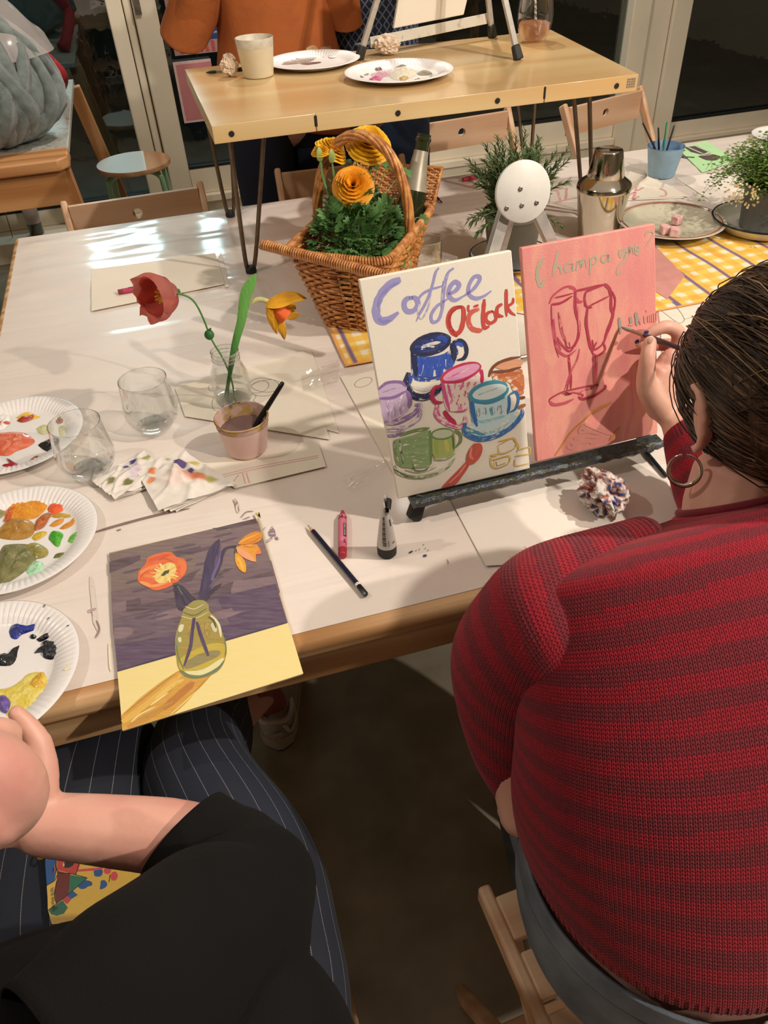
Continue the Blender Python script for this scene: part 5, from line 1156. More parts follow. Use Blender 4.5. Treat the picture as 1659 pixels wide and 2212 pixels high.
for i in range(n+1):
    c = V(.250, .826, .786).lerp(V(.668, .838, .786), i/n); d = .0022*noise.noise(V(i*.35, 0, 0)); e = .0022*noise.noise(V(i*.5, 4, 0))
    vs += [c+V(0, -.014+d, -.005+e), c+V(0, -.0145+e, .003+d), c+V(0, -.009, .0055+e), c+V(0, -.008, .0015), c+V(0, .014, .0015), c+V(0, .014, -.006)]
k.add(vs, [(i*6+j, i*6+(j+1) % 6, (i+1)*6+(j+1) % 6, (i+1)*6+j) for i in range(n) for j in range(6)]+[(0, 1, 2, 3, 4, 5), tuple(n*6+j for j in (5, 4, 3, 2, 1, 0))]); k.build('ledge', crust, es, ang=25)
cvm = NT('cotton_canvas_white'); _v = cvm.co('Object'); cvm.p(Base_Color=C('#efe7d6'), Roughness=.7); cvm.bump(cvm.noise(_v, 1500, 2), .0006, .6); cvm = cvm.m
pkm = NT('pink_painted_canvas'); _f = pkm.noise(pkm.co('Object', (26, 26, 5)), 1.3, 4, .6, .5); pkm.p(Base_Color=pkm.ramp(_f, [(.32, C('#e38e8a')), (.5, C('#e8998e')), (.62, C('#eca692')), (.72, C('#e99096'))]), Roughness=.5); pkm.bump(pkm.noise(pkm.co('Object', (900, 900, 900)), 1, 2), .0004); pkm = pkm.m
def canvas(name, label, px, m_, P0, N, th=.009, cat='painting'):
    P = [atpl(a, b, P0, N) for a, b in px]; c = (P[2]+P[3])/2; t = thing(name, label, cat, c-V(N)*th*.5); k = M(); k.slab(P[::-1], -V(N), th); k.build('canvas', m_, t, bevel=.0014, bseg=3); return t, P
cf, _P = canvas('coffee_painting', 'white canvas painted with coffee cups and the words Coffee O\'Clock, left on the easel', [(776, 605), (1105, 541), (1145, 1012), (860, 1078)], cvm, CP0, CN)
s = .26212
def A4(pts): return [(760+x*s, 520+y*s) for x, y in pts]
p = Paint(CP0, CN, '#efe7d6'); PCV = CP0
def S(pts, w_, c, d=.2, **k): p.stroke(A4(pts), w_*s, c, d, **k)
def F(pts, c, d=.0, sm=3, ang=0): p.fill(A4(pts), c, d, sm, ang=ang)
def ell(cx, cy, rx, ry, a, n=14): return circ(cx, cy, rx, ry, a, n)[:-1]
LV, L2 = '#9d97cc', '#8a86c0'
S([(402, 318), (330, 350), (250, 430), (205, 530), (205, 620), (245, 662), (310, 645), (385, 590)], 66, LV, .12); S([(395, 345), (310, 385), (235, 470), (205, 580)], 26, L2, .35); S([(215, 640), (260, 670), (330, 650)], 26, L2, .3)
S([(505, 470), (450, 480), (430, 530), (455, 580), (510, 575), (545, 520), (520, 470), (470, 470)], 42, LV, .15); S([(540, 500), (570, 450), (630, 410), (770, 365)], 22, LV, .3)
S([(718, 222), (690, 262), (668, 350), (640, 440), (600, 530), (560, 600), (530, 665)], 22, LV, .25); S([(555, 520), (545, 600), (575, 640), (625, 560), (655, 430)], 14, LV, .45)
S([(840, 225), (795, 262), (770, 340), (755, 450), (745, 560), (715, 650), (665, 670), (655, 610), (700, 540), (760, 500), (800, 470)], 26, LV, .3); S([(755, 330), (745, 440), (735, 560)], 14, L2, .4)
S([(790, 440), (850, 415), (885, 365), (850, 340), (810, 380), (800, 450), (850, 490), (930, 450)], 36, LV, .2); S([(930, 450), (1000, 400), (1050, 330), (1050, 295), (1005, 300), (965, 370), (965, 440), (1020, 475), (1090, 455), (1150, 412)], 30, LV, .25)
p.build('painted_lettering', cf, 'lavender brushed word Coffee')
RD, R2c = '#c9463a', '#b5302c'
S([(905, 545), (840, 560), (800, 620), (800, 700), (845, 765), (895, 740), (920, 640), (915, 555), (870, 540)], 40, RD, .2); S([(880, 545), (815, 600), (805, 690), (850, 770), (870, 790)], 26, R2c, .3)
S([(962, 528), (958, 560), (966, 590)], 22, RD, .1); S([(1045, 530), (1000, 545)], 20, RD, .3); S([(1050, 562), (985, 590), (960, 650), (985, 720), (1050, 740), (1080, 725)], 38, '#d4604e', .3)
S([(1092, 480), (1085, 560), (1080, 660), (1095, 715), (1135, 705)], 34, RD, .15); S([(1160, 580), (1115, 600), (1105, 650), (1140, 680), (1185, 650), (1180, 600), (1150, 575)], 28, RD, .25)
S([(1240, 520), (1200, 550), (1200, 610), (1250, 625)], 30, RD, .2); S([(1272, 398), (1272, 500), (1275, 625)], 30, RD, .1); S([(1330, 470), (1325, 510), (1285, 545), (1310, 590), (1350, 615)], 24, RD, .2)
p.build('painted_lettering', cf, 'red brushed word O\'Clock')
# blue mug
NV, BL = '#14204c', '#2450b8'
S([(470, 1085), (450, 1180), (500, 1270), (600, 1290), (700, 1240), (740, 1180)], 60, NV, .35); S([(490, 1110), (480, 1180)], 30, BL, .3); S([(500, 1200), (600, 1225), (700, 1190)], 30, '#3a5aa0', .55)
F([(485, 890), (500, 1120), (600, 1160), (760, 1130), (850, 1000), (860, 860), (760, 930), (600, 955)], '#2a52ae', .38, ang=1.5)
for x in (560, 620, 690, 745): S([(x, 965), (x+4, 1030), (x, 1100-(x-560)*.25)], 44, BL, .3)
S([(505, 900), (515, 1000), (530, 1120)], 46, NV, .05); S([(830, 840), (838, 920), (845, 990)], 50, NV, .1); S([(540, 1120), (640, 1135), (760, 1110)], 26, '#28478e', .35)
F(ell(652, 855, 172, 82, -.28), '#1c3576', .3); S(ell(652, 852, 160, 74, -.28)+[(815, 800)], 34, NV, .3); S([(570, 880), (650, 850), (730, 835)], 26, '#7d93c4', .5); S([(700, 800), (760, 800), (770, 840)], 34, '#1f48a8', .2)
S([(830, 835), (890, 822), (930, 850), (945, 910), (925, 965), (865, 985)], 34, NV, .3); S([(850, 850), (890, 850), (915, 870)], 26, '#2c5ac0', .2); S([(865, 890), (870, 940)], 16, '#23427e', .3)
p.build('painted_mug', cf, 'painted navy mug on a saucer')
PK, PR = '#d4588e', '#c02454'
S([(705, 1350), (700, 1430), (760, 1490), (880, 1530), (930, 1500), (930, 1440)], 50, PK, .45); S([(760, 1400), (800, 1460), (860, 1510)], 40, PR, .2); S([(800, 1395), (900, 1400), (950, 1385)], 26, PK, .3)
F([(735, 1160), (775, 1380), (880, 1400), (960, 1370), (960, 1260), (1070, 1180), (1065, 1090), (900, 1170)], '#e083ac', .5, ang=1.5); F([(830, 1230), (860, 1350), (930, 1360), (960, 1240), (960, 1180)], PR, .5, ang=1.4)
S([(745, 1160), (770, 1280), (805, 1400)], 30, PK, .15); S([(790, 1180), (820, 1300)], 20, PK, .4); S([(1065, 1060), (1072, 1120), (1068, 1180)], 30, PR, .15)
for x in (900, 950, 1000): S([(x+20, 1160), (x-10, 1230)], 20, PK, .4)
F(ell(900, 1085, 178, 66, -.35), '#df9cbc', .25); S(ell(900, 1085, 170, 60, -.35)+[(1060, 1030)], 22, PR, .25); S([(790, 1130), (880, 1090), (960, 1050)], 14, '#cf6a9a', .4); S([(740, 1165), (880, 1160), (1000, 1110)], 22, PR, .1)
S([(735, 1195), (680, 1215), (660, 1280), (690, 1330), (750, 1330)], 34, PR, .3); p.build('painted_mug', cf, 'painted pink mug on a saucer')
BR_ = '#7a4222'
F([(1150, 1090), (1180, 1170), (1290, 1165), (1330, 1240), (1415, 1260), (1402, 1060), (1280, 1080)], '#cf7c48', .4, ang=.6); S([(1200, 1120), (1300, 1100), (1390, 1090)], 30, '#c2683a', .3); S([(1320, 1150), (1380, 1200), (1405, 1240)], 40, '#c76c3a', .3)
F([(1180, 1040), (1250, 1000), (1390, 975), (1395, 1030), (1260, 1065)], '#e0a078', .3); S([(1130, 1120), (1150, 1060), (1200, 1010), (1290, 975), (1392, 955)], 26, BR_, .2); S([(1155, 1080), (1270, 1075), (1396, 1040)], 26, BR_, .15)
S([(1380, 1295), (1428, 1290)], 26, BR_, .2); S([(1370, 1375), (1432, 1350)], 34, '#a5643c', .25); p.build('painted_mug', cf, 'painted orange brown mug cut off by the right edge')
VP, V2_ = '#8d6aa0', '#a98bb8'
S([(265, 1500), (380, 1490), (500, 1430), (560, 1360), (520, 1350)], 46, VP, .4); S([(285, 1560), (420, 1540), (540, 1470), (575, 1390)], 40, '#9a7cae', .45); S([(290, 1605), (360, 1600), (440, 1570)], 26, VP, .4)
F([(232, 1290), (262, 1480), (400, 1450), (480, 1370), (455, 1230), (340, 1290)], '#c2aac9', .35, ang=1.5)
for x in (290, 340, 390): S([(x, 1330), (x+10, 1400), (x+14, 1450)], 26, V2_, .4)
S([(455, 1240), (478, 1310), (470, 1380)], 40, VP, .25); F([(218, 1225), (290, 1175), (420, 1175), (450, 1225), (350, 1285), (235, 1300)], '#c9b3cf', .2); S([(218, 1225), (290, 1170), (400, 1165), (445, 1205)], 26, VP, .3); S([(228, 1300), (340, 1290), (450, 1235)], 26, VP, .2); S([(250, 1250), (340, 1220), (420, 1200)], 12, V2_, .4)
p.build('painted_mug', cf, 'painted violet mug at the left edge')
TL, TB_ = '#3a93a8', '#2a6fae'
F(ell(1170, 1510, 240, 105, -.38), '#bcd8dc', .45); S([(930, 1500), (935, 1580), (1040, 1630), (1180, 1610), (1320, 1530), (1400, 1430), (1400, 1385)], 44, TB_, .35); S([(940, 1540), (990, 1570), (1100, 1600)], 34, TL, .4); S([(1050, 1560), (1180, 1570), (1300, 1500)], 40, '#7fb8c8', .45)
F([(968, 1290), (1005, 1530), (1120, 1560), (1240, 1500), (1300, 1420), (1292, 1270), (1140, 1340)], '#c2dcdf', .2, ang=1.5)
for x, c in ((1030, TL), (1090, '#5aaabb'), (1150, TL), (1215, '#2f86a6')): S([(x, 1380-(x-1030)*.12), (x+8, 1450-(x-1030)*.1)], 44, c, .45)
S([(985, 1300), (1000, 1420), (1030, 1530)], 38, TB_, .25); S([(1290, 1270), (1295, 1350), (1280, 1430)], 26, TB_, .3); S([(1030, 1490), (1140, 1480), (1260, 1440)], 30, '#8cc3cc', .4)
F(ell(1130, 1245, 165, 80, -.25), '#d6e4e2', .1); S(ell(1130, 1245, 158, 74, -.25)+[(1280, 1200)], 34, TL, .2); S([(1040, 1270), (1120, 1240), (1200, 1210)], 12, '#6aaebb', .4); S([(985, 1320), (1120, 1335), (1260, 1290)], 24, '#3a86aa', .25)
S([(1300, 1265), (1350, 1245), (1372, 1300), (1350, 1380), (1295, 1415)], 22, TB_, .2); p.build('painted_mug', cf, 'painted turquoise mug on a saucer')
GN, G2 = '#6f8e50', '#4f6e3c'
F([(345, 1640), (370, 1840), (520, 1870), (650, 1830), (650, 1570), (500, 1600)], '#8da772', .3, ang=.2); F([(655, 1600), (680, 1790), (800, 1770), (850, 1720), (835, 1560), (740, 1610)], '#a9b86a', .3, ang=1.5)
for y in (1640, 1700, 1760, 1810): S([(410, y+10), (520, y), (640, y-14)], 40, '#84a068', .35)
S([(350, 1650), (365, 1760), (400, 1850)], 24, GN, .4); S([(390, 1640), (420, 1840)], 20, G2, .4); S([(640, 1560), (650, 1700), (650, 1840)], 26, GN, .3); S([(400, 1600), (520, 1560), (640, 1540)], 26, GN, .35)
S([(690, 1640), (700, 1760)], 34, '#9fb050', .3); S([(770, 1640), (790, 1740)], 34, '#c9c255', .35); F(ell(745, 1590, 92, 45, -.1), '#c3ceae', .2); S(ell(745, 1590, 90, 42, -.1)+[(835, 1580)], 16, GN, .3)
S([(845, 1560), (890, 1590), (895, 1650), (850, 1705)], 24, GN, .35); S([(830, 1600), (838, 1720)], 16, G2, .3)
S([(350, 1850), (390, 1910), (520, 1945), (680, 1920), (800, 1850), (850, 1790)], 30, GN, .45); S([(345, 1880), (450, 1940), (600, 1955)], 16, G2, .4); S([(440, 1880), (560, 1900), (700, 1860)], 20, '#93ab78', .45); S([(500, 1840), (520, 1890), (600, 1890), (640, 1850)], 12, G2, .1)
S([(680, 1800), (780, 1790), (850, 1750)], 22, '#a6b884', .4); p.build('painted_mug', cf, 'painted pair of green cups on one saucer')
F([(1000, 1670), (1060, 1670), (1075, 1720), (1050, 1790), (1000, 1835), (950, 1830), (945, 1770), (970, 1710)], '#cc5644', .15, ang=1); S([(985, 1700), (975, 1770), (1000, 1800)], 20, '#df8a78', .3); F([(945, 1810), (965, 1850), (900, 1950), (850, 2005), (742, 2032), (790, 1970), (880, 1880)], '#c74e40', .2, ang=.8)
S([(940, 1840), (880, 1920), (800, 1995)], 14, '#dd8676', .4); p.build('painted_spoon', cf)
for q in ([(1205, 1680), (1330, 1622), (1345, 1700), (1225, 1752), (1205, 1680)], [(1330, 1625), (1372, 1690), (1360, 1740)], [(1205, 1650), (1330, 1620)], [(1135, 1775), (1170, 1800), (1290, 1770), (1290, 1830), (1180, 1870), (1175, 1800)], [(1140, 1790), (1150, 1850), (1180, 1872)], [(1135, 1765), (1260, 1745)], [(1340, 1770), (1470, 1755)], [(1345, 1790), (1350, 1850), (1470, 1830)], [(1370, 1720), (1462, 1700), (1468, 1760)], [(1150, 1770), (1200, 1765)]): S(q, 9, '#d9b440', .25)
F([(1190, 1810), (1275, 1785), (1270, 1825), (1195, 1850)], '#e9e0c0', .3, 0); p.build('painted_sugar_cubes', cf)

ch_, _P = canvas('champagne_painting', 'pink canvas painted with two crimson champagne flutes, right on the easel', [(1126, 536), (1415, 483), (1421, 936), (1160, 998)], pkm, CP0-CN*.001, CN)
s5 = .2486
def A5(pts): return [(1100+x*s5, 470+y*s5) for x, y in pts]
p = Paint(CP0-CN*.001, CN, '#e8988c')
def S(pts, w_, c, d=.2, **k): p.stroke(A5(pts), w_*s5, c, d, **k)
SV = '#b7ab92'
for q in ([(300, 355), (265, 400), (245, 480), (255, 560), (275, 590), (310, 540)], ): S(q, 34, SV, .2)
S([(425, 285), (400, 400), (375, 515)], 22, SV, .2); S([(388, 470), (418, 420), (445, 440), (450, 492)], 20, SV, .2)
for q in ([(548, 400), (505, 396), (480, 432), (496, 470), (540, 442), (550, 400), (548, 452), (570, 462)], [(582, 460), (592, 385), (604, 395), (618, 372), (626, 436), (642, 370), (662, 366), (670, 436)], [(705, 352), (706, 430), (698, 500)], [(706, 372), (738, 338), (760, 362), (740, 400), (710, 404)], [(848, 322), (812, 330), (800, 368), (826, 388), (856, 352), (860, 322), (864, 372), (880, 378)]): S(q, 17, SV, .28)
S([(1010, 270), (960, 290), (970, 340), (1020, 290), (1000, 370), (950, 430), (940, 490), (980, 470)], 22, SV, .4); S([(1040, 245), (1046, 310), (1050, 262), (1072, 250), (1080, 318)], 18, SV, .2); S([(1098, 290), (1128, 276), (1126, 250), (1102, 254), (1096, 296), (1116, 322), (1140, 306)], 17, SV, .2); S([(1180, 160), (1200, 125), (1240, 120), (1250, 150), (1220, 200), (1190, 250)], 14, SV, .4); p.build('painted_lettering', ch_, 'brushed silver word Champagne?')
CR = '#b02a45'; C2 = '#c44a5c'
for q, w_, d in (([(345, 750), (380, 680), (470, 610), (540, 600), (580, 640), (575, 690)], 18, .2), ([(520, 605), (570, 625), (575, 700)], 24, .1), ([(395, 695), (470, 680), (560, 655)], 14, .35), ([(365, 755), (450, 740), (550, 680)], 20, .2), ([(580, 690), (600, 730), (640, 728)], 24, .1),
    ([(365, 760), (370, 900), (385, 1020), (405, 1130), (430, 1215)], 14, .4), ([(385, 880), (400, 1040), (450, 1150)], 18, .3), ([(570, 640), (575, 800), (605, 920), (600, 1030), (570, 1120)], 26, .2), ([(600, 770), (610, 1000)], 12, .5),
    ([(430, 820), (455, 980), (500, 1100)], 26, .45), ([(415, 1040), (460, 1110), (530, 1160), (590, 1050)], 18, .2), ([(400, 1120), (450, 1180), (510, 1200), (580, 1150)], 20, .25), ([(480, 1050), (500, 1120), (540, 1130), (590, 1060)], 12, .1), ([(520, 1080), (530, 1130)], 10, .1), ([(430, 1060), (450, 1110)], 10, .1),
    ([(515, 1190), (525, 1300), (535, 1400), (535, 1500)], 22, .35), ([(610, 1140), (590, 1230), (545, 1320), (515, 1400), (480, 1500)], 16, .35), ([(520, 1400), (500, 1510)], 14, .4),
    ([(585, 635), (700, 610), (820, 580)], 20, .25), ([(655, 770), (660, 660), (700, 630), (800, 590), (830, 580)], 18, .15), ([(825, 575), (870, 620), (880, 680)], 28, .1), ([(690, 770), (790, 720), (870, 680)], 14, .15), ([(650, 690), (670, 770), (720, 780)], 20, .2),
    ([(680, 785), (668, 900), (680, 1000), (700, 1100), (730, 1190)], 26, .15), ([(885, 640), (885, 780), (900, 850), (850, 990), (820, 1100)], 26, .2), ([(895, 640), (920, 730), (890, 900), (860, 1000)], 16, .3), ([(820, 1090), (830, 1150), (760, 1200), (715, 1170)], 18, .2),
    ([(700, 1080), (720, 1150), (800, 1110), (840, 1030)], 16, .2), ([(720, 1060), (740, 1150)], 12, .1), ([(760, 1080), (730, 1140)], 12, .1), ([(730, 1190), (735, 1300), (735, 1460)], 18, .3), ([(755, 1200), (758, 1300), (745, 1450)], 18, .35),
    ([(345, 1600), (360, 1570), (450, 1520), (560, 1490), (700, 1460), (770, 1450)], 14, .3), ([(350, 1600), (390, 1625), (480, 1610), (560, 1575)], 26, .25), ([(460, 1530), (560, 1520), (640, 1540), (620, 1560)], 12, .4), ([(600, 1555), (640, 1575), (740, 1545), (830, 1480), (830, 1450)], 24, .2), ([(600, 1540), (640, 1500), (720, 1480)], 10, .4)):
    S(q, w_, CR if (len(q)+int(w_)) % 3 else C2, d)
for q in ([(475, 1530), (500, 1520), (520, 1530), (545, 1525)], [(480, 1540), (510, 1538), (540, 1532)], [(700, 1475), (720, 1485), (740, 1460), (770, 1450), (760, 1480)], [(705, 1470), (730, 1462)]): S(q, 10, '#6d1226', .0)
p.build('painted_flutes', ch_)
GR = '#9a9a8c'
S([(955, 865), (960, 930), (965, 1010)], 24, GR, .2); S([(1050, 860), (1060, 930)], 24, GR, .3); S([(1035, 930), (1080, 930)], 14, GR, .5); S([(1100, 820), (1105, 880), (1110, 940)], 28, GR, .25); S([(1110, 900), (1130, 880), (1140, 930)], 16, GR, .45); S([(1175, 850), (1180, 920)], 18, GR, .5); S([(1190, 800), (1195, 820)], 12, GR, .5)
for x in (1205, 1222, 1240, 1258, 1276, 1290): S([(x, 850-(x-1205)*.4), (x+3, 910)], 13, '#a89a90', .55)
p.build('painted_lettering', ch_, 'unfinished grey brushed words being painted')
for q, w_ in (([(398, 2066), (450, 1990), (540, 1860), (650, 1760), (720, 1690), (800, 1640), (890, 1600)], 16), ([(720, 1700), (800, 1650), (890, 1605)], 20), ([(890, 1925), (930, 1860), (965, 1820)], 18), ([(870, 1940), (900, 1880)], 14)): S(q, w_, '#c9862e', .15)
for q in ([(650, 1790), (700, 1810), (790, 1850), (900, 1890)], [(640, 1800), (600, 1860)], [(600, 1870), (700, 1860), (790, 1880)], [(560, 1920), (660, 1900), (760, 1910)], [(530, 1960), (640, 1950), (800, 1930)], [(500, 1990), (560, 2010)], [(620, 1830), (720, 1850)], [(700, 1960), (850, 1900)], [(540, 1990), (620, 1960)]): S(q, 26, '#9aa384', .6)
p.build('painted_bottle_cap', ch_)

# ---- the still life lying on the table edge
FT = .7546; fpn = NT('purple_ground_canvas'); fpn.p(Base_Color=C('#6a5660'), Roughness=.5); fl, _P = canvas('flower_painting', 'painting of poppy and daffodil in a jar, lying over the near table edge', [(235, 1193), (560, 1118), (654, 1455), (264, 1578)], mat('ochre_canvas_edge', '#b9a884', .6, .1, 60), (0, .8, FT), (0, 0, 1), .0034)
s3 = .27728
def A3(pts): return [(220+x*s3, 1100+y*s3) for x, y in pts]
p = Paint((0, .8, FT), (0, 0, 1), '#6a5660', .0002)
def S(pts, w_, c, d=.12, **k): p.stroke(A3(pts), w_*s3, c, d, **k)
def F(pts, c, d=.0, sm=3, ang=0): p.fill(A3(pts), c, d, sm, ang=ang)
F([(62, 345), (1200, 72), (1340, 480), (80, 760)], '#7d6964', 0, 0); F([(700, 200), (1215, 90), (1330, 480), (760, 600)], '#7c6769', .0, 0); F([(72, 640), (1320, 400), (1390, 650), (90, 980)], '#735d63', 0, 0); F([(84, 860), (1350, 560), (1448, 885), (122, 1268)], '#59455c', 0, 0); F([(84, 860), (900, 700), (1000, 900), (100, 1060)], '#685560', .0, 1)
DKP, LTP = '#5c4950', '#80696f'
F([(58, 410), (150, 385), (300, 355), (300, 395), (210, 440), (110, 480), (60, 500)], DKP, 0, 1); F([(545, 330), (600, 320), (770, 288), (780, 330), (700, 350), (590, 372)], DKP, 0, 1); F([(600, 560), (660, 510), (780, 455), (735, 500), (700, 560), (620, 580)], DKP, 0, 1); F([(860, 148), (900, 145), (1200, 72), (1212, 110), (1040, 140), (900, 172)], '#5a464b', 0, 1)
F([(905, 500), (960, 465), (1030, 458), (940, 510), (900, 545)], DKP, 0, 1); F([(1090, 545), (1330, 480), (1342, 520), (1140, 562)], DKP, 0, 1); F([(190, 715), (300, 690), (308, 745), (650, 670), (900, 610), (1028, 562), (1030, 630), (700, 760), (192, 800)], DKP, 0, 0)
F([(1030, 560), (1130, 550), (1345, 520), (1360, 580), (1180, 620), (1010, 662), (1005, 630)], LTP, .15, 1); F([(425, 830), (480, 800), (600, 770), (640, 780), (620, 830), (430, 868)], LTP, .05, 2); F([(830, 830), (880, 805), (1010, 770), (1030, 800), (1120, 790), (1000, 840), (900, 860)], LTP, .05, 1); F([(98, 930), (150, 920), (230, 925), (246, 960), (200, 995), (100, 1012)], LTP, .05, 2); F([(82, 740), (190, 712), (188, 790), (84, 808)], LTP, .05, 0)
S([(122, 1262), (500, 1150), (900, 1040), (1440, 888)], 16, '#3f2d4c', 0, taper=(1, 1))
S([(980, 160), (1100, 130)], 6, '#a09a90', .5); S([(1120, 620), (1250, 595)], 6, '#a2948f', .5); S([(1070, 730), (1240, 700)], 5, '#938790', .5)
for i in range(26): a = random.random(); y = 400+random.random()*640; S([(130+a*800, y-a*210), (270+a*800, y-34-a*210)], 22, '#6b5862' if y < 700 else '#5b475f', .6)
p.build('painted_dark_wall', fl, 'mauve and plum background of the still life')
F([(122, 1270), (500, 1162), (900, 1050), (1452, 888), (1570, 1282), (162, 1728)], '#ead68e', 0, 0)
F([(150, 1610), (300, 1470), (470, 1340), (600, 1258), (860, 1290), (760, 1400), (640, 1530), (560, 1600), (165, 1727)], '#cf9a38', .0, 1)
for q, c, w_ in (([(160, 1660), (330, 1540), (500, 1400), (620, 1290)], '#dcae4c', 60), ([(200, 1700), (400, 1600), (560, 1480), (700, 1340)], '#c28a30', 50), ([(480, 1560), (640, 1420), (720, 1350)], '#b8762c', 60), ([(420, 1480), (560, 1370), (640, 1330)], '#e2bd5e', 34), ([(280, 1640), (440, 1560), (560, 1500)], '#b88a34', 20), ([(170, 1600), (420, 1400), (590, 1270)], '#a87a2c', 8), ([(560, 1590), (700, 1450), (840, 1300)], '#a87a2c', 8), ([(230, 1660), (300, 1600), (420, 1540)], '#ecdc9c', 10), ([(540, 1600), (760, 1400)], '#e6c976', 12), ([(300, 1590), (480, 1460), (560, 1400)], '#a87a2c', 6), ([(380, 1530), (520, 1430)], '#efe0a4', 10)): S(q, w_, c, .3)
p.build('painted_yellow_table', fl, 'pale yellow table with an ochre jar shadow')
ST = '#3b2c44'
S([(570, 585), (610, 640), (650, 720), (700, 790)], 42, ST, 0, w2=50); S([(590, 600), (630, 670)], 12, '#5d6656', .3)
S([(760, 760), (800, 660), (820, 560), (840, 420), (880, 300), (915, 235)], 76, '#3f3052', 0, taper=(.7, .1)); S([(860, 560), (900, 430), (925, 330)], 34, '#6d5886', .2); S([(840, 610), (890, 540), (920, 460)], 16, '#5b5a5e', .3); S([(865, 500), (905, 380), (925, 270)], 12, '#56456e', .2)
S([(790, 720), (850, 650), (935, 580)], 34, ST, 0, taper=(1, .15)); S([(930, 390), (955, 320), (1000, 298), (1050, 292)], 26, ST, 0, taper=(.6, 1)); S([(880, 540), (925, 430), (940, 370)], 18, ST, 0)
p.build('painted_stems', fl)
F([(640, 780), (620, 850), (580, 960), (570, 1060), (580, 1160), (600, 1250), (680, 1310), (790, 1315), (900, 1270), (960, 1180), (970, 1080), (945, 980), (900, 860), (840, 800), (810, 720), (720, 715)], '#a08d3e', .0, 3); F([(605, 1170), (700, 1110), (850, 1050), (960, 1060), (965, 1160), (880, 1230), (700, 1260), (610, 1250)], '#bfa832', 0, 3); F([(640, 1200), (760, 1130), (900, 1100), (920, 1140), (800, 1200), (660, 1250)], '#8f8250', .1, 3); F([(640, 1265), (790, 1250), (940, 1160), (930, 1210), (800, 1290), (690, 1290)], '#e0d9a0', .1, 3); S([(610, 1260), (680, 1305), (780, 1305), (900, 1250), (955, 1180)], 26, '#6d7a56', .1)
F([(640, 780), (625, 830), (740, 845), (835, 790), (810, 720), (720, 715)], '#9a9048', .0, 2); S([(620, 800), (720, 830), (820, 775)], 12, '#6a6634', .1); S([(615, 835), (720, 855), (840, 800)], 10, '#c9c07a', .1); S([(650, 760), (720, 780), (800, 740)], 8, '#d5ccaa', .1)
S([(620, 900), (595, 1000), (590, 1100)], 30, '#8c8a5a', .2); S([(625, 900), (610, 960)], 34, '#d8d6b0', .15); S([(605, 1000), (612, 1040)], 22, '#d8d6b0', .2); S([(850, 830), (910, 900), (930, 1000)], 18, '#dedab4', .1); S([(860, 890), (890, 960)], 30, '#cfcaa4', .2); S([(830, 840), (870, 870), (890, 930)], 16, '#5d5c34', .1); S([(640, 1250), (600, 1160), (575, 1040)], 10, '#6d7a4a', .1); S([(955, 1000), (968, 1090), (960, 1160)], 10, '#6d7a4a', .1)
for x in (690, 780, 820): S([(x, 890), (x+6, 1000)], 34, '#ae973a', .4)
S([(720, 850), (705, 960), (690, 1080), (640, 1228)], 26, '#4c3a5c', 0, taper=(1, .4)); S([(740, 880), (780, 1010), (830, 1145)], 26, '#4c3a5c', 0, taper=(.6, .6)); p.build('painted_jar', fl)
F([(285, 490), (340, 430), (360, 380), (450, 345), (540, 338), (580, 375), (640, 390), (662, 430), (655, 500), (600, 560), (560, 590), (480, 625), (410, 635), (340, 600), (282, 565)], '#e26a33', 0, 3)
for q, c, w_ in (([(300, 500), (380, 460), (470, 430)], '#ee8a48', 40), ([(360, 410), (450, 380), (530, 360)], '#d9542a', 40), ([(600, 400), (640, 450), (620, 520)], '#e87a40', 36), ([(300, 570), (400, 600), (520, 570)], '#f09a56', 30), ([(330, 520), (400, 530), (440, 560)], '#e88442', 34), ([(300, 540), (330, 500), (380, 470)], '#b9452a', 8), ([(440, 400), (500, 390), (560, 420)], '#b9452a', 8), ([(380, 590), (470, 570), (560, 560)], '#cc5a30', 8)): S(q, w_, c, .25)
F(ell(498, 500, 98, 62, -.75, 12), '#e9d078', 0, 2)
for i in range(16): a = 2*PI*i/16; S([(498+50*math.cos(a), 500+34*math.sin(a)), (498+(95+14*(i % 3))*math.cos(a), 500+(72+10*(i % 2))*math.sin(a))], 14, '#ecd98c' if i % 2 else '#eeb25a', .2)
F([(460, 520), (490, 485), (530, 475), (520, 505), (480, 525)], '#4c4a26', 0, 1); S([(500, 515), (515, 505)], 8, '#d8cf9a', 0)
S([(555, 590), (600, 580)], 26, '#4c5046', .1); p.build('painted_poppy', fl)
F([(1060, 270), (1120, 210), (1200, 178), (1245, 190), (1245, 240), (1180, 275), (1090, 285)], '#dd8a1c', 0, 2); F([(1045, 300), (1110, 275), (1210, 280), (1228, 310), (1200, 360), (1205, 415), (1150, 400), (1060, 350)], '#e29a2a', 0, 1); F([(1190, 360), (1225, 310), (1222, 280), (1245, 350)], '#ee7a34', 0, 1); F([(1048, 300), (1090, 310), (1160, 360), (1200, 415), (1120, 390), (1070, 350)], '#eca070', 0, 2); F([(1040, 345), (1075, 360), (1110, 400), (1126, 450), (1118, 500), (1070, 470), (1040, 410)], '#e8a21c', 0, 2)
S([(1070, 265), (1140, 230), (1220, 195)], 14, '#f0b03c', .2); S([(1080, 280), (1160, 270), (1240, 220)], 10, '#b9621c', .2); S([(1060, 380), (1085, 430), (1105, 480)], 20, '#f2b840', .3); S([(1045, 300), (1035, 350)], 10, '#4c5046', .2); S([(1100, 285), (1150, 300), (1200, 290)], 10, '#c5741e', .2); p.build('painted_daffodil', fl)

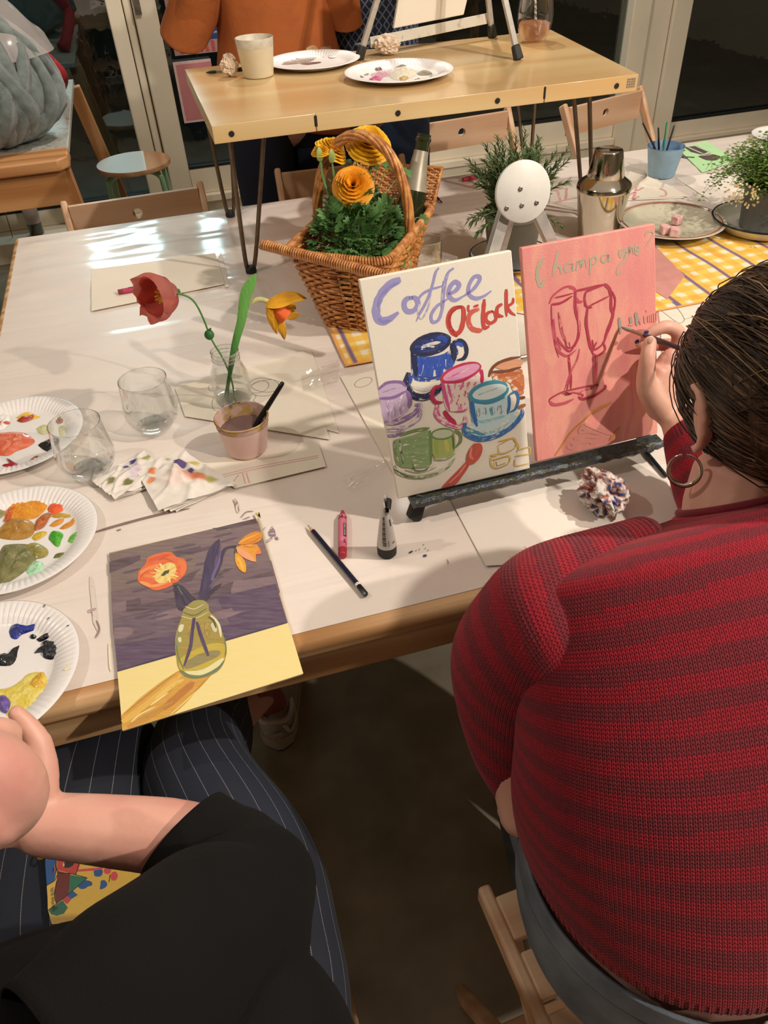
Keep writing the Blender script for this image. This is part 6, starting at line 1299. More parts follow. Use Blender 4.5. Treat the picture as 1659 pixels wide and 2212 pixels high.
# ================================================================ EASEL ON THE HAIRPIN TABLE
G1, G2_, G3 = V(.549, 2.164, TS), V(.972, 2.327, TS), V(.900, 1.964, TS)
G2_ = V(.955, 2.262, TS)
ap = V(.80, 2.17, 1.62); e2 = thing('table_easel', 'aluminium tabletop easel with a paint stained ledge on the hairpin table', 'easel', (.8, 2.15, TS))
bl_n = (G2_-G1).cross(ap-G1).normalized(); bl_n = bl_n if bl_n.y < 0 else -bl_n
def leg2(top, foot, w_):
    d = (foot-top).normalized(); k = M(); k.bar(top, foot-d*.025, w_, .009, bl_n); lg = k.build('leg', metal_w, e2, bevel=.001)
    k = M(); k.bar(foot-d*.034, foot+V(0, 0, .001), w_+.004, .015, bl_n, w2=w_+.007, h2=.019); k.build('rubber_foot', mat('rubber_foot', '#232422', .6, .2, 80), lg, bevel=.003)
leg2(ap+V(-.02, 0, 0), G1, .014); leg2(ap+V(.02, 0, 0), G2_, .014); leg2(ap, G3, .014)
k = M(); k.lathe([(0, 0), (.037, 0), (.037, .006), (0, .006)], 40, ap, ax=bl_n); k.build('round_head', bpy.data.materials['white_head'], e2)
l0 = aty(800, 92, 2.19); l1 = aty(1052, 40, 2.262); k = M(); k.bar(l0, l1, .005, .024, (0, 0, 1)); lw = NT('stained_white_ledge'); _f = lw.noise(lw.co('Object'), 26, 3); lw.p(Base_Color=lw.ramp(_f, [(.3, C('#8a8478')), (.42, C('#cfc8b8')), (.66, C('#d5cebe')), (.70, C('#2c3f8e')), (.8, C('#2c3f8e'))]), Roughness=.5); k.build('ledge', lw.m, e2, bevel=.0008)
k = M(); k.bar(l0+V(-.03, .01, -.004), l0+V(.25, .12, -.004), .03, .003, (0, 0, 1)); k.build('ledge_tray', mat('grey_green_metal', '#5d6a66', .4, .2, 40), e2, bevel=.0006)
cA = aty(850, 62, 2.205); cB = aty(1002, 32, 2.245); u_ = (ap-(cA+cB)/2).normalized(); t = thing('blank_canvas', 'blank cream canvas standing on the easel on the hairpin table, seen from behind', 'canvas', (cA+cB)/2)
k = M(); k.slab([cA, cB, cB+u_*.26+V(.035, 0, 0), cA+u_*.26+V(.03, 0, 0)], V(0, 1, 0), .012); k.build('canvas', cvm, t, bevel=.002)

# ================================================================ FURNITURE BEHIND AND UNDER
beech = wood('beech_chair', '#dcb795', '#c79b76', 0, .5, 6); beechz = wood('beech_chair_post', '#dcb795', '#c79b76', 2, .5, 6)
def holeboard(k, x0, x1, z0, z1, y0, y1, cx, cz, r, n=24):
    """board with a round hole, lying in the xz plane"""
    def sq(a):
        c, s_ = math.cos(a), math.sin(a); w_ = (x1-cx) if c > 0 else (cx-x0); h = (z1-cz) if s_ > 0 else (cz-z0)
        t = min(w_/max(abs(c), 1e-6), h/max(abs(s_), 1e-6)); return cx+c*t, cz+s_*t
    an = sorted([2*PI*i/n for i in range(n)]+[math.atan2(zz-cz, xx-cx) % (2*PI) for xx in (x0, x1) for zz in (z0, z1)]); m_ = len(an); vs = []
    for y in (y0, y1):
        for a in an: q = sq(a); vs.append((q[0], y, q[1]))
        for a in an: vs.append((cx+r*math.cos(a), y, cz+r*math.sin(a)))
    fs = []
    for i in range(m_):
        j = (i+1) % m_; fs += [(i, j, m_+j, m_+i), (2*m_+i, 3*m_+i, 3*m_+j, 2*m_+j), (i, 2*m_+i, 2*m_+j, j), (m_+i, m_+j, 3*m_+j, 3*m_+i)]
    k.add(vs, fs)
def chair(label, loc, rot, group='beech folding chairs'):
    t = thing('folding_chair', label, 'chair', loc, rot, group)
    for s_ in (-1, 1):
        x = s_*.197; M().bar((x, .235, .775), (x, -.235, .0), .034, .019, (1, 0, 0)).build('back_post', beechz, t, local=True, bevel=.006)
        M().bar((s_*.165, -.17, .415), (s_*.165, .215, .0), .030, .018, (1, 0, 0)).build('rear_leg', beechz, t, local=True, bevel=.005)
        M().bar((s_*.180, -.225, .425), (s_*.180, .165, .425), .018, .034, (0, 0, 1)).build('seat_rail', beech, t, local=True, bevel=.005)
    for i in range(5): M().box(-.172, .172, -.205+i*.073, -.205+i*.073+.058, .428, .442).build('seat_slat', beech, t, local=True, bevel=.003)
    k = M(); holeboard(k, -.186, .186, .672, .768, .204, .220, 0, .722, .0145); k.build('backrest', beech, t, local=True, bevel=.004)
    M().bar((-.19, -.12, .185), (.19, -.12, .185), .016, .016).build('stretcher', beech, t, local=True, bevel=.004)
    M().bar((-.165, .10, .125), (.165, .10, .125), .016, .016).build('stretcher', beech, t, local=True, bevel=.004)
    return t
C0 = chair('beech folding chair tucked in at the far left, in front of the round stool', (-.078, 2.225, 0), .035)
dup(C0, (.535, 2.245, 0), -.06, 'beech folding chair behind the basket, only the left end of its backrest showing')
dup(C0, (1.10, 2.60, 0), .10, 'beech folding chair under the hairpin table, its backrest hole above the bottle')
dup(C0, (1.72, 2.62, 0), .30, 'beech folding chair turned askew behind the blue tumbler')
dup(C0, (.405, .200, 0), PI+.05, 'beech folding chair the woman in the red sweater sits on')
dup(C0, (-.196, .265, 0), PI-.02, 'beech folding chair under the person in the black shirt')

sc_ = at(288, 350, .46); t = thing('round_stool', 'round wood stool with a cool reflection painted over half its top and mint green tube legs', 'stool', (sc_.x, sc_.y, 0)); k = M()
k.lathe([(0, .440), (.160, .440), (.167, .444), (.168, .455), (.166, .461), (0, .461)], 56, (sc_.x, sc_.y, 0)); k.build('seat', wood('stool_ply', '#c99a70', '#b07c50', 1, .4, 6), t)
cut = .07; k = M(); pts = [(sc_.x+.1655*math.cos(a), sc_.y+.1655*math.sin(a)) for a in np.linspace(math.acos(.32), 2*PI-math.acos(.32), 40)]; k.prism(pts, .4608, .4622); lab(k.build('reflection_half', mat('painted_cool_reflection', '#e6f6f6', .22, .02, 10, Coat_Weight=.5), t, smooth=False), 'pale half painted as reflected cool light')  # cool reflected light put into the colour of half the seat
mint = mat('mint_tube', '#83ab84', .3, .06, 20, Coat_Weight=.4)
for a in (.6, 2.35, 3.75, 5.5):
    c_, s_ = math.cos(a), math.sin(a); k = M(); k.tube([(sc_.x+c_*.03, sc_.y+s_*.03, .428), (sc_.x+c_*.11, sc_.y+s_*.11, .428), (sc_.x+c_*.148, sc_.y+s_*.148, .412), (sc_.x+c_*.158, sc_.y+s_*.158, .37), (sc_.x+c_*.175, sc_.y+s_*.175, .0)], .0125, 12, sm=4); k.build('leg', mint, t)

# pine bench with the paint spattered top
bz_ = .78; BF = at(145, 340, bz_); BK = at(165, 170, bz_); t = thing('pine_workbench', 'pine table with a paint spattered white top carrying the bundle of grey wool', 'table', (BF.x-.4, (BF.y+BK.y)/2, 0))
wbp = wood('knotty_pine', '#cf9a66', '#a9713f', 0, .45, 5); wbpz = wood('knotty_pine_z', '#c8925e', '#a56c3b', 2, .45, 5)
spt = NT('spattered_white_top'); _f = spt.noise(spt.co('Object'), 38, 5, .7); spt.p(Base_Color=spt.ramp(_f, [(.35, C('#8f8c80')), (.5, C('#c3c4bb')), (.62, C('#a7a79b')), (.7, C('#d6d8d2'))]), Roughness=.3); spt.bump(_f, .002)
M().box(-1.5, BF.x, BF.y+.13, BK.y, bz_-.022, bz_).build('white_top', spt.m, t, bevel=.003)
k = M(); k.prism([(-1.5, BF.y-.02), (BF.x-.03, BF.y-.02), (BF.x+.002, BF.y+.012), (BF.x, BF.y+.13), (-1.5, BF.y+.13)], bz_-.036, bz_+.002); k.build('front_board', wbp, t, bevel=.006)
M().box(-1.45, BF.x-.02, BF.y+.01, BF.y+.04, bz_-.15, bz_-.037).build('apron', wbp, t, bevel=.003)
M().bar((BF.x-.035, BF.y+.04, bz_-.04), (BF.x+.035, BF.y-.05, 0), .062, .04, (0, 1, 0)).build('leg', wbpz, t, bevel=.004)
M().bar((BK.x-.02, BK.y-.06, bz_-.02), (BK.x+.10, BK.y+.02, 0), .06, .035, (0, 1, 0)).build('leg', wbpz, t, bevel=.004)
M().bar((-1.42, BF.y+.06, bz_-.04), (-1.46, BF.y-.02, 0), .062, .04, (0, 1, 0)).build('leg', wbpz, t, bevel=.004)
M().bar((-1.42, BK.y-.06, bz_-.02), (-1.46, BK.y+.02, 0), .062, .04, (0, 1, 0)).build('leg', wbpz, t, bevel=.004)
o = M(); wp = at(138, 205, bz_); o.lathe([(0, 0), (.045, 0), (.045, .006), (0, .006)], 32, (wp.x-.03, wp.y-.12, bz_)); tag(o.build('wooden_disc', wbp, None, origin=(wp.x-.03, wp.y-.12, bz_)), 'small round wooden disc on the spattered table under the red wool', 'disc')
# wool
WC = V(-.565, 3.20, bz_); wool = NT('grey_blue_wool'); _f = wool.noise(wool.co('Object', (1, 1, 1)), 30, 4); wool.p(Base_Color=wool.ramp(_f, [(.3, C('#5c6864')), (.7, C('#7f8a85'))]), Roughness=.95, Sheen_Weight=.4); wool.bump(wool.noise(wool.co('UV', (40, 12, 1)), 6, 4), .006, .7); wool = wool.m
t = thing('wool_bundle', 'large bundle of thick grey blue wool roving on the pine table', 'wool', WC); k = M()
vs_ = M(); vs_.sphere((0, 0, 0), (.27, .22, .215), 28, 20); k.add([WC+V(0, 0, .21)+V(q_[0]*(1-1.5*q_[2]), q_[1]*(1-1.5*q_[2]), q_[2]) for q_ in vs_.v], vs_.f); k.build('core', wool, t, ang=180)
k = M(); random.seed(12)
for i in range(34):
    a = rnd(-2.9, .3); th = rnd(.2, 2.9); pts = []; tw = rnd(-2.6, 2.6)
    for j in range(7):
        u = j/6; aa = a+tw*(u-.5)*1.2; tt = .12+u*2.85; R = 1.0+.03*math.sin(u*9+i); tf = 1-.33*math.cos(tt); pts.append(WC+V(0, 0, .215)+V(.28*tf*math.sin(tt)*math.cos(aa)*R, .23*tf*math.sin(tt)*math.sin(aa)*R, .215*math.cos(tt)*R))
    k.tube(pts, [.016, .028, .032, .026, .034, .028, .018], 9, sm=3, flat=.7)
k.build('roving_strands', wool, t, ang=180)
t2 = M(); q = [aty(-40, 40, 3.35), aty(5, 68, 3.38), aty(40, 92, 3.40), aty(78, 112, 3.45), aty(108, 140, 3.5), aty(130, 164, 3.5), at(128, 188, bz_+.03), at(118, 197, bz_+.025)]
t2.tube(q, [.03, .028, .026, .027, .03, .028, .026, .022], 12, sm=4); o = t2.build('red_wool', mat('red_wool', '#a51f2a', .9, .15, 40, .004, 60), None, ang=180, origin=tuple(at(118, 197, bz_)))
tag(o, 'thick strand of red wool drooping over the far side of the grey bundle', 'wool')
k = M(); vs = []; n = 22
for i in range(n+1):
    for j in range(n+1):
        u, v = i/n, j/n; tt = .15+u*1.3; aa = -1.9+v*1.9; R = 1.12+.05*noise.noise(V(u*6, v*6, 2))+.10*abs(noise.noise(V(u*3, v*3, 8))); vs.append(WC+V(.02, .03, .225)+V(.27*(1-.3*math.cos(tt))*math.sin(tt)*math.cos(aa)*R, .24*(1-.3*math.cos(tt))*math.sin(tt)*math.sin(aa)*R+.05, .235*math.cos(tt)*R))
k.add(vs, [(i*(n+1)+j, i*(n+1)+j+1, (i+1)*(n+1)+j+1, (i+1)*(n+1)+j) for i in range(n) for j in range(n)])
milk = NT('cloudy_plastic_bag'); tr = milk.n('ShaderNodeBsdfTransparent'); mx = milk.n('ShaderNodeMixShader', i_0=.42); milk.p(Base_Color=C('#d8cfca'), Roughness=.2); milk.t.links.new(tr.outputs[0], mx.inputs[1]); milk.t.links.new(milk.b.outputs[0], mx.inputs[2]); milk.t.links.new(mx.outputs[0], milk.out.inputs[0])
tag(k.build('plastic_bag', milk.m, None, ang=30, origin=tuple(WC)), 'cloudy plastic bag pulled half over the top of the grey wool', 'bag')
# bottle on the window sill
M_s = M(); M_s.box(-2.9, -.07, WY-.19, WY-.02, 0, .10); o = M_s.build('trim_3', cream, None, bevel=.004); struct(o)
bb = V(-.66, WY-.10, .10); t = thing('green_bottle', 'green bottle with a pale label on the low window sill at the far left', 'bottle', bb); k = M()
k.lathe([(0, 0), (.032, 0), (.036, .006), (.036, .17), (.030, .20), (.015, .23), (.013, .29), (.0145, .292), (.0145, .30), (.011, .30)], 28, bb); k.build('bottle', bg, t); k = M(); k.lathe([(.0365, .06), (.0365, .15)], 28, bb); k.build('label', mat('pale_label', '#b9a8a4', .6, .1, 40), t)
for i, (dx, c_) in enumerate(((-.12, '#b08ab0'), (-.19, '#c98a5a'))):
    b_ = V(bb.x+dx, bb.y, .10); t = thing('dried_flower', 'dried %s blossom beside the green bottle on the sill' % ('mauve', 'orange')[i], 'flower', b_); k = M(); k.tube([b_, b_+V(.01, 0, .17)], .002, 5); k.build('stem', mat('dry_stem', '#6a6a48', .8), t)
    k = M()
    for j in range(8): a = j*.8; k.sphere(b_+V(.01+.022*math.cos(a), .022*math.sin(a), .175+.008*(j % 2)), (.014, .014, .008), 8, 5)
    k.build('blossom', mat('blossom%d' % i, c_, .8, .15, 60), t)

# ================================================================ PEOPLE
def garment(rings, seg=64, fold=.0, ff=7, seed=0, umax=None):
    """rings: (centre, half-width vector, half-depth vector). returns mesh builder with UV in metres"""
    q = crom([list(c)+list(a)+list(b) for c, a, b in rings], 8); k = M(); vs = []; uv = []; n = len(q); L = 0; per = None
    for i, r in enumerate(q):
        c, a, b = V(*r[0:3]), V(*r[3:6]), V(*r[6:9])
        if i: L += (c-V(*q[i-1][0:3])).length
        G = PI*(a.length+b.length)
        for j in range(seg+1):
            th = 2*PI*j/seg; d = a*math.cos(th)+b*math.sin(th); p_ = c+d*(1+fold*noise.noise(V((c+d).x*ff+seed, (c+d).y*ff, (c+d).z*ff*.45)))
            vs.append(p_); uv.append((j/seg*PI*.36, L))
    m_ = seg+1; k.add(vs, [(i*m_+j, i*m_+j+1, (i+1)*m_+j+1, (i+1)*m_+j) for i in range(n-1) for j in range(seg)], uv); return k
def head(m, c, fwd, up=V(0, 0, 1), s=1.):
    """head with brow, nose, mouth, chin, ears merged into the body"""
    F_ = fwd.normalized(); R_ = F_.cross(up).normalized(); U_ = R_.cross(F_)
    ax = (R_, F_, U_); m.sphere(c+U_*.02*s-F_*.012*s, (.073*s, .092*s, .088*s), 24, 16, axes=ax); m.sphere(c-U_*.045*s+F_*.022*s, (.054*s, .062*s, .062*s), 20, 14, axes=ax)
    m.sphere(c-U_*.092*s+F_*.062*s, (.022*s, .018*s, .018*s), 12, 8, axes=ax); m.tube([c+U_*.018*s+F_*.078*s, c-U_*.012*s+F_*.092*s, c-U_*.028*s+F_*.100*s], [.008*s, .010*s, .0135*s], 10)
    for s_ in (-1, 1):
        m.sphere(c+R_*s_*.030*s+U_*.022*s+F_*.070*s, (.020*s, .012*s, .008*s), 10, 6, axes=ax); m.sphere(c+R_*s_*.034*s-U_*.02*s+F_*.062*s, (.020*s, .016*s, .018*s), 10, 6, axes=ax)
        e = c+R_*s_*.084*s-F_*.002*s; m.tube([e+U_*(.031*s*math.cos(a))*1.05+F_*(-.016*s*math.sin(a))+R_*s_*(.010*s+.004*s*math.sin(a)) for a in np.linspace(-.4, 3.5, 9)], .0048*s, 8); m.sphere(e-U_*.022*s+F_*.002*s, (.005*s, .007*s, .009*s), 8, 6, axes=ax); m.sphere(e-F_*.004*s+R_*s_*.003*s, (.0085*s, .014*s, .029*s), 12, 8, axes=ax)
    m.sphere(c-U_*.052*s+F_*.080*s, (.024*s, .010*s, .006*s), 12, 6, axes=ax); m.sphere(c-U_*.064*s+F_*.079*s, (.021*s, .010*s, .006*s), 12, 6, axes=ax)
    return R_, F_, U_
def facebits(parent, c, fwd, s=1., up=V(0, 0, 1)):
    F_ = fwd.normalized(); R_ = F_.cross(up).normalized(); U_ = R_.cross(F_)
    for s_ in (-1, 1):
        k = M(); k.sphere(c+R_*s_*.030*s+U_*.008*s+F_*.070*s, .012*s, 14, 10); e = k.build('eye', mat('eye_white', '#e6e0d8', .15), parent)
        k = M(); k.sphere(c+R_*s_*.030*s+U_*.008*s+F_*.0785*s, (.005*s, .005*s, .005*s), 10, 8); k.build('iris', mat('iris_brown', '#3a261a', .1), e)
sk = skin(); sk2 = skin('skin_pinker', '#d9a892', '#cd8e80')
def handm(m, w, d, up, s=1., curl=.5, thumb=1):
    """relaxed hand: wrist w, direction d, back-of-hand normal up; five separate curled fingers"""
    d = d.normalized(); up = (up-d*up.dot(d)).normalized(); sd = d.cross(up)*thumb
    pc_ = w+d*.045*s; m.sphere(pc_, (.040*s, .048*s, .0155*s), 16, 10, axes=(sd, d, up)); m.sphere(w, .026*s, 12, 8)
    for i, (o_, L) in enumerate(((.028, .070), (.010, .078), (-.009, .073), (-.027, .058))):
        b = w+d*.078*s+sd*o_*s; a1 = curl*.8; p1 = b+(d*math.cos(a1)-up*math.sin(a1))*L*.45*s; a2 = curl*1.9; p2 = p1+(d*math.cos(a2)-up*math.sin(a2))*L*.32*s; a3 = curl*2.8; p3 = p2+(d*math.cos(a3)-up*math.sin(a3))*L*.23*s
        m.tube([w+d*.05*s+sd*o_*.8*s, b, p1, p2, p3], [.010*s, .0095*s, .0085*s, .0075*s, .0065*s], 10, sm=2); m.sphere(p3, .0066*s, 8, 6)
    t0 = w+d*.022*s+sd*.026*s; t1 = t0+(d*.7+sd*.75-up*.2).normalized()*.036*s; t2 = t1+(d*.9+sd*.25-up*.3).normalized()*.030*s; m.tube([w+d*.015*s, t0, t1, t2], [.016*s, .0135*s, .0105*s, .0075*s], 10, sm=2); m.sphere(t2, .0078*s, 8, 6)

# ---------------------------------------------------------- woman in the red sweater
wm = thing('person', 'woman in a red striped knit sweater painting the pink canvas, seen from behind', 'person', (.43, .3, 0))
HCt = V(.548, .532, 1.072); hf = V(-.04, .93, -.36).normalized()
b = M(); NB = V(.498, .50, .975)
b.sphere((.437, .322, .595), (.194, .178, .165), 28, 18); b.sphere((.43, .35, .72), (.165, .125, .13), 28, 18); b.sphere((.44, .42, .85), (.17, .10, .11), 24, 16); limb(b, [NB-V(.004, .03, .05), NB+V(.010, .006, .02), HCt-V(-.004, .03, .070)], [.052, .047, .050])
R_, F_, U_ = head(b, HCt, hf)
limb(b, [(.325, .46, .90), (.262, .485, .82), (.255, .475, .745)], [.052, .044, .040]); limb(b, [(.255, .475, .745), (.250, .43, .70), (.243, .395, .655)], [.040, .034, .026]); handm(b, V(.243, .395, .652), V(.05, .35, -.3), V(-.4, -.7, .7), 1., .4, 1)
limb(b, [(.575, .475, .90), (.635, .545, .84), (.632, .625, .80)], [.050, .042, .038]); WR = V(.650, .790, .862)
limb(b, [(.632, .625, .80), (.638, .70, .825), WR], [.038, .034, .0255])
for x_, kx in ((.345, .36), (.515, .54)):
    limb(b, [(x_, .32, .53), ((x_+kx)/2, .50, .535), (kx, .66, .53)], [.088, .078, .060]); limb(b, [(kx, .66, .53), (kx+.03, .56, .30), (kx+.04, .46, .09)], [.058, .050, .034]); b.sphere((kx+.04, .52, .04), (.038, .11, .035), 16, 10)
# painting hand: palm, thumb nearest the camera, fingers closed on the brush
def hp(px_, py_, y): return aty(px_, py_, y)
b.tube([WR, hp(1435, 880, .805), hp(1425, 825, .815), hp(1432, 790, .820)], [.0255, .027, .026, .020], 14, sm=3, flat=.75); b.sphere(hp(1445, 800, .825), (.026, .018, .036), 16, 12)
def finger(pts, rs): b.tube(pts, rs, 12, sm=3); b.sphere(pts[-1], rs[-1]*1.0, 10, 8); b.sphere(pts[0], rs[0], 10, 8)
finger([hp(1425, 880, .800), hp(1398, 838, .797), hp(1398, 780, .800), hp(1404, 740, .812)], [.020, .0155, .0115, .0098]);   # thumb
finger([hp(1460, 790, .830), hp(1468, 725, .835), hp(1442, 706, .838), hp(1415, 714, .840), hp(1393, 727, .842)], [.015, .0115, .0100, .0088, .0072])   # index
finger([hp(1470, 800, .845), hp(1474, 750, .852), hp(1432, 745, .856), hp(1400, 745, .854), hp(1380, 742, .852)], [.013, .0108, .0095, .0085, .0072])   # middle
finger([hp(1468, 820, .842), hp(1470, 775, .850), hp(1444, 772, .852), hp(1430, 800, .840)], [.013, .0105, .0092, .0078]); finger([hp(1466, 842, .838), hp(1466, 800, .845), hp(1446, 802, .845), hp(1438, 826, .832)], [.012, .0095, .0082, .0070])
bd = b.build('body', sk, wm, ang=180); remesh(bd, .0032, 5, .5)
nm = mat('blue_nail_polish', '#1c2f6a', .15, .05, 20, Coat_Weight=.8)
for (px_, py_, y, sx) in ((1396, 718, .8345, .0040), (1376, 738, .8465, .0036)):
    k = M(); k.sphere(hp(px_, py_, y), (sx, .002, .0034), 12, 8); k.build('fingernail', nm, wm)
k = M(); k.sphere(hp(1405, 734, .8045), (.0050, .0016, .0060), 12, 8); k.build('fingernail', mat('bare_nail', '#e2b3a0', .25), wm)
facebits(wm, HCt, hf)
# jeans
dn = NT('grey_blue_denim'); _f = dn.noise(dn.co('Object'), 18, 4); wv = dn.n('ShaderNodeTexWave', wave_type='BANDS', bands_direction='DIAGONAL', i_Scale=900.); dn.t.links.new(dn.co('UV'), wv.inputs['Vector'])
dn.p(Base_Color=dn.mix(dn.math('MULTIPLY', wv.outputs[1], .25), dn.ramp(_f, [(.3, C('#5a6370')), (.7, C('#8a929c'))]), C('#aab0b4')), Roughness=.85); dn.bump(wv.outputs[1], .0004); dn = dn.m
X_ = V(1, 0, 0)
jn = M(); g_ = garment([(V(.435, .30, .450), X_*.18, V(0, -.170, 0)), (V(.435, .305, .50), X_*.202, V(0, -.190, 0)), (V(.436, .31, .56), X_*.208, V(0, -.195, .01)), (V(.438, .315, .615), X_*.204, V(0, -.188, .012))], 72, .02, 9, 1)
jo = g_.build('jeans', dn, wm, ang=180); sl = jo.modifiers.new('solid', 'SOLIDIFY'); sl.thickness = .003
g_ = garment([(V(.438, .314, .596), X_*.2085, V(0, -.1935, .012)), (V(.438, .3145, .612), X_*.2065, V(0, -.1915, .012)), (V(.438, .315, .626), X_*.2045, V(0, -.1895, .012))], 72, .0); wb = g_.build('waistband', dn, jo, ang=180); sl = wb.modifiers.new('solid', 'SOLIDIFY'); sl.thickness = .005
k = M(); th_ = mat('pale_topstitch', '#a39a88', .7)
for zz, rx, ry in ((.599, .2105, .1955), (.623, .2065, .1915)): k.tube([V(.438+rx*math.cos(a), .3145-ry*math.sin(a), zz+.012*math.sin(a)) for a in np.linspace(0, 2*PI, 90)[:-1]], .0007, 4, closed=True)
k.build('topstitching', th_, jo)
for x_, kx in ((.345, .36), (.515, .54)):
    g_ = garment([(V(x_, .33, .53), V(.105, 0, 0), V(0, 0, .092)), (V((x_+kx)/2, .48, .535), V(.092, 0, 0), V(0, 0, .088)), (V(kx, .63, .535), V(.074, 0, 0), V(0, .02, .070)), (V(kx+.005, .715, .47), V(.070, 0, 0), V(0, .060, .03)), (V(kx+.03, .63, .28), V(.068, 0, 0), V(0, .066, -.02)), (V(kx+.04, .53, .12), V(.070, 0, 0), V(0, .066, -.03))], 36, .02, 12, x_); g_.build('trouser_leg', dn, jo, ang=180)
# sweater: lofted body and sleeves carrying real knitted V stitches
def shell(rings, seg, sub, fold, ff, seed):
    q = crom([list(c)+list(a)+list(b_) for c, a, b_ in rings], sub); out = []
    for r in q:
        c, a, b_ = V(*r[0:3]), V(*r[3:6]), V(*r[6:9]); row = []
        for j in range(seg):
            th = 2*PI*j/seg; d = a*math.cos(th)+b_*math.sin(th); p0 = c+d; row.append(c+d*(1+fold*noise.noise(V(p0.x*ff+seed, p0.y*ff, p0.z*ff))))
        out.append(row)
    return out
def dv(t_): return V(0, -math.cos(t_), math.sin(t_))
TR = [(V(.434, .325, .640), X_*.202, dv(0)*.182), (V(.434, .328, .655), X_*.211, dv(.05)*.192), (V(.436, .350, .72), X_*.213, dv(.18)*.180), (V(.442, .385, .80), X_*.206, dv(.42)*.158), (V(.450, .425, .87), X_*.204, dv(.62)*.136), (V(.456, .463, .925), X_*.200, dv(.75)*.112), (V(.462, .476, .950), X_*.180, dv(.80)*.094), (V(.478, .488, .963), X_*.122, dv(.80)*.078), (V(.500, .494, .968), X_*.055, dv(.75)*.054)]
SLV = [(V(.365, .462, .915), V(.04, .02, .070), V(-.02, -.080, .03)), (V(.305, .474, .880), V(-.045, .0, .083), V(-.02, -.088, .0)), (V(.285, .485, .835), V(-.074, -.01, .045), V(.0, -.084, -.01)), (V(.275, .487, .785), V(-.078, -.01, .018), V(.01, -.082, -.015)), (V(.272, .475, .735), V(-.074, -.025, -.005), V(.01, -.070, -.05)), (V(.272, .448, .700), V(-.055, -.03, -.02), V(.01, -.040, -.055)), (V(.262, .428, .686), V(-.040, -.02, -.01), V(.0, -.028, -.036))]
SRV = [(V(.560, .465, .905), V(.02, 0, .08), V(-.02, -.075, .02)), (V(.605, .500, .885), V(.05, .0, .07), V(.03, -.07, .0)), (V(.645, .560, .845), V(.068, .0, .03), V(.0, -.045, .055)), (V(.648, .625, .815), V(.064, 0, 0), V(.0, -.03, .058)), (V(.646, .69, .828), V(.052, 0, 0), V(0, -.018, .052)), (V(.650, .745, .848), V(.040, 0, 0), V(0, -.015, .040)), (V(.650, .768, .856), V(.031, 0, 0), V(0, -.012, .031))]
kn = NT('red_knit_yarn'); a_ = kn.n('ShaderNodeVertexColor', layer_name='Col'); _f = kn.noise(kn.co('Object', (1, 1, 1)), 260, 3, .7)
kn.p(Base_Color=kn.mix(kn.math('MULTIPLY', _f, .35), a_.outputs[0], C('#4a0f18')), Roughness=.9, Sheen_Weight=.25, Sheen_Roughness=.5); kn.b.inputs['Sheen Tint'].default_value = (1, .5, .5, 1); kn.bump(_f, .0006, .6); kn = kn.m
RED_, BRN = C('#9e0a24'), C('#7d1b29')
def stripe(v, u):
    v = v+.0015*noise.noise(V(u*30, v*6, 3))+.004*math.cos((u-.5)*2*PI*2); f = (v % .037)/.037; w_ = .50; return RED_ if f > w_ else BRN
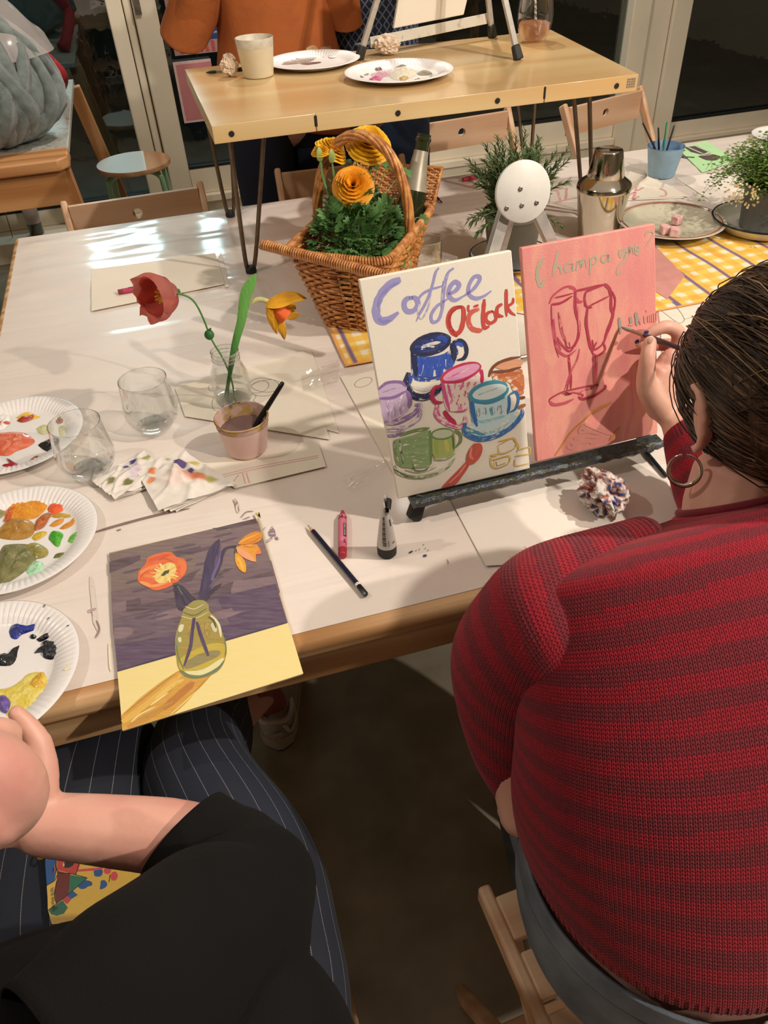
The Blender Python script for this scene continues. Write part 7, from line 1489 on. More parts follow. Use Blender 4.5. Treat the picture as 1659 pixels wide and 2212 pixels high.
def knit(rings, seg, name, cols, rowh, fold, ff, seed, parent, vis=lambda p, n: True, base_seg=96, voff=0, rib=None, usp=(0, 1)):
    """solid shell plus V shaped yarn legs following its grid"""
    S = shell(rings, base_seg, 10, fold, ff, seed); n = len(S); k = M(); vs = []; cl = []; Ls = [0]
    for i in range(1, n): Ls.append(Ls[-1]+max((S[i][j]-S[i-1][j]).length for j in (base_seg//4, base_seg//8, base_seg*3//8)))
    for i in range(n):
        for j in range(base_seg): vs.append(S[i][j]); cl.append(lerp(stripe(Ls[i]+voff, j/base_seg), (0, 0, 0, 1), .45))  # shell colour darkened to paint the shade between the stitches
    k.add(vs, [(i*base_seg+j, i*base_seg+(j+1) % base_seg, (i+1)*base_seg+(j+1) % base_seg, (i+1)*base_seg+j) for i in range(n-1) for j in range(base_seg)], col=cl)
    o = k.build(name, kn, parent, ang=180, colors=True)
    A = np.array([[tuple(p_) for p_ in r] for r in S]); rows_ = int(Ls[-1]/rowh); Larr = np.array(Ls)
    ri = np.interp((np.arange(rows_+1))*rowh, Larr, np.arange(n)); ci = np.arange(cols*2+1)/(cols*2)*base_seg
    def ev(r, c):
        r = np.clip(r, 0, n-1.0001); r0 = r.astype(int); fr = (r-r0)[..., None]; c = c % base_seg; c0 = c.astype(int); fc = (c-c0)[..., None]; c1 = (c0+1) % base_seg; c0 %= base_seg
        return (A[r0, c0]*(1-fr)+A[r0+1, c0]*fr)*(1-fc)+(A[r0, c1]*(1-fr)+A[r0+1, c1]*fr)*fc
    V_, F2, CC = [], [], []; cnt = 0; camp = np.array([0, 0, HC])
    rr = np.arange(rows_); cc = np.arange(cols*2); RR, CCg = np.meshgrid(rr, cc, indexing='ij'); RR = RR.ravel(); CCg = CCg.ravel()
    par = CCg % 2; cl_ = (CCg+np.where(par == 0, .12, .88))/(cols*2)*base_seg; ch__ = (CCg+np.where(par == 0, .86, .14))/(cols*2)*base_seg
    r0 = np.interp(RR*rowh, Larr, np.arange(n)); r1 = np.interp((RR+1.5)*rowh, Larr, np.arange(n))
    top_ = ev(r1, cl_); bot = ev(r0, ch__)      # V: legs meet at the bottom
    e1 = ev(r0, cl_+.3)-ev(r0, cl_-.3); e2_ = top_-bot; nr = np.cross(e1, ev(np.minimum(r0+.5, n-1.01), cl_)-ev(r0, cl_)); ln = np.linalg.norm(nr, axis=1, keepdims=True); nr = nr/np.maximum(ln, 1e-12)
    ctr = A.mean(axis=1)[np.clip(r0.astype(int), 0, n-1)]; sg = np.sign(np.sum((bot-ctr)*nr, axis=1, keepdims=True)); nr = nr*sg
    view = camp-bot; vism = (np.sum(nr*view, axis=1)/np.linalg.norm(view, axis=1) > -.15) & (ln[:, 0] > 1e-10)
    top_, bot, nr, RRs, CCs, l2 = top_[vism], bot[vism], nr[vism], RR[vism], CCg[vism], np.linalg.norm(e2_[vism], axis=1)
    dirn = (top_-bot)/np.maximum(l2[:, None], 1e-9); sd_ = np.cross(dirn, nr); colw = np.linalg.norm(ev(r0[vism], (CCs+1.)/(cols*2)*base_seg)-ev(r0[vism], CCs/(cols*2)*base_seg), axis=1)[:, None]
    rad = np.minimum(colw*.64, .0020); H_ = np.full_like(rad, .0016); h1 = .0004
    if rib is not None: rb_ = rib(RRs*rowh, Ls[-1]); H_ = np.where((rb_[:, None]) & (((CCs//2) % 2) == 0)[:, None], .0002, H_)
    mid = (top_+bot)/2; ring_ = [mid+sd_*rad+nr*h1, mid+sd_*rad*.5+nr*H_, mid-sd_*rad*.5+nr*H_, mid-sd_*rad+nr*h1]
    P = np.stack([bot+nr*.0005]+ring_+[top_+nr*.0013], axis=1); N = len(P)
    fcs = np.array([[0, 1, 2], [0, 2, 3], [0, 3, 4], [5, 2, 1], [5, 3, 2], [5, 4, 3]]); F_ = (fcs[None]+(np.arange(N)*6)[:, None, None]).reshape(-1, 3)
    jit = np.random.RandomState(seed+3).uniform(.82, 1.12, N); col = np.array([stripe(r*rowh+voff, c/(cols*2)) for r, c in zip(RRs, CCs)])[:, :3]*jit[:, None]; col = np.hstack([col, np.ones((N, 1))])
    me = bpy.data.meshes.new('knit_stitches'); me.vertices.add(N*6); me.vertices.foreach_set('co', (P.reshape(-1, 3)-np.array(wloc(o))).astype(np.float32).ravel())
    me.loops.add(len(F_)*3); me.loops.foreach_set('vertex_index', F_.astype(np.int32).ravel()); me.polygons.add(len(F_)); me.polygons.foreach_set('loop_start', np.arange(0, len(F_)*3, 3, dtype=np.int32)); me.polygons.foreach_set('use_smooth', [True]*len(F_)); me.update(calc_edges=True)
    ca = me.color_attributes.new('Col', 'FLOAT_COLOR', 'POINT'); ca.data.foreach_set('color', np.repeat(col, 6, axis=0).astype(np.float32).ravel()); me.materials.append(kn)
    s_ = bpy.data.objects.new('knit_stitches', me); sc.collection.objects.link(s_); s_.parent = o; stuff(s_); return o
sw = knit(TR, 0, 'sweater', 290, .0043, .05, 6.5, 1, wm, rib=lambda v, L: (v < .03) | (v > L-.03))
knit(SLV, 0, 'sleeve', 116, .0043, .05, 7, 5, wm, voff=.01); knit(SRV, 0, 'sleeve', 84, .0043, .05, 8, 9, wm, voff=.01, rib=lambda v, L: v > L-.03)
# fine wool fuzz standing off the knit
random.seed(5); k = M()
def fuzz(rings, n, seed):
    S = shell(rings, 48, 6, .04, 6.5, seed)
    for _ in range(n):
        i = random.randrange(1, len(S)-1); j = random.randrange(48); p_ = S[i][j].lerp(S[i][(j+1) % 48], random.random()); ce = sum(S[i], V(0, 0, 0))/48; n_ = (p_-ce).normalized()
        if n_.dot((V(0, 0, HC)-p_).normalized()) < -.35: continue
        d = (n_+V(rnd(-1, 1), rnd(-1, 1), rnd(-1, 1))*.7).normalized(); L = rnd(.002, .0055); s_ = d.orthogonal().normalized()*.00006; q = p_+d*L*.6+V(rnd(-1, 1), rnd(-1, 1), rnd(-1, 1))*.0015
        k.add([p_-s_, p_+s_, q+s_, q-s_, p_+d*L], [(0, 1, 2, 3), (3, 2, 4)])
fuzz(TR, 6500, 1); fuzz(SLV, 4500, 5); fuzz(SRV, 2000, 9); stuff(k.build('wool_fuzz', mat('red_fuzz', '#b02a3c', .9, .1, 60), sw, ang=180))
# collar
k = M()
for i, (q, r) in enumerate(((.0, .0050), (.0065, .0046))):
    c = V(.501, .493, .966)+V(.003, .010, .012)*(q/.012)*.9; a_ = X_*(.0545-q*.5); b2 = dv(.72)*(.0555-q*.4); k.tube([c+a_*math.cos(t_)+b2*math.sin(t_) for t_ in np.linspace(0, 2*PI, 60)[:-1]], r, 8, closed=True, col=BRN if i % 2 else RED_)
k.build('collar', kn, sw, ang=180, colors=True)
# hair: cap plus strands drawn to a low ponytail
hairm = NT('brown_hair'); _f = hairm.noise(hairm.co('UV', (3, 1, 1)), 9, 4); hairm.p(Base_Color=hairm.ramp(_f, [(.3, C('#2e1f15')), (.55, C('#4d3727')), (.75, C('#7d6045'))]), Roughness=.6, Specular_IOR_Level=.3); hairm = hairm.m
hc = V(-.0, 0, 0); HR = (.0885, .109, .106); hcc = HCt+U_*.022-F_*.013
PT = hcc-F_*.100-U_*.066-R_*.004
def hs(az, el, r=1.):     # az 0 = front, pi = back ; el up
    d = F_*math.cos(az)*math.cos(el)*HR[1]+R_*math.sin(az)*math.cos(el)*HR[0]+U_*math.sin(el)*HR[2]; return hcc+d*r
k = M(); vs = []; n1, n2 = 40, 22
for i in range(n1+1):
    az = 2*PI*i/n1
    for j in range(n2+1):
        ca_ = math.cos(az); lo_ = -.80 if ca_ < -.50 else (-.80+(ca_+.50)/.22*1.12 if ca_ < -.28 else .32+(ca_+.28)/1.28*.40); e = lo_+(PI/2-lo_)*j/n2; vs.append(hs(az, e, .99+.012*noise.noise(V(az*6, e*2, 1))))
k.add(vs, [(i*(n2+1)+j, (i+1)*(n2+1)+j, (i+1)*(n2+1)+j+1, i*(n2+1)+j+1) for i in range(n1) for j in range(n2)], [(i/n1*8, j/n2) for i in range(n1+1) for j in range(n2+1)])
ha = k.build('hair', hairm, wm, ang=180); so = ha.modifiers.new('solid', 'SOLIDIFY'); so.thickness = .006; so.offset = -1
k = M(); random.seed(21)
def unit(p_): q = p_-hcc; return V(q.dot(R_)/HR[0], q.dot(F_)/HR[1], q.dot(U_)/HR[2])
pu = unit(PT).normalized()
strandm = vcol('brown_hair_strand', .42, Specular_IOR_Level=.4)
def hcol():
    a = random.random(); return lerp(C('#2c1e15'), C('#4a3627'), a*1.4) if a < .7 else lerp(C('#5a4431'), C('#957552'), (a-.7)/.3)
for i in range(8600):
    az = rnd(-PI, PI); el = rnd(.30, 1.45) if abs(az) < 1.75 else rnd(-.30, 1.5)
    s0_ = V(math.sin(az)*math.cos(el), math.cos(az)*math.cos(el), math.sin(el)); pts = []; lift = rnd(1.01, 1.055) if i % 16 else rnd(1.06, 1.13); w_ = rnd(-.25, .25); te = pu+V(rnd(-.10, .10), rnd(-.08, .08), rnd(-.10, .10)); te.normalize()
    om = math.acos(max(-1, min(1, s0_.dot(te))))
    if om < .2: continue
    nn_ = max(5, int(om*6)); sag = rnd(-.05, .28) if not (abs(az) < 2.05 and el < 1.0) else rnd(-.62, -.28)
    for j in range(nn_+1):
        u = j/nn_; q = (s0_*math.sin((1-u)*om)+te*math.sin(u*om))/math.sin(om); q.z -= sag*math.sin(u*PI)*(1 if abs(q.x) > .5 else .3); q.normalize(); r = 1.0+(lift-1)*(math.sin(PI*min(1, u*1.1))**.5)+.010*noise.noise(V(u*4, i, 0))
        pts.append(hcc+R_*q.x*HR[0]*r+F_*q.y*HR[1]*r+U_*q.z*HR[2]*r)
    k.tube(pts, [.0005]+[.00072]*(len(pts)-2)+[.0006], 3, cap=False, col=hcol())
stuff(k.build('hair_strands', strandm, ha, ang=180, colors=True))
k = M()
for i in range(700):
    o_ = V(rnd(-1, 1), rnd(-1, 1), rnd(-1, 1))*.012; e_ = V(rnd(-.035, .035), rnd(-.03, .03), rnd(-.03, .02)); d = (-F_*.35-U_*1.0+R_*.15); pts = [PT+o_*.6-F_*-.01, PT+o_-F_*.018-U_*.01, PT+o_*1.8+d*.055-F_*.018+e_*.4, PT+o_*2+d*.105-F_*.006+e_, PT+o_*1.2+d*rnd(.115, .14)+e_*1.3]
    k.tube(crom(pts, 3), .0008, 3, cap=False, col=hcol())
stuff(k.build('ponytail', strandm, ha, ang=180, colors=True)); k = M(); k.tube([PT-F_*.012+(R_*math.cos(a)+U_*math.sin(a))*.017 for a in np.linspace(0, 2*PI, 20)[:-1]], .0045, 8, closed=True); k.build('hair_tie', mat('dark_hair_tie', '#1c1512', .8), ha)
# loose wisps round the crown and temple
k = M()
for i in range(120):
    az = rnd(-PI, 0.4) if i % 3 else rnd(-2.4, -1.2); el = rnd(-.2, 1.3); p_ = hs(az, el, 1.0); t_ = (PT-p_).normalized(); nrm = (p_-hcc).normalized(); L = rnd(.03, .09); k.tube(crom([p_, p_+nrm*rnd(.004, .014)+t_*L*.35, p_+nrm*rnd(.004, .018)+t_*L*.7-U_*.01, p_+t_*L-U_*.012+nrm*rnd(-.002, .014)], 4), .00035, 3, cap=False)
stuff(k.build('flyaway_hairs', hairm, ha, ang=180))
EL = HCt-R_*.105+F_*.002-U_*.036; k = M()
for i in range(1): k.tube([EL+(-U_*(1-math.cos(a))*.0165)+(F_*.55-R_*.70).normalized()*math.sin(a)*.0155 for a in np.linspace(.15, 2*PI-.15, 36)], [.0008+.0012*math.sin(a/2)**1 for a in np.linspace(.15, 2*PI-.15, 36)], 10, flat=1.3)
tag_ = k.build('hoop_earring', mat('polished_silver', '#cfc6b8', .12, .05, 20, Metallic=1.), wm)
brush(atpl(1340, 705, CP0, CN)+V(0, -.002, 0), aty(1512, 768, .745), .0036, 'dark purple brush held against the pink canvas by the woman in red', tipcol='#8b917e', hm=mat('plum_lacquer', '#3a1c28', .2, .05, 10, Coat_Weight=.6))
brush(at(1375, 955, PZ+.0045), at(1440, 1030, PZ+.0045), .0042, 'dark blue brush lying under the right end of the easel ledge', hm=mat('navy_brush_lacquer', '#141c28', .15, .05, 10, Coat_Weight=.7))

# ---------------------------------------------------------- person in the black shirt
pm = thing('person', 'seated person in black shirt and navy pinstripe trousers at the lower left', 'person', (-.19, .25, 0))
b = M(); HB2 = V(-.400, .16, 1.14); hf2 = V(-.05, .85, -.4).normalized()
b.sphere((-.19, .22, .57), (.16, .125, .12), 24, 16); b.sphere((-.195, .19, .70), (.15, .105, .13), 24, 16); b.sphere((-.22, .155, .86), (.15, .08, .10), 24, 16); limb(b, [(-.27, .15, .93), (-.33, .175, 1.03), HB2-V(-.01, .03, .06)], [.06, .052, .052]); head(b, HB2, hf2)
limb(b, [atd(290, 2230, .64), atd(430, 2060, .69), atd(530, 1875, .765)], [.046, .040, .038])
FA = [atd(530, 1875, .765), atd(400, 1815, .77), atd(250, 1795, .775), atd(95, 1780, .785)]; limb(b, FA, [.036, .034, .031, .027])
RW_ = FA[-1]; handm(b, RW_, (atd(-60, 1700, .76)-RW_), V(0, -.6, .8), 1.05, .55, 1)
# nearer loose fist of the other hand
limb(b, [(-.40, .17, .92), (-.50, .25, .84), (-.50, .33, .82)], [.05, .045, .042]); LW = atd(-160, 1790, .68); limb(b, [(-.50, .33, .82), atd(-360, 1850, .70), LW], [.042, .036, .030])
b.sphere(atd(-55, 1710, .665), (.050, .036, .060), 20, 14); b.tube([LW, atd(-90, 1760, .668), atd(-30, 1720, .665)], [.030, .036, .040], 14, sm=2)
for i, (x0_, y0_, x1_, y1_) in enumerate(((40, 1655, 30, 1600), (52, 1690, 66, 1640), (56, 1730, 72, 1700), (46, 1775, 60, 1760))):
    x0_ -= 36; x1_ -= 30; b.tube([atd(-40, 1700+i*20, .66), atd(x0_, y0_, .655), atd(x1_, y1_, .668), atd(x1_-40, y1_-30, .69)], [.0125, .0120, .0112, .010], 10, sm=2); b.sphere(atd(x1_-40, y1_-30, .69), .0098, 8, 6)
b.tube([atd(-40, 1620, .655), atd(0, 1580, .660), atd(30, 1592, .672)], [.0145, .0125, .0095], 10, sm=2)
for s_, (h_, m_, kn_) in ((1, (V(-.105, .25, .56), V(-.08, .44, .57), V(-.135, .63, .565))), (-1, (V(-.275, .25, .56), V(-.29, .44, .57), V(-.265, .64, .57)))):
    limb(b, [h_, m_, kn_], [.08, .07, .055])
AN = V(-.010, 1.085, .105); limb(b, [(-.135, .63, .565), (-.11, .85, .33), AN], [.052, .044, .026]); b.sphere(AN+V(.0, .04, -.045), (.022, .06, .022), 14, 10)
limb(b, [(-.265, .64, .57), (-.28, .74, .30), (-.29, .72, .09)], [.052, .045, .032]); b.sphere((-.29, .78, .045), (.036, .11, .036), 14, 10)
bd = b.build('body', sk2, pm, ang=180); remesh(bd, .0036, 6, .5); facebits(pm, HB2, hf2)
pin = NT('navy_pinstripe'); sp = pin.n('ShaderNodeSeparateXYZ'); pin.t.links.new(pin.co('UV'), sp.inputs[0]); u_ = pin.math('FRACT', pin.math('MULTIPLY', sp.outputs[0], 1/.050)); ln_ = pin.math('LESS_THAN', u_, .024); dash = pin.math('GREATER_THAN', pin.math('FRACT', pin.math('MULTIPLY', sp.outputs[1], 420)), .3)
_f = pin.noise(pin.co('Object'), 6, 3); pin.p(Base_Color=pin.mix(pin.math('MULTIPLY', pin.math('MULTIPLY', ln_, dash), .75), pin.ramp(_f, [(.3, C('#10141f')), (.7, C('#191f2d'))]), C('#a9a6a2')), Roughness=.85); pin.bump(pin.noise(pin.co('Object', (300, 300, 300)), 2, 2), .0004); pin = pin.m
g_ = garment([(V(-.19, .22, .46), X_*.175, V(0, -.15, 0)), (V(-.19, .22, .54), X_*.188, V(0, -.165, 0)), (V(-.19, .21, .62), X_*.172, V(0, -.145, 0)), (V(-.19, .20, .68), X_*.16, V(0, -.125, 0))], 64, .03, 9, 2); tr = g_.build('trousers', pin, pm, ang=180)
for nm_, rg in (('r', [(V(-.105, .20, .565), V(.10, 0, 0), V(0, 0, .095)), (V(-.085, .34, .575), V(.094, 0, 0), V(0, 0, .093)), (V(-.082, .47, .58), V(.088, .0, 0), V(0, 0, .088)), (V(-.125, .61, .575), V(.074, .01, 0), V(0, .02, .078)), (V(-.128, .70, .50), V(.072, 0, 0), V(0, .075, .045)), (V(-.125, .82, .36), V(.070, 0, 0), V(0, .06, .06)), (V(-.118, .93, .25), V(.068, 0, 0), V(0, .055, .06)), (V(-.115, .99, .195), V(.068, 0, 0), V(0, .055, .06))]),
                 ('l', [(V(-.275, .20, .565), V(.10, 0, 0), V(0, 0, .093)), (V(-.295, .36, .575), V(.105, 0, 0), V(0, 0, .09)), (V(-.300, .50, .58), V(.108, 0, 0), V(0, 0, .086)), (V(-.275, .66, .57), V(.096, 0, 0), V(0, .02, .076)), (V(-.28, .755, .48), V(.088, 0, 0), V(0, .065, .03)), (V(-.285, .76, .28), V(.085, 0, 0), V(0, .075, 0)), (V(-.29, .73, .12), V(.085, 0, 0), V(0, .075, 0))])):
    garment(rg, 48, .045, 11, ord(nm_[0])).build('trouser_leg', pin, tr, ang=180)
bk_ = NT('black_jersey'); _f = bk_.noise(bk_.co('Object'), 8, 3); bk_.p(Base_Color=bk_.ramp(_f, [(.3, C('#0b0a09')), (.7, C('#11100e'))]), Roughness=.95, Specular_IOR_Level=.2); bk_.bump(bk_.noise(bk_.co('Object', (1, 1, 1)), 500, 2), .0005); bk_ = bk_.m
g_ = garment([(V(-.185, .195, .60), X_*.185, V(0, -.155, 0)), (V(-.185, .190, .68), X_*.183, V(0, -.150, 0)), (V(-.19, .180, .78), X_*.186, V(0, -.140, .0)), (V(-.205, .175, .87), X_*.205, V(-.02, -.145, .02)), (V(-.235, .17, .935), X_*.195, V(-.03, -.130, .03)), (V(-.255, .172, .985), V(.12, 0, -.03), V(0, -.08, .03)), (V(-.285, .17, 1.01), V(.075, 0, -.03), V(0, -.068, .02))], 64, .05, 7, 8)
sh_ = g_.build('shirt', bk_, pm, ang=180); so = sh_.modifiers.new('solid', 'SOLIDIFY'); so.thickness = .002
SP2 = []
for px_, py_, dd_, rr_ in ((120, 2350, .63, .070), (290, 2200, .64, .076), (410, 2080, .68, .074), (485, 1995, .72, .070), (508, 1935, .745, .067), (475, 1885, .76, .060), (432, 1846, .767, .053), (394, 1808, .772, .049)): SP2.append((atd(px_, py_, dd_), rr_))
rg = []
for i, (c, r) in enumerate(SP2):
    tt = (SP2[min(i+1, 7)][0]-SP2[max(0, i-1)][0]).normalized(); u1 = tt.cross(V(_ray(500, 1900))).normalized(); u2 = tt.cross(u1); rg.append((c, u1*r, u2*r))
g_ = garment(rg, 48, .07, 14, 3); slv = g_.build('sleeve', bk_, sh_, ang=180); so = slv.modifiers.new('solid', 'SOLIDIFY'); so.thickness = .002
g_ = garment([(V(-.32, .17, .95), V(.02, .02, .07), V(0, -.07, 0)), (V(-.42, .18, .91), V(.05, .02, .055), V(0, -.065, .0)), (V(-.48, .23, .86), V(.06, .02, .03), V(0, -.045, -.05)), (V(-.50, .28, .83), V(.055, .02, .03), V(0, -.04, -.05))], 40, .05, 12, 4); g_.build('sleeve', bk_, sh_, ang=180)
k = M(); k.sphere(HB2+V(0, -.012, .022), (.084, .102, .10), 24, 16, nf=lambda d: 1+.03*noise.noise(d*5)); 
k.build('hair', hairm, pm, ang=180)
# sneaker on the floor, heel towards the camera
HS = at(606, 1622, 0); sd_ = V(.16, .985, 0).normalized(); t = thing('shoe', 'grey beige running shoe on the floor under the table, heel towards us', 'shoe', (HS.x, HS.y, 0)); xs = V(sd_.y, -sd_.x, 0)
def sole_ring(u, z, gx=1.):
    w_ = .043+.010*math.sin(PI*min(1, u*1.05))-.006*math.sin(2*PI*u); return HS+sd_*(.295*u)+V(0, 0, z), w_*gx
k = M(); rings = []
for i in range(19):
    u = i/18; e = math.sqrt(max(0, 1-((u-.5)*2)**8)); c, w_ = sole_ring(u*.995, 0); w_ = w_*max(.15, e); rings.append([c+xs*w_*.92+V(0, 0, .003), c+xs*w_*1.02+V(0, 0, .016), c+xs*w_+V(0, 0, .032+.006*(u < .3)), c-xs*w_+V(0, 0, .032+.006*(u < .3)), c-xs*w_*1.02+V(0, 0, .016), c-xs*w_*.92+V(0, 0, .003)])
k.loft(rings, True, True); k.build('midsole', mat('dirty_white_foam', '#a89a86', .5, .08, 40), t, ang=60)
k = M(); k.loft([[p_*1.0 if False else V(p_.x, p_.y, z_) for p_, z_ in zip((r[5], r[0]), (.004, .004))]+[V(r[0].x, r[0].y, 0), V(r[5].x, r[5].y, 0)] for r in rings], True, True); k.build('outsole', mat('black_rubber', '#141414', .6), t)
k = M(); rings = []
for i in range(22):
    u = i/21; e = math.sqrt(max(0, 1-((u-.5)*2)**6)); c, w_ = sole_ring(u*.97+.01, 0); w_ *= max(.2, e)*.97; hgt = (.112 if u < .12 else .112-.012*math.sin((u-.12)*9) if u < .35 else .100-.066*((u-.35)/.65)**.8)*max(.45, e); r = []
    for j in range(13): a = PI*j/12; r.append(c+xs*w_*math.cos(a)*(1-.35*math.sin(a)**2*(1 if u < .4 else .3))+V(0, 0, .034+(hgt-.034)*math.sin(a)**.8))
    rings.append(r)
up_m = NT('grey_beige_mesh'); _f = up_m.noise(up_m.co('Object', (1, 1, 1)), 300, 2); up_m.p(Base_Color=up_m.ramp(_f, [(.3, C('#8a7f72')), (.7, C('#a1968a'))]), Roughness=.6); up_m.bump(_f, .0008); k.loft(rings, False, True); k.build('upper', up_m.m, t, ang=180)
lt = mat('pale_overlay', '#b9aea2', .4, .05, 20)
k = M(); hc_ = HS+V(0, 0, .0)
k.tube([HS+xs*.030+sd_*.10+V(0, 0, .062), HS+xs*.036+sd_*.06+V(0, 0, .075), HS+xs*.026+sd_*.015+V(0, 0, .095), HS+sd_*.006+V(0, 0, .102), HS-xs*.026+sd_*.015+V(0, 0, .095), HS-xs*.036+sd_*.06+V(0, 0, .078), HS-xs*.034+sd_*.10+V(0, 0, .066)], .006, 10, sm=4); k.tube([HS+xs*.034+sd_*.10+V(0, 0, .045), HS+xs*.040+sd_*.05+V(0, 0, .05), HS+xs*.030+sd_*.012+V(0, 0, .055), HS+xs*.02+sd_*.006+V(0, 0, .085)], .0045, 8, sm=4); k.build('overlays', lt, t, ang=180)
k = M(); k.box(-.012, .012, -.001, .001, -.004, .004); o = k.build('heel_logo', lt, t, local=True); o.location = (0, .0015, .06)
k = M(); a0 = HS+sd_*.065; k.tube([a0+V(-.006, 0, .085), a0+V(-.012, 0, .125), a0+V(-.03, -.02, .17), a0+V(-.06, -.06, .23)], [.033, .032, .036, .042], 20, sm=4, flat=1.); k.build('pink_sock', mat('dusty_pink_sock', '#8e4a48', .9, .15, 60, .001, 300), pm)
HS2 = HS
# printed zip case on the lap
cz_ = .678; pc_ = [at(a, b_, cz_) for a, b_ in ((94, 1790), (330, 1775), (330, 1985), (112, 2004))]; c = sum(pc_, V(0, 0, 0))/4; t = thing('printed_case', 'brightly printed zip case lying on the pinstripe lap', 'case', (c.x, c.y, cz_-.012)); k = M(); k.slab(pc_[::-1], (0, 0, -1), .012); k.build('case', mat('case_black', '#17161a', .5), t, bevel=.003)
p = Paint((0, 0, cz_), (0, 0, 1), '#c9a93c', .0003); s6 = 240/1659
def A6(pts): return [(60+x*s6, 1780+y*s6) for x, y in pts]
def F(pts, c, sm=0): p.fill(A6(pts), c, 0, sm)
def S(pts, w_, c): p.stroke(A6(pts), w_*s6, c, 0, taper=(1, 1))
flatprint = vcol('case_print', .35)
F([(280, 200), (1800, 150), (1800, 1350), (360, 1500), (300, 1270)], '#c9a440'); F([(440, 180), (430, 700), (400, 850), (285, 920), (262, 600), (270, 250)], '#1d4f86', 1); F([(440, 250), (790, 250), (780, 620), (720, 755), (440, 690)], '#b23c33'); F([(440, 700), (640, 745), (610, 1050), (430, 1190), (400, 1050), (435, 850)], '#64201a'); F([(640, 760), (890, 810), (610, 1050)], '#1f6a4c'); F([(285, 930), (400, 850), (435, 770), (400, 1000), (425, 1190), (310, 1285)], '#d6b04a'); F([(310, 1290), (520, 1140), (600, 1250), (540, 1340), (430, 1370), (350, 1350)], '#1d5c48', 1); F([(510, 1130), (590, 1070), (650, 1130), (590, 1200)], '#b23c40'); F([(590, 1070), (670, 995), (750, 1060), (650, 1125)], '#1d4f86')
F([(750, 680), (1100, 650), (1130, 660), (1100, 690), (740, 715)], '#c2444a')
F([(750, 940), (830, 850), (900, 845), (960, 870), (960, 920), (900, 935), (870, 960), (800, 975)], '#1d4f86', 2); F([(985, 700), (1110, 680), (1115, 750), (1080, 785), (1000, 780)], '#1d4f86', 2); F([(1090, 850), (1150, 840), (1190, 900), (1160, 950), (1080, 980), (1085, 920)], '#1d4f86', 2); F([(790, 560), (850, 550), (840, 590), (795, 600)], '#3a3a86', 1); F(ell(1190, 700, 55, 50, 0), '#c2444a', 1); F(ell(1290, 780, 55, 70, .2), '#c2444a', 1)
F(ell(605, 603, 88, 50, -.25), '#1a1214', 1); F(ell(537, 612, 14, 30, 0), '#d6b04a', 1); F(ell(590, 490, 75, 30, 0), '#1a1214', 1); F(ell(403, 680, 32, 60, 0), '#16204a', 1)
for q in ([(440, 200), (438, 690), (640, 740), (890, 808)], [(890, 808), (610, 1050), (310, 1288)], [(285, 920), (400, 850), (435, 770)], [(780, 540), (720, 755)], [(435, 850), (400, 1050), (430, 1190)], [(1230, 760), (1215, 870)]): S(q, 9, '#1a1214')
S([(395, 620), (408, 680), (400, 735)], 10, '#b86a78'); F(ell(428, 1255, 28, 20, 0), '#123a30', 1); p.build('printed_pattern', t, mat_=flatprint)
o1 = A6([(355, 950)])[0]; w0 = at(*o1, cz_+.0010); w1 = at(*A6([(375, 1190)])[0], cz_+.001); dx_ = (w1-w0).normalized(); text('TETE WEAVER', .0042, blk, t, w0+V(0, 0, .0004)+V(-.0012, 0, 0), dx_, V(0, 0, 1).cross(dx_))
k = M(); zp = at(90, 1845, cz_); k.tube([zp+V(.004*math.cos(a), .006*math.sin(a), 0) for a in np.linspace(0, 2*PI, 14)[:-1]], .0014, 6, closed=True); k.build('zip_pull', mat('ferrule_brass', '#b98a3c', .3, .1, 40, Metallic=.9), t)

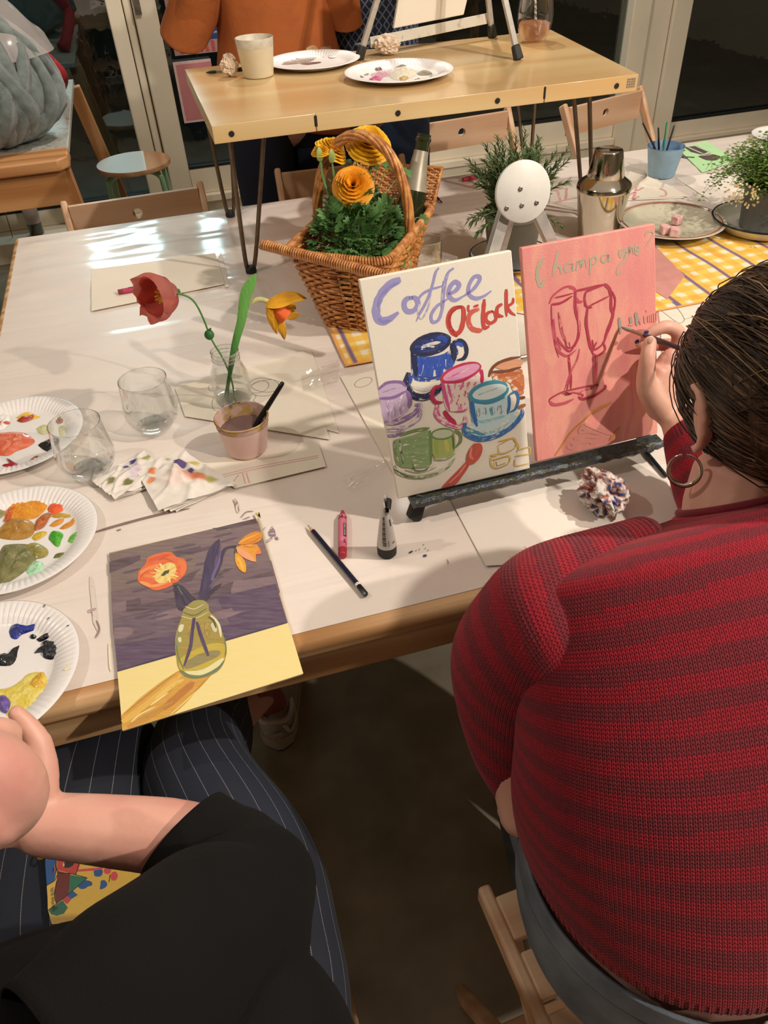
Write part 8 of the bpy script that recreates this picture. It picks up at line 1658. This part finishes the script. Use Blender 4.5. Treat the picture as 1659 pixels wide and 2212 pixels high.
# ---------------------------------------------------------- two people behind the hairpin table
def stander(label, x, y, rot, shirt_m, leg_m, hair_c, sx=1., fold=.06, hemz=.80, elbow=None, seed=0, flare=1.0):
    t = thing('person', label, 'person', (x, y, 0)); O = V(x, y, 0); b = M(); cr, sr = math.cos(rot), math.sin(rot)
    WH = V(cr, sr, 0)+V(0, 0, -.28 if seed == 3 else 0)
    def L(a, b_, c): return O+V(a*cr-b_*sr, a*sr+b_*cr, c)
    b.sphere(L(0, 0, .92), (.155*sx, .11, .13), 20, 14); b.sphere(L(0, 0, 1.10), (.14*sx, .095, .15), 20, 14); b.sphere(L(0, 0, 1.30), (.165*sx, .10, .14), 20, 14); hcn = L(0, -.03, 1.62); limb(b, [L(0, 0, 1.42), L(0, -.01, 1.52)], [.055, .052]); ff_ = L(0, -1, -.35)-L(0, 0, 0); head(b, hcn, ff_)
    for s_ in (-1, 1):
        limb(b, [L(s_*.085, 0, .88), L(s_*.09, -.01, .49), L(s_*.095, .02, .09)], [.085, .058, .036]); b.sphere(L(s_*.095, -.04, .04), (.038, .11, .036), 12, 8)
        el_ = elbow[s_] if elbow else (s_*.24, .03, 1.08); el_ = (el_[0]*.97, el_[1], el_[2]+.03); limb(b, [L(s_*.185*sx, 0, 1.40), L(*el_)], [.046, .030]); wr = L(el_[0]*.72, el_[1]-.13, el_[2]+.20); limb(b, [L(*el_), wr], [.030, .026]); handm(b, wr, V(-s_*.1, -.6, .5), V(0, .5, .8), 1., .5, -s_)
    bd = b.build('body', sk, t, ang=180); remesh(bd, .006, 5); facebits(t, hcn, ff_)
    W_ = V(cr, sr, 0); D_ = V(-sr, cr, 0)*-1
    for s_ in (-1, 1):
        garment([(L(s_*.085, 0, .93), W_*.098, D_*.118), (L(s_*.09, 0, .70), W_*.095, D_*.10), (L(s_*.093, -.005, .45), W_*.085, D_*.09), (L(s_*.095, .01, .08), W_*.082, D_*.085)], 32, .03, 9, s_+seed).build('trouser_leg', leg_m, t, ang=180)
        M().box(-.042, .042, -.13, .10, 0, .06).build('shoe', mat('dark_shoe', '#1c1a18', .5), t, local=True, bevel=.02, bseg=3).location = (L(s_*.095, 0, 0)-O)
    g_ = garment([(L(0, 0, hemz), WH*.175*sx*flare, D_*.145*flare), (L(0, 0, hemz+.12), W_*.175*sx*flare, D_*.14*flare), (L(0, 0, 1.12), W_*.165*sx, D_*.128), (L(0, 0, 1.30), W_*.182*sx, D_*.125), (L(0, 0, 1.41), W_*.165*sx, D_*.10), (L(0, 0, 1.46), W_*.09, D_*.075), (L(0, 0, 1.49), W_*.065, D_*.062)], 96, fold, 9, seed); s1 = g_.build('shirt', shirt_m, t, ang=180); so = s1.modifiers.new('solid', 'SOLIDIFY'); so.thickness = .003
    for s_ in (-1, 1):
        el_ = V(*(elbow[s_] if elbow else (s_*.24, .03, 1.08))); A0_ = V(s_*.12*sx, 0, 1.38); fw = V(el_.x*.78, el_.y-.10, el_.z+.15)
        def R3(v_): return V(v_.x*cr-v_.y*sr, v_.x*sr+v_.y*cr, v_.z)
        g_ = garment([(O+R3(A0_), R3(V(0, 0, .09)), R3(V(0, -.09, 0))), (O+R3(A0_.lerp(el_, .35)), R3(V(s_*.065, 0, .04)), R3(V(0, -.085, 0))), (O+R3(el_+V(0, 0, .02)), R3(V(s_*.068, 0, .01)), R3(V(0, -.068, -.03))), (O+R3(el_.lerp(fw, .5)), R3(V(s_*.058, 0, 0)), R3(V(0, -.02, -.058))), (O+R3(fw), R3(V(s_*.045, 0, 0)), R3(V(0, -.01, -.045)))], 40, fold, 10, seed+s_); g_.build('sleeve', shirt_m, s1, ang=180)
    k = M(); k.sphere(hcn+V(0, .02, .025), (.088, .105, .104), 20, 14, nf=lambda d: 1+.04*noise.noise(d*5)); k.build('hair', hairm if hair_c == 'brown' else mat('fair_hair', '#8a6a48', .5), t, ang=180); return t
rust = mat('rust_linen', '#a85a26', .9, .10, 14, .002, 45); navy = mat('dark_navy_cotton', '#141a2c', .9, .1, 10); jb = mat('blue_denim', '#33476a', .85, .2, 8, .0006, 300)
lat = NT('sashiko_lattice_knit'); sp = lat.n('ShaderNodeSeparateXYZ'); lat.t.links.new(lat.co('UV'), sp.inputs[0])
a1_ = lat.math('ABSOLUTE', lat.math('SUBTRACT', lat.math('FRACT', lat.math('MULTIPLY', lat.math('ADD', sp.outputs[0], sp.outputs[1]), 34)), .5)); a2_ = lat.math('ABSOLUTE', lat.math('SUBTRACT', lat.math('FRACT', lat.math('MULTIPLY', lat.math('SUBTRACT', sp.outputs[0], sp.outputs[1]), 34)), .5))
l_ = lat.math('LESS_THAN', lat.math('MINIMUM', a1_, a2_), .09); lat.p(Base_Color=lat.mix(lat.math('MULTIPLY', l_, .7), C('#1c2438'), C('#7c889e')), Roughness=.9); lat.bump(l_, .001)
stander('person in a loose rust orange shirt and dark navy trousers standing behind the hairpin table', .425, 2.645, .12, rust, navy, 'brown', 1.03, .13, .87, {-1: (-.262, .05, 1.105), 1: (.20, -.02, 1.12)}, 3, 1.05)
stander('person in a navy lattice patterned jumper and blue jeans beside the rust shirt', .735, 2.72, -.1, lat.m, jb, 'fair', .9, .05, .98, {-1: (-.20, .03, 1.12), 1: (.22, .0, 1.12)}, 7, .95)
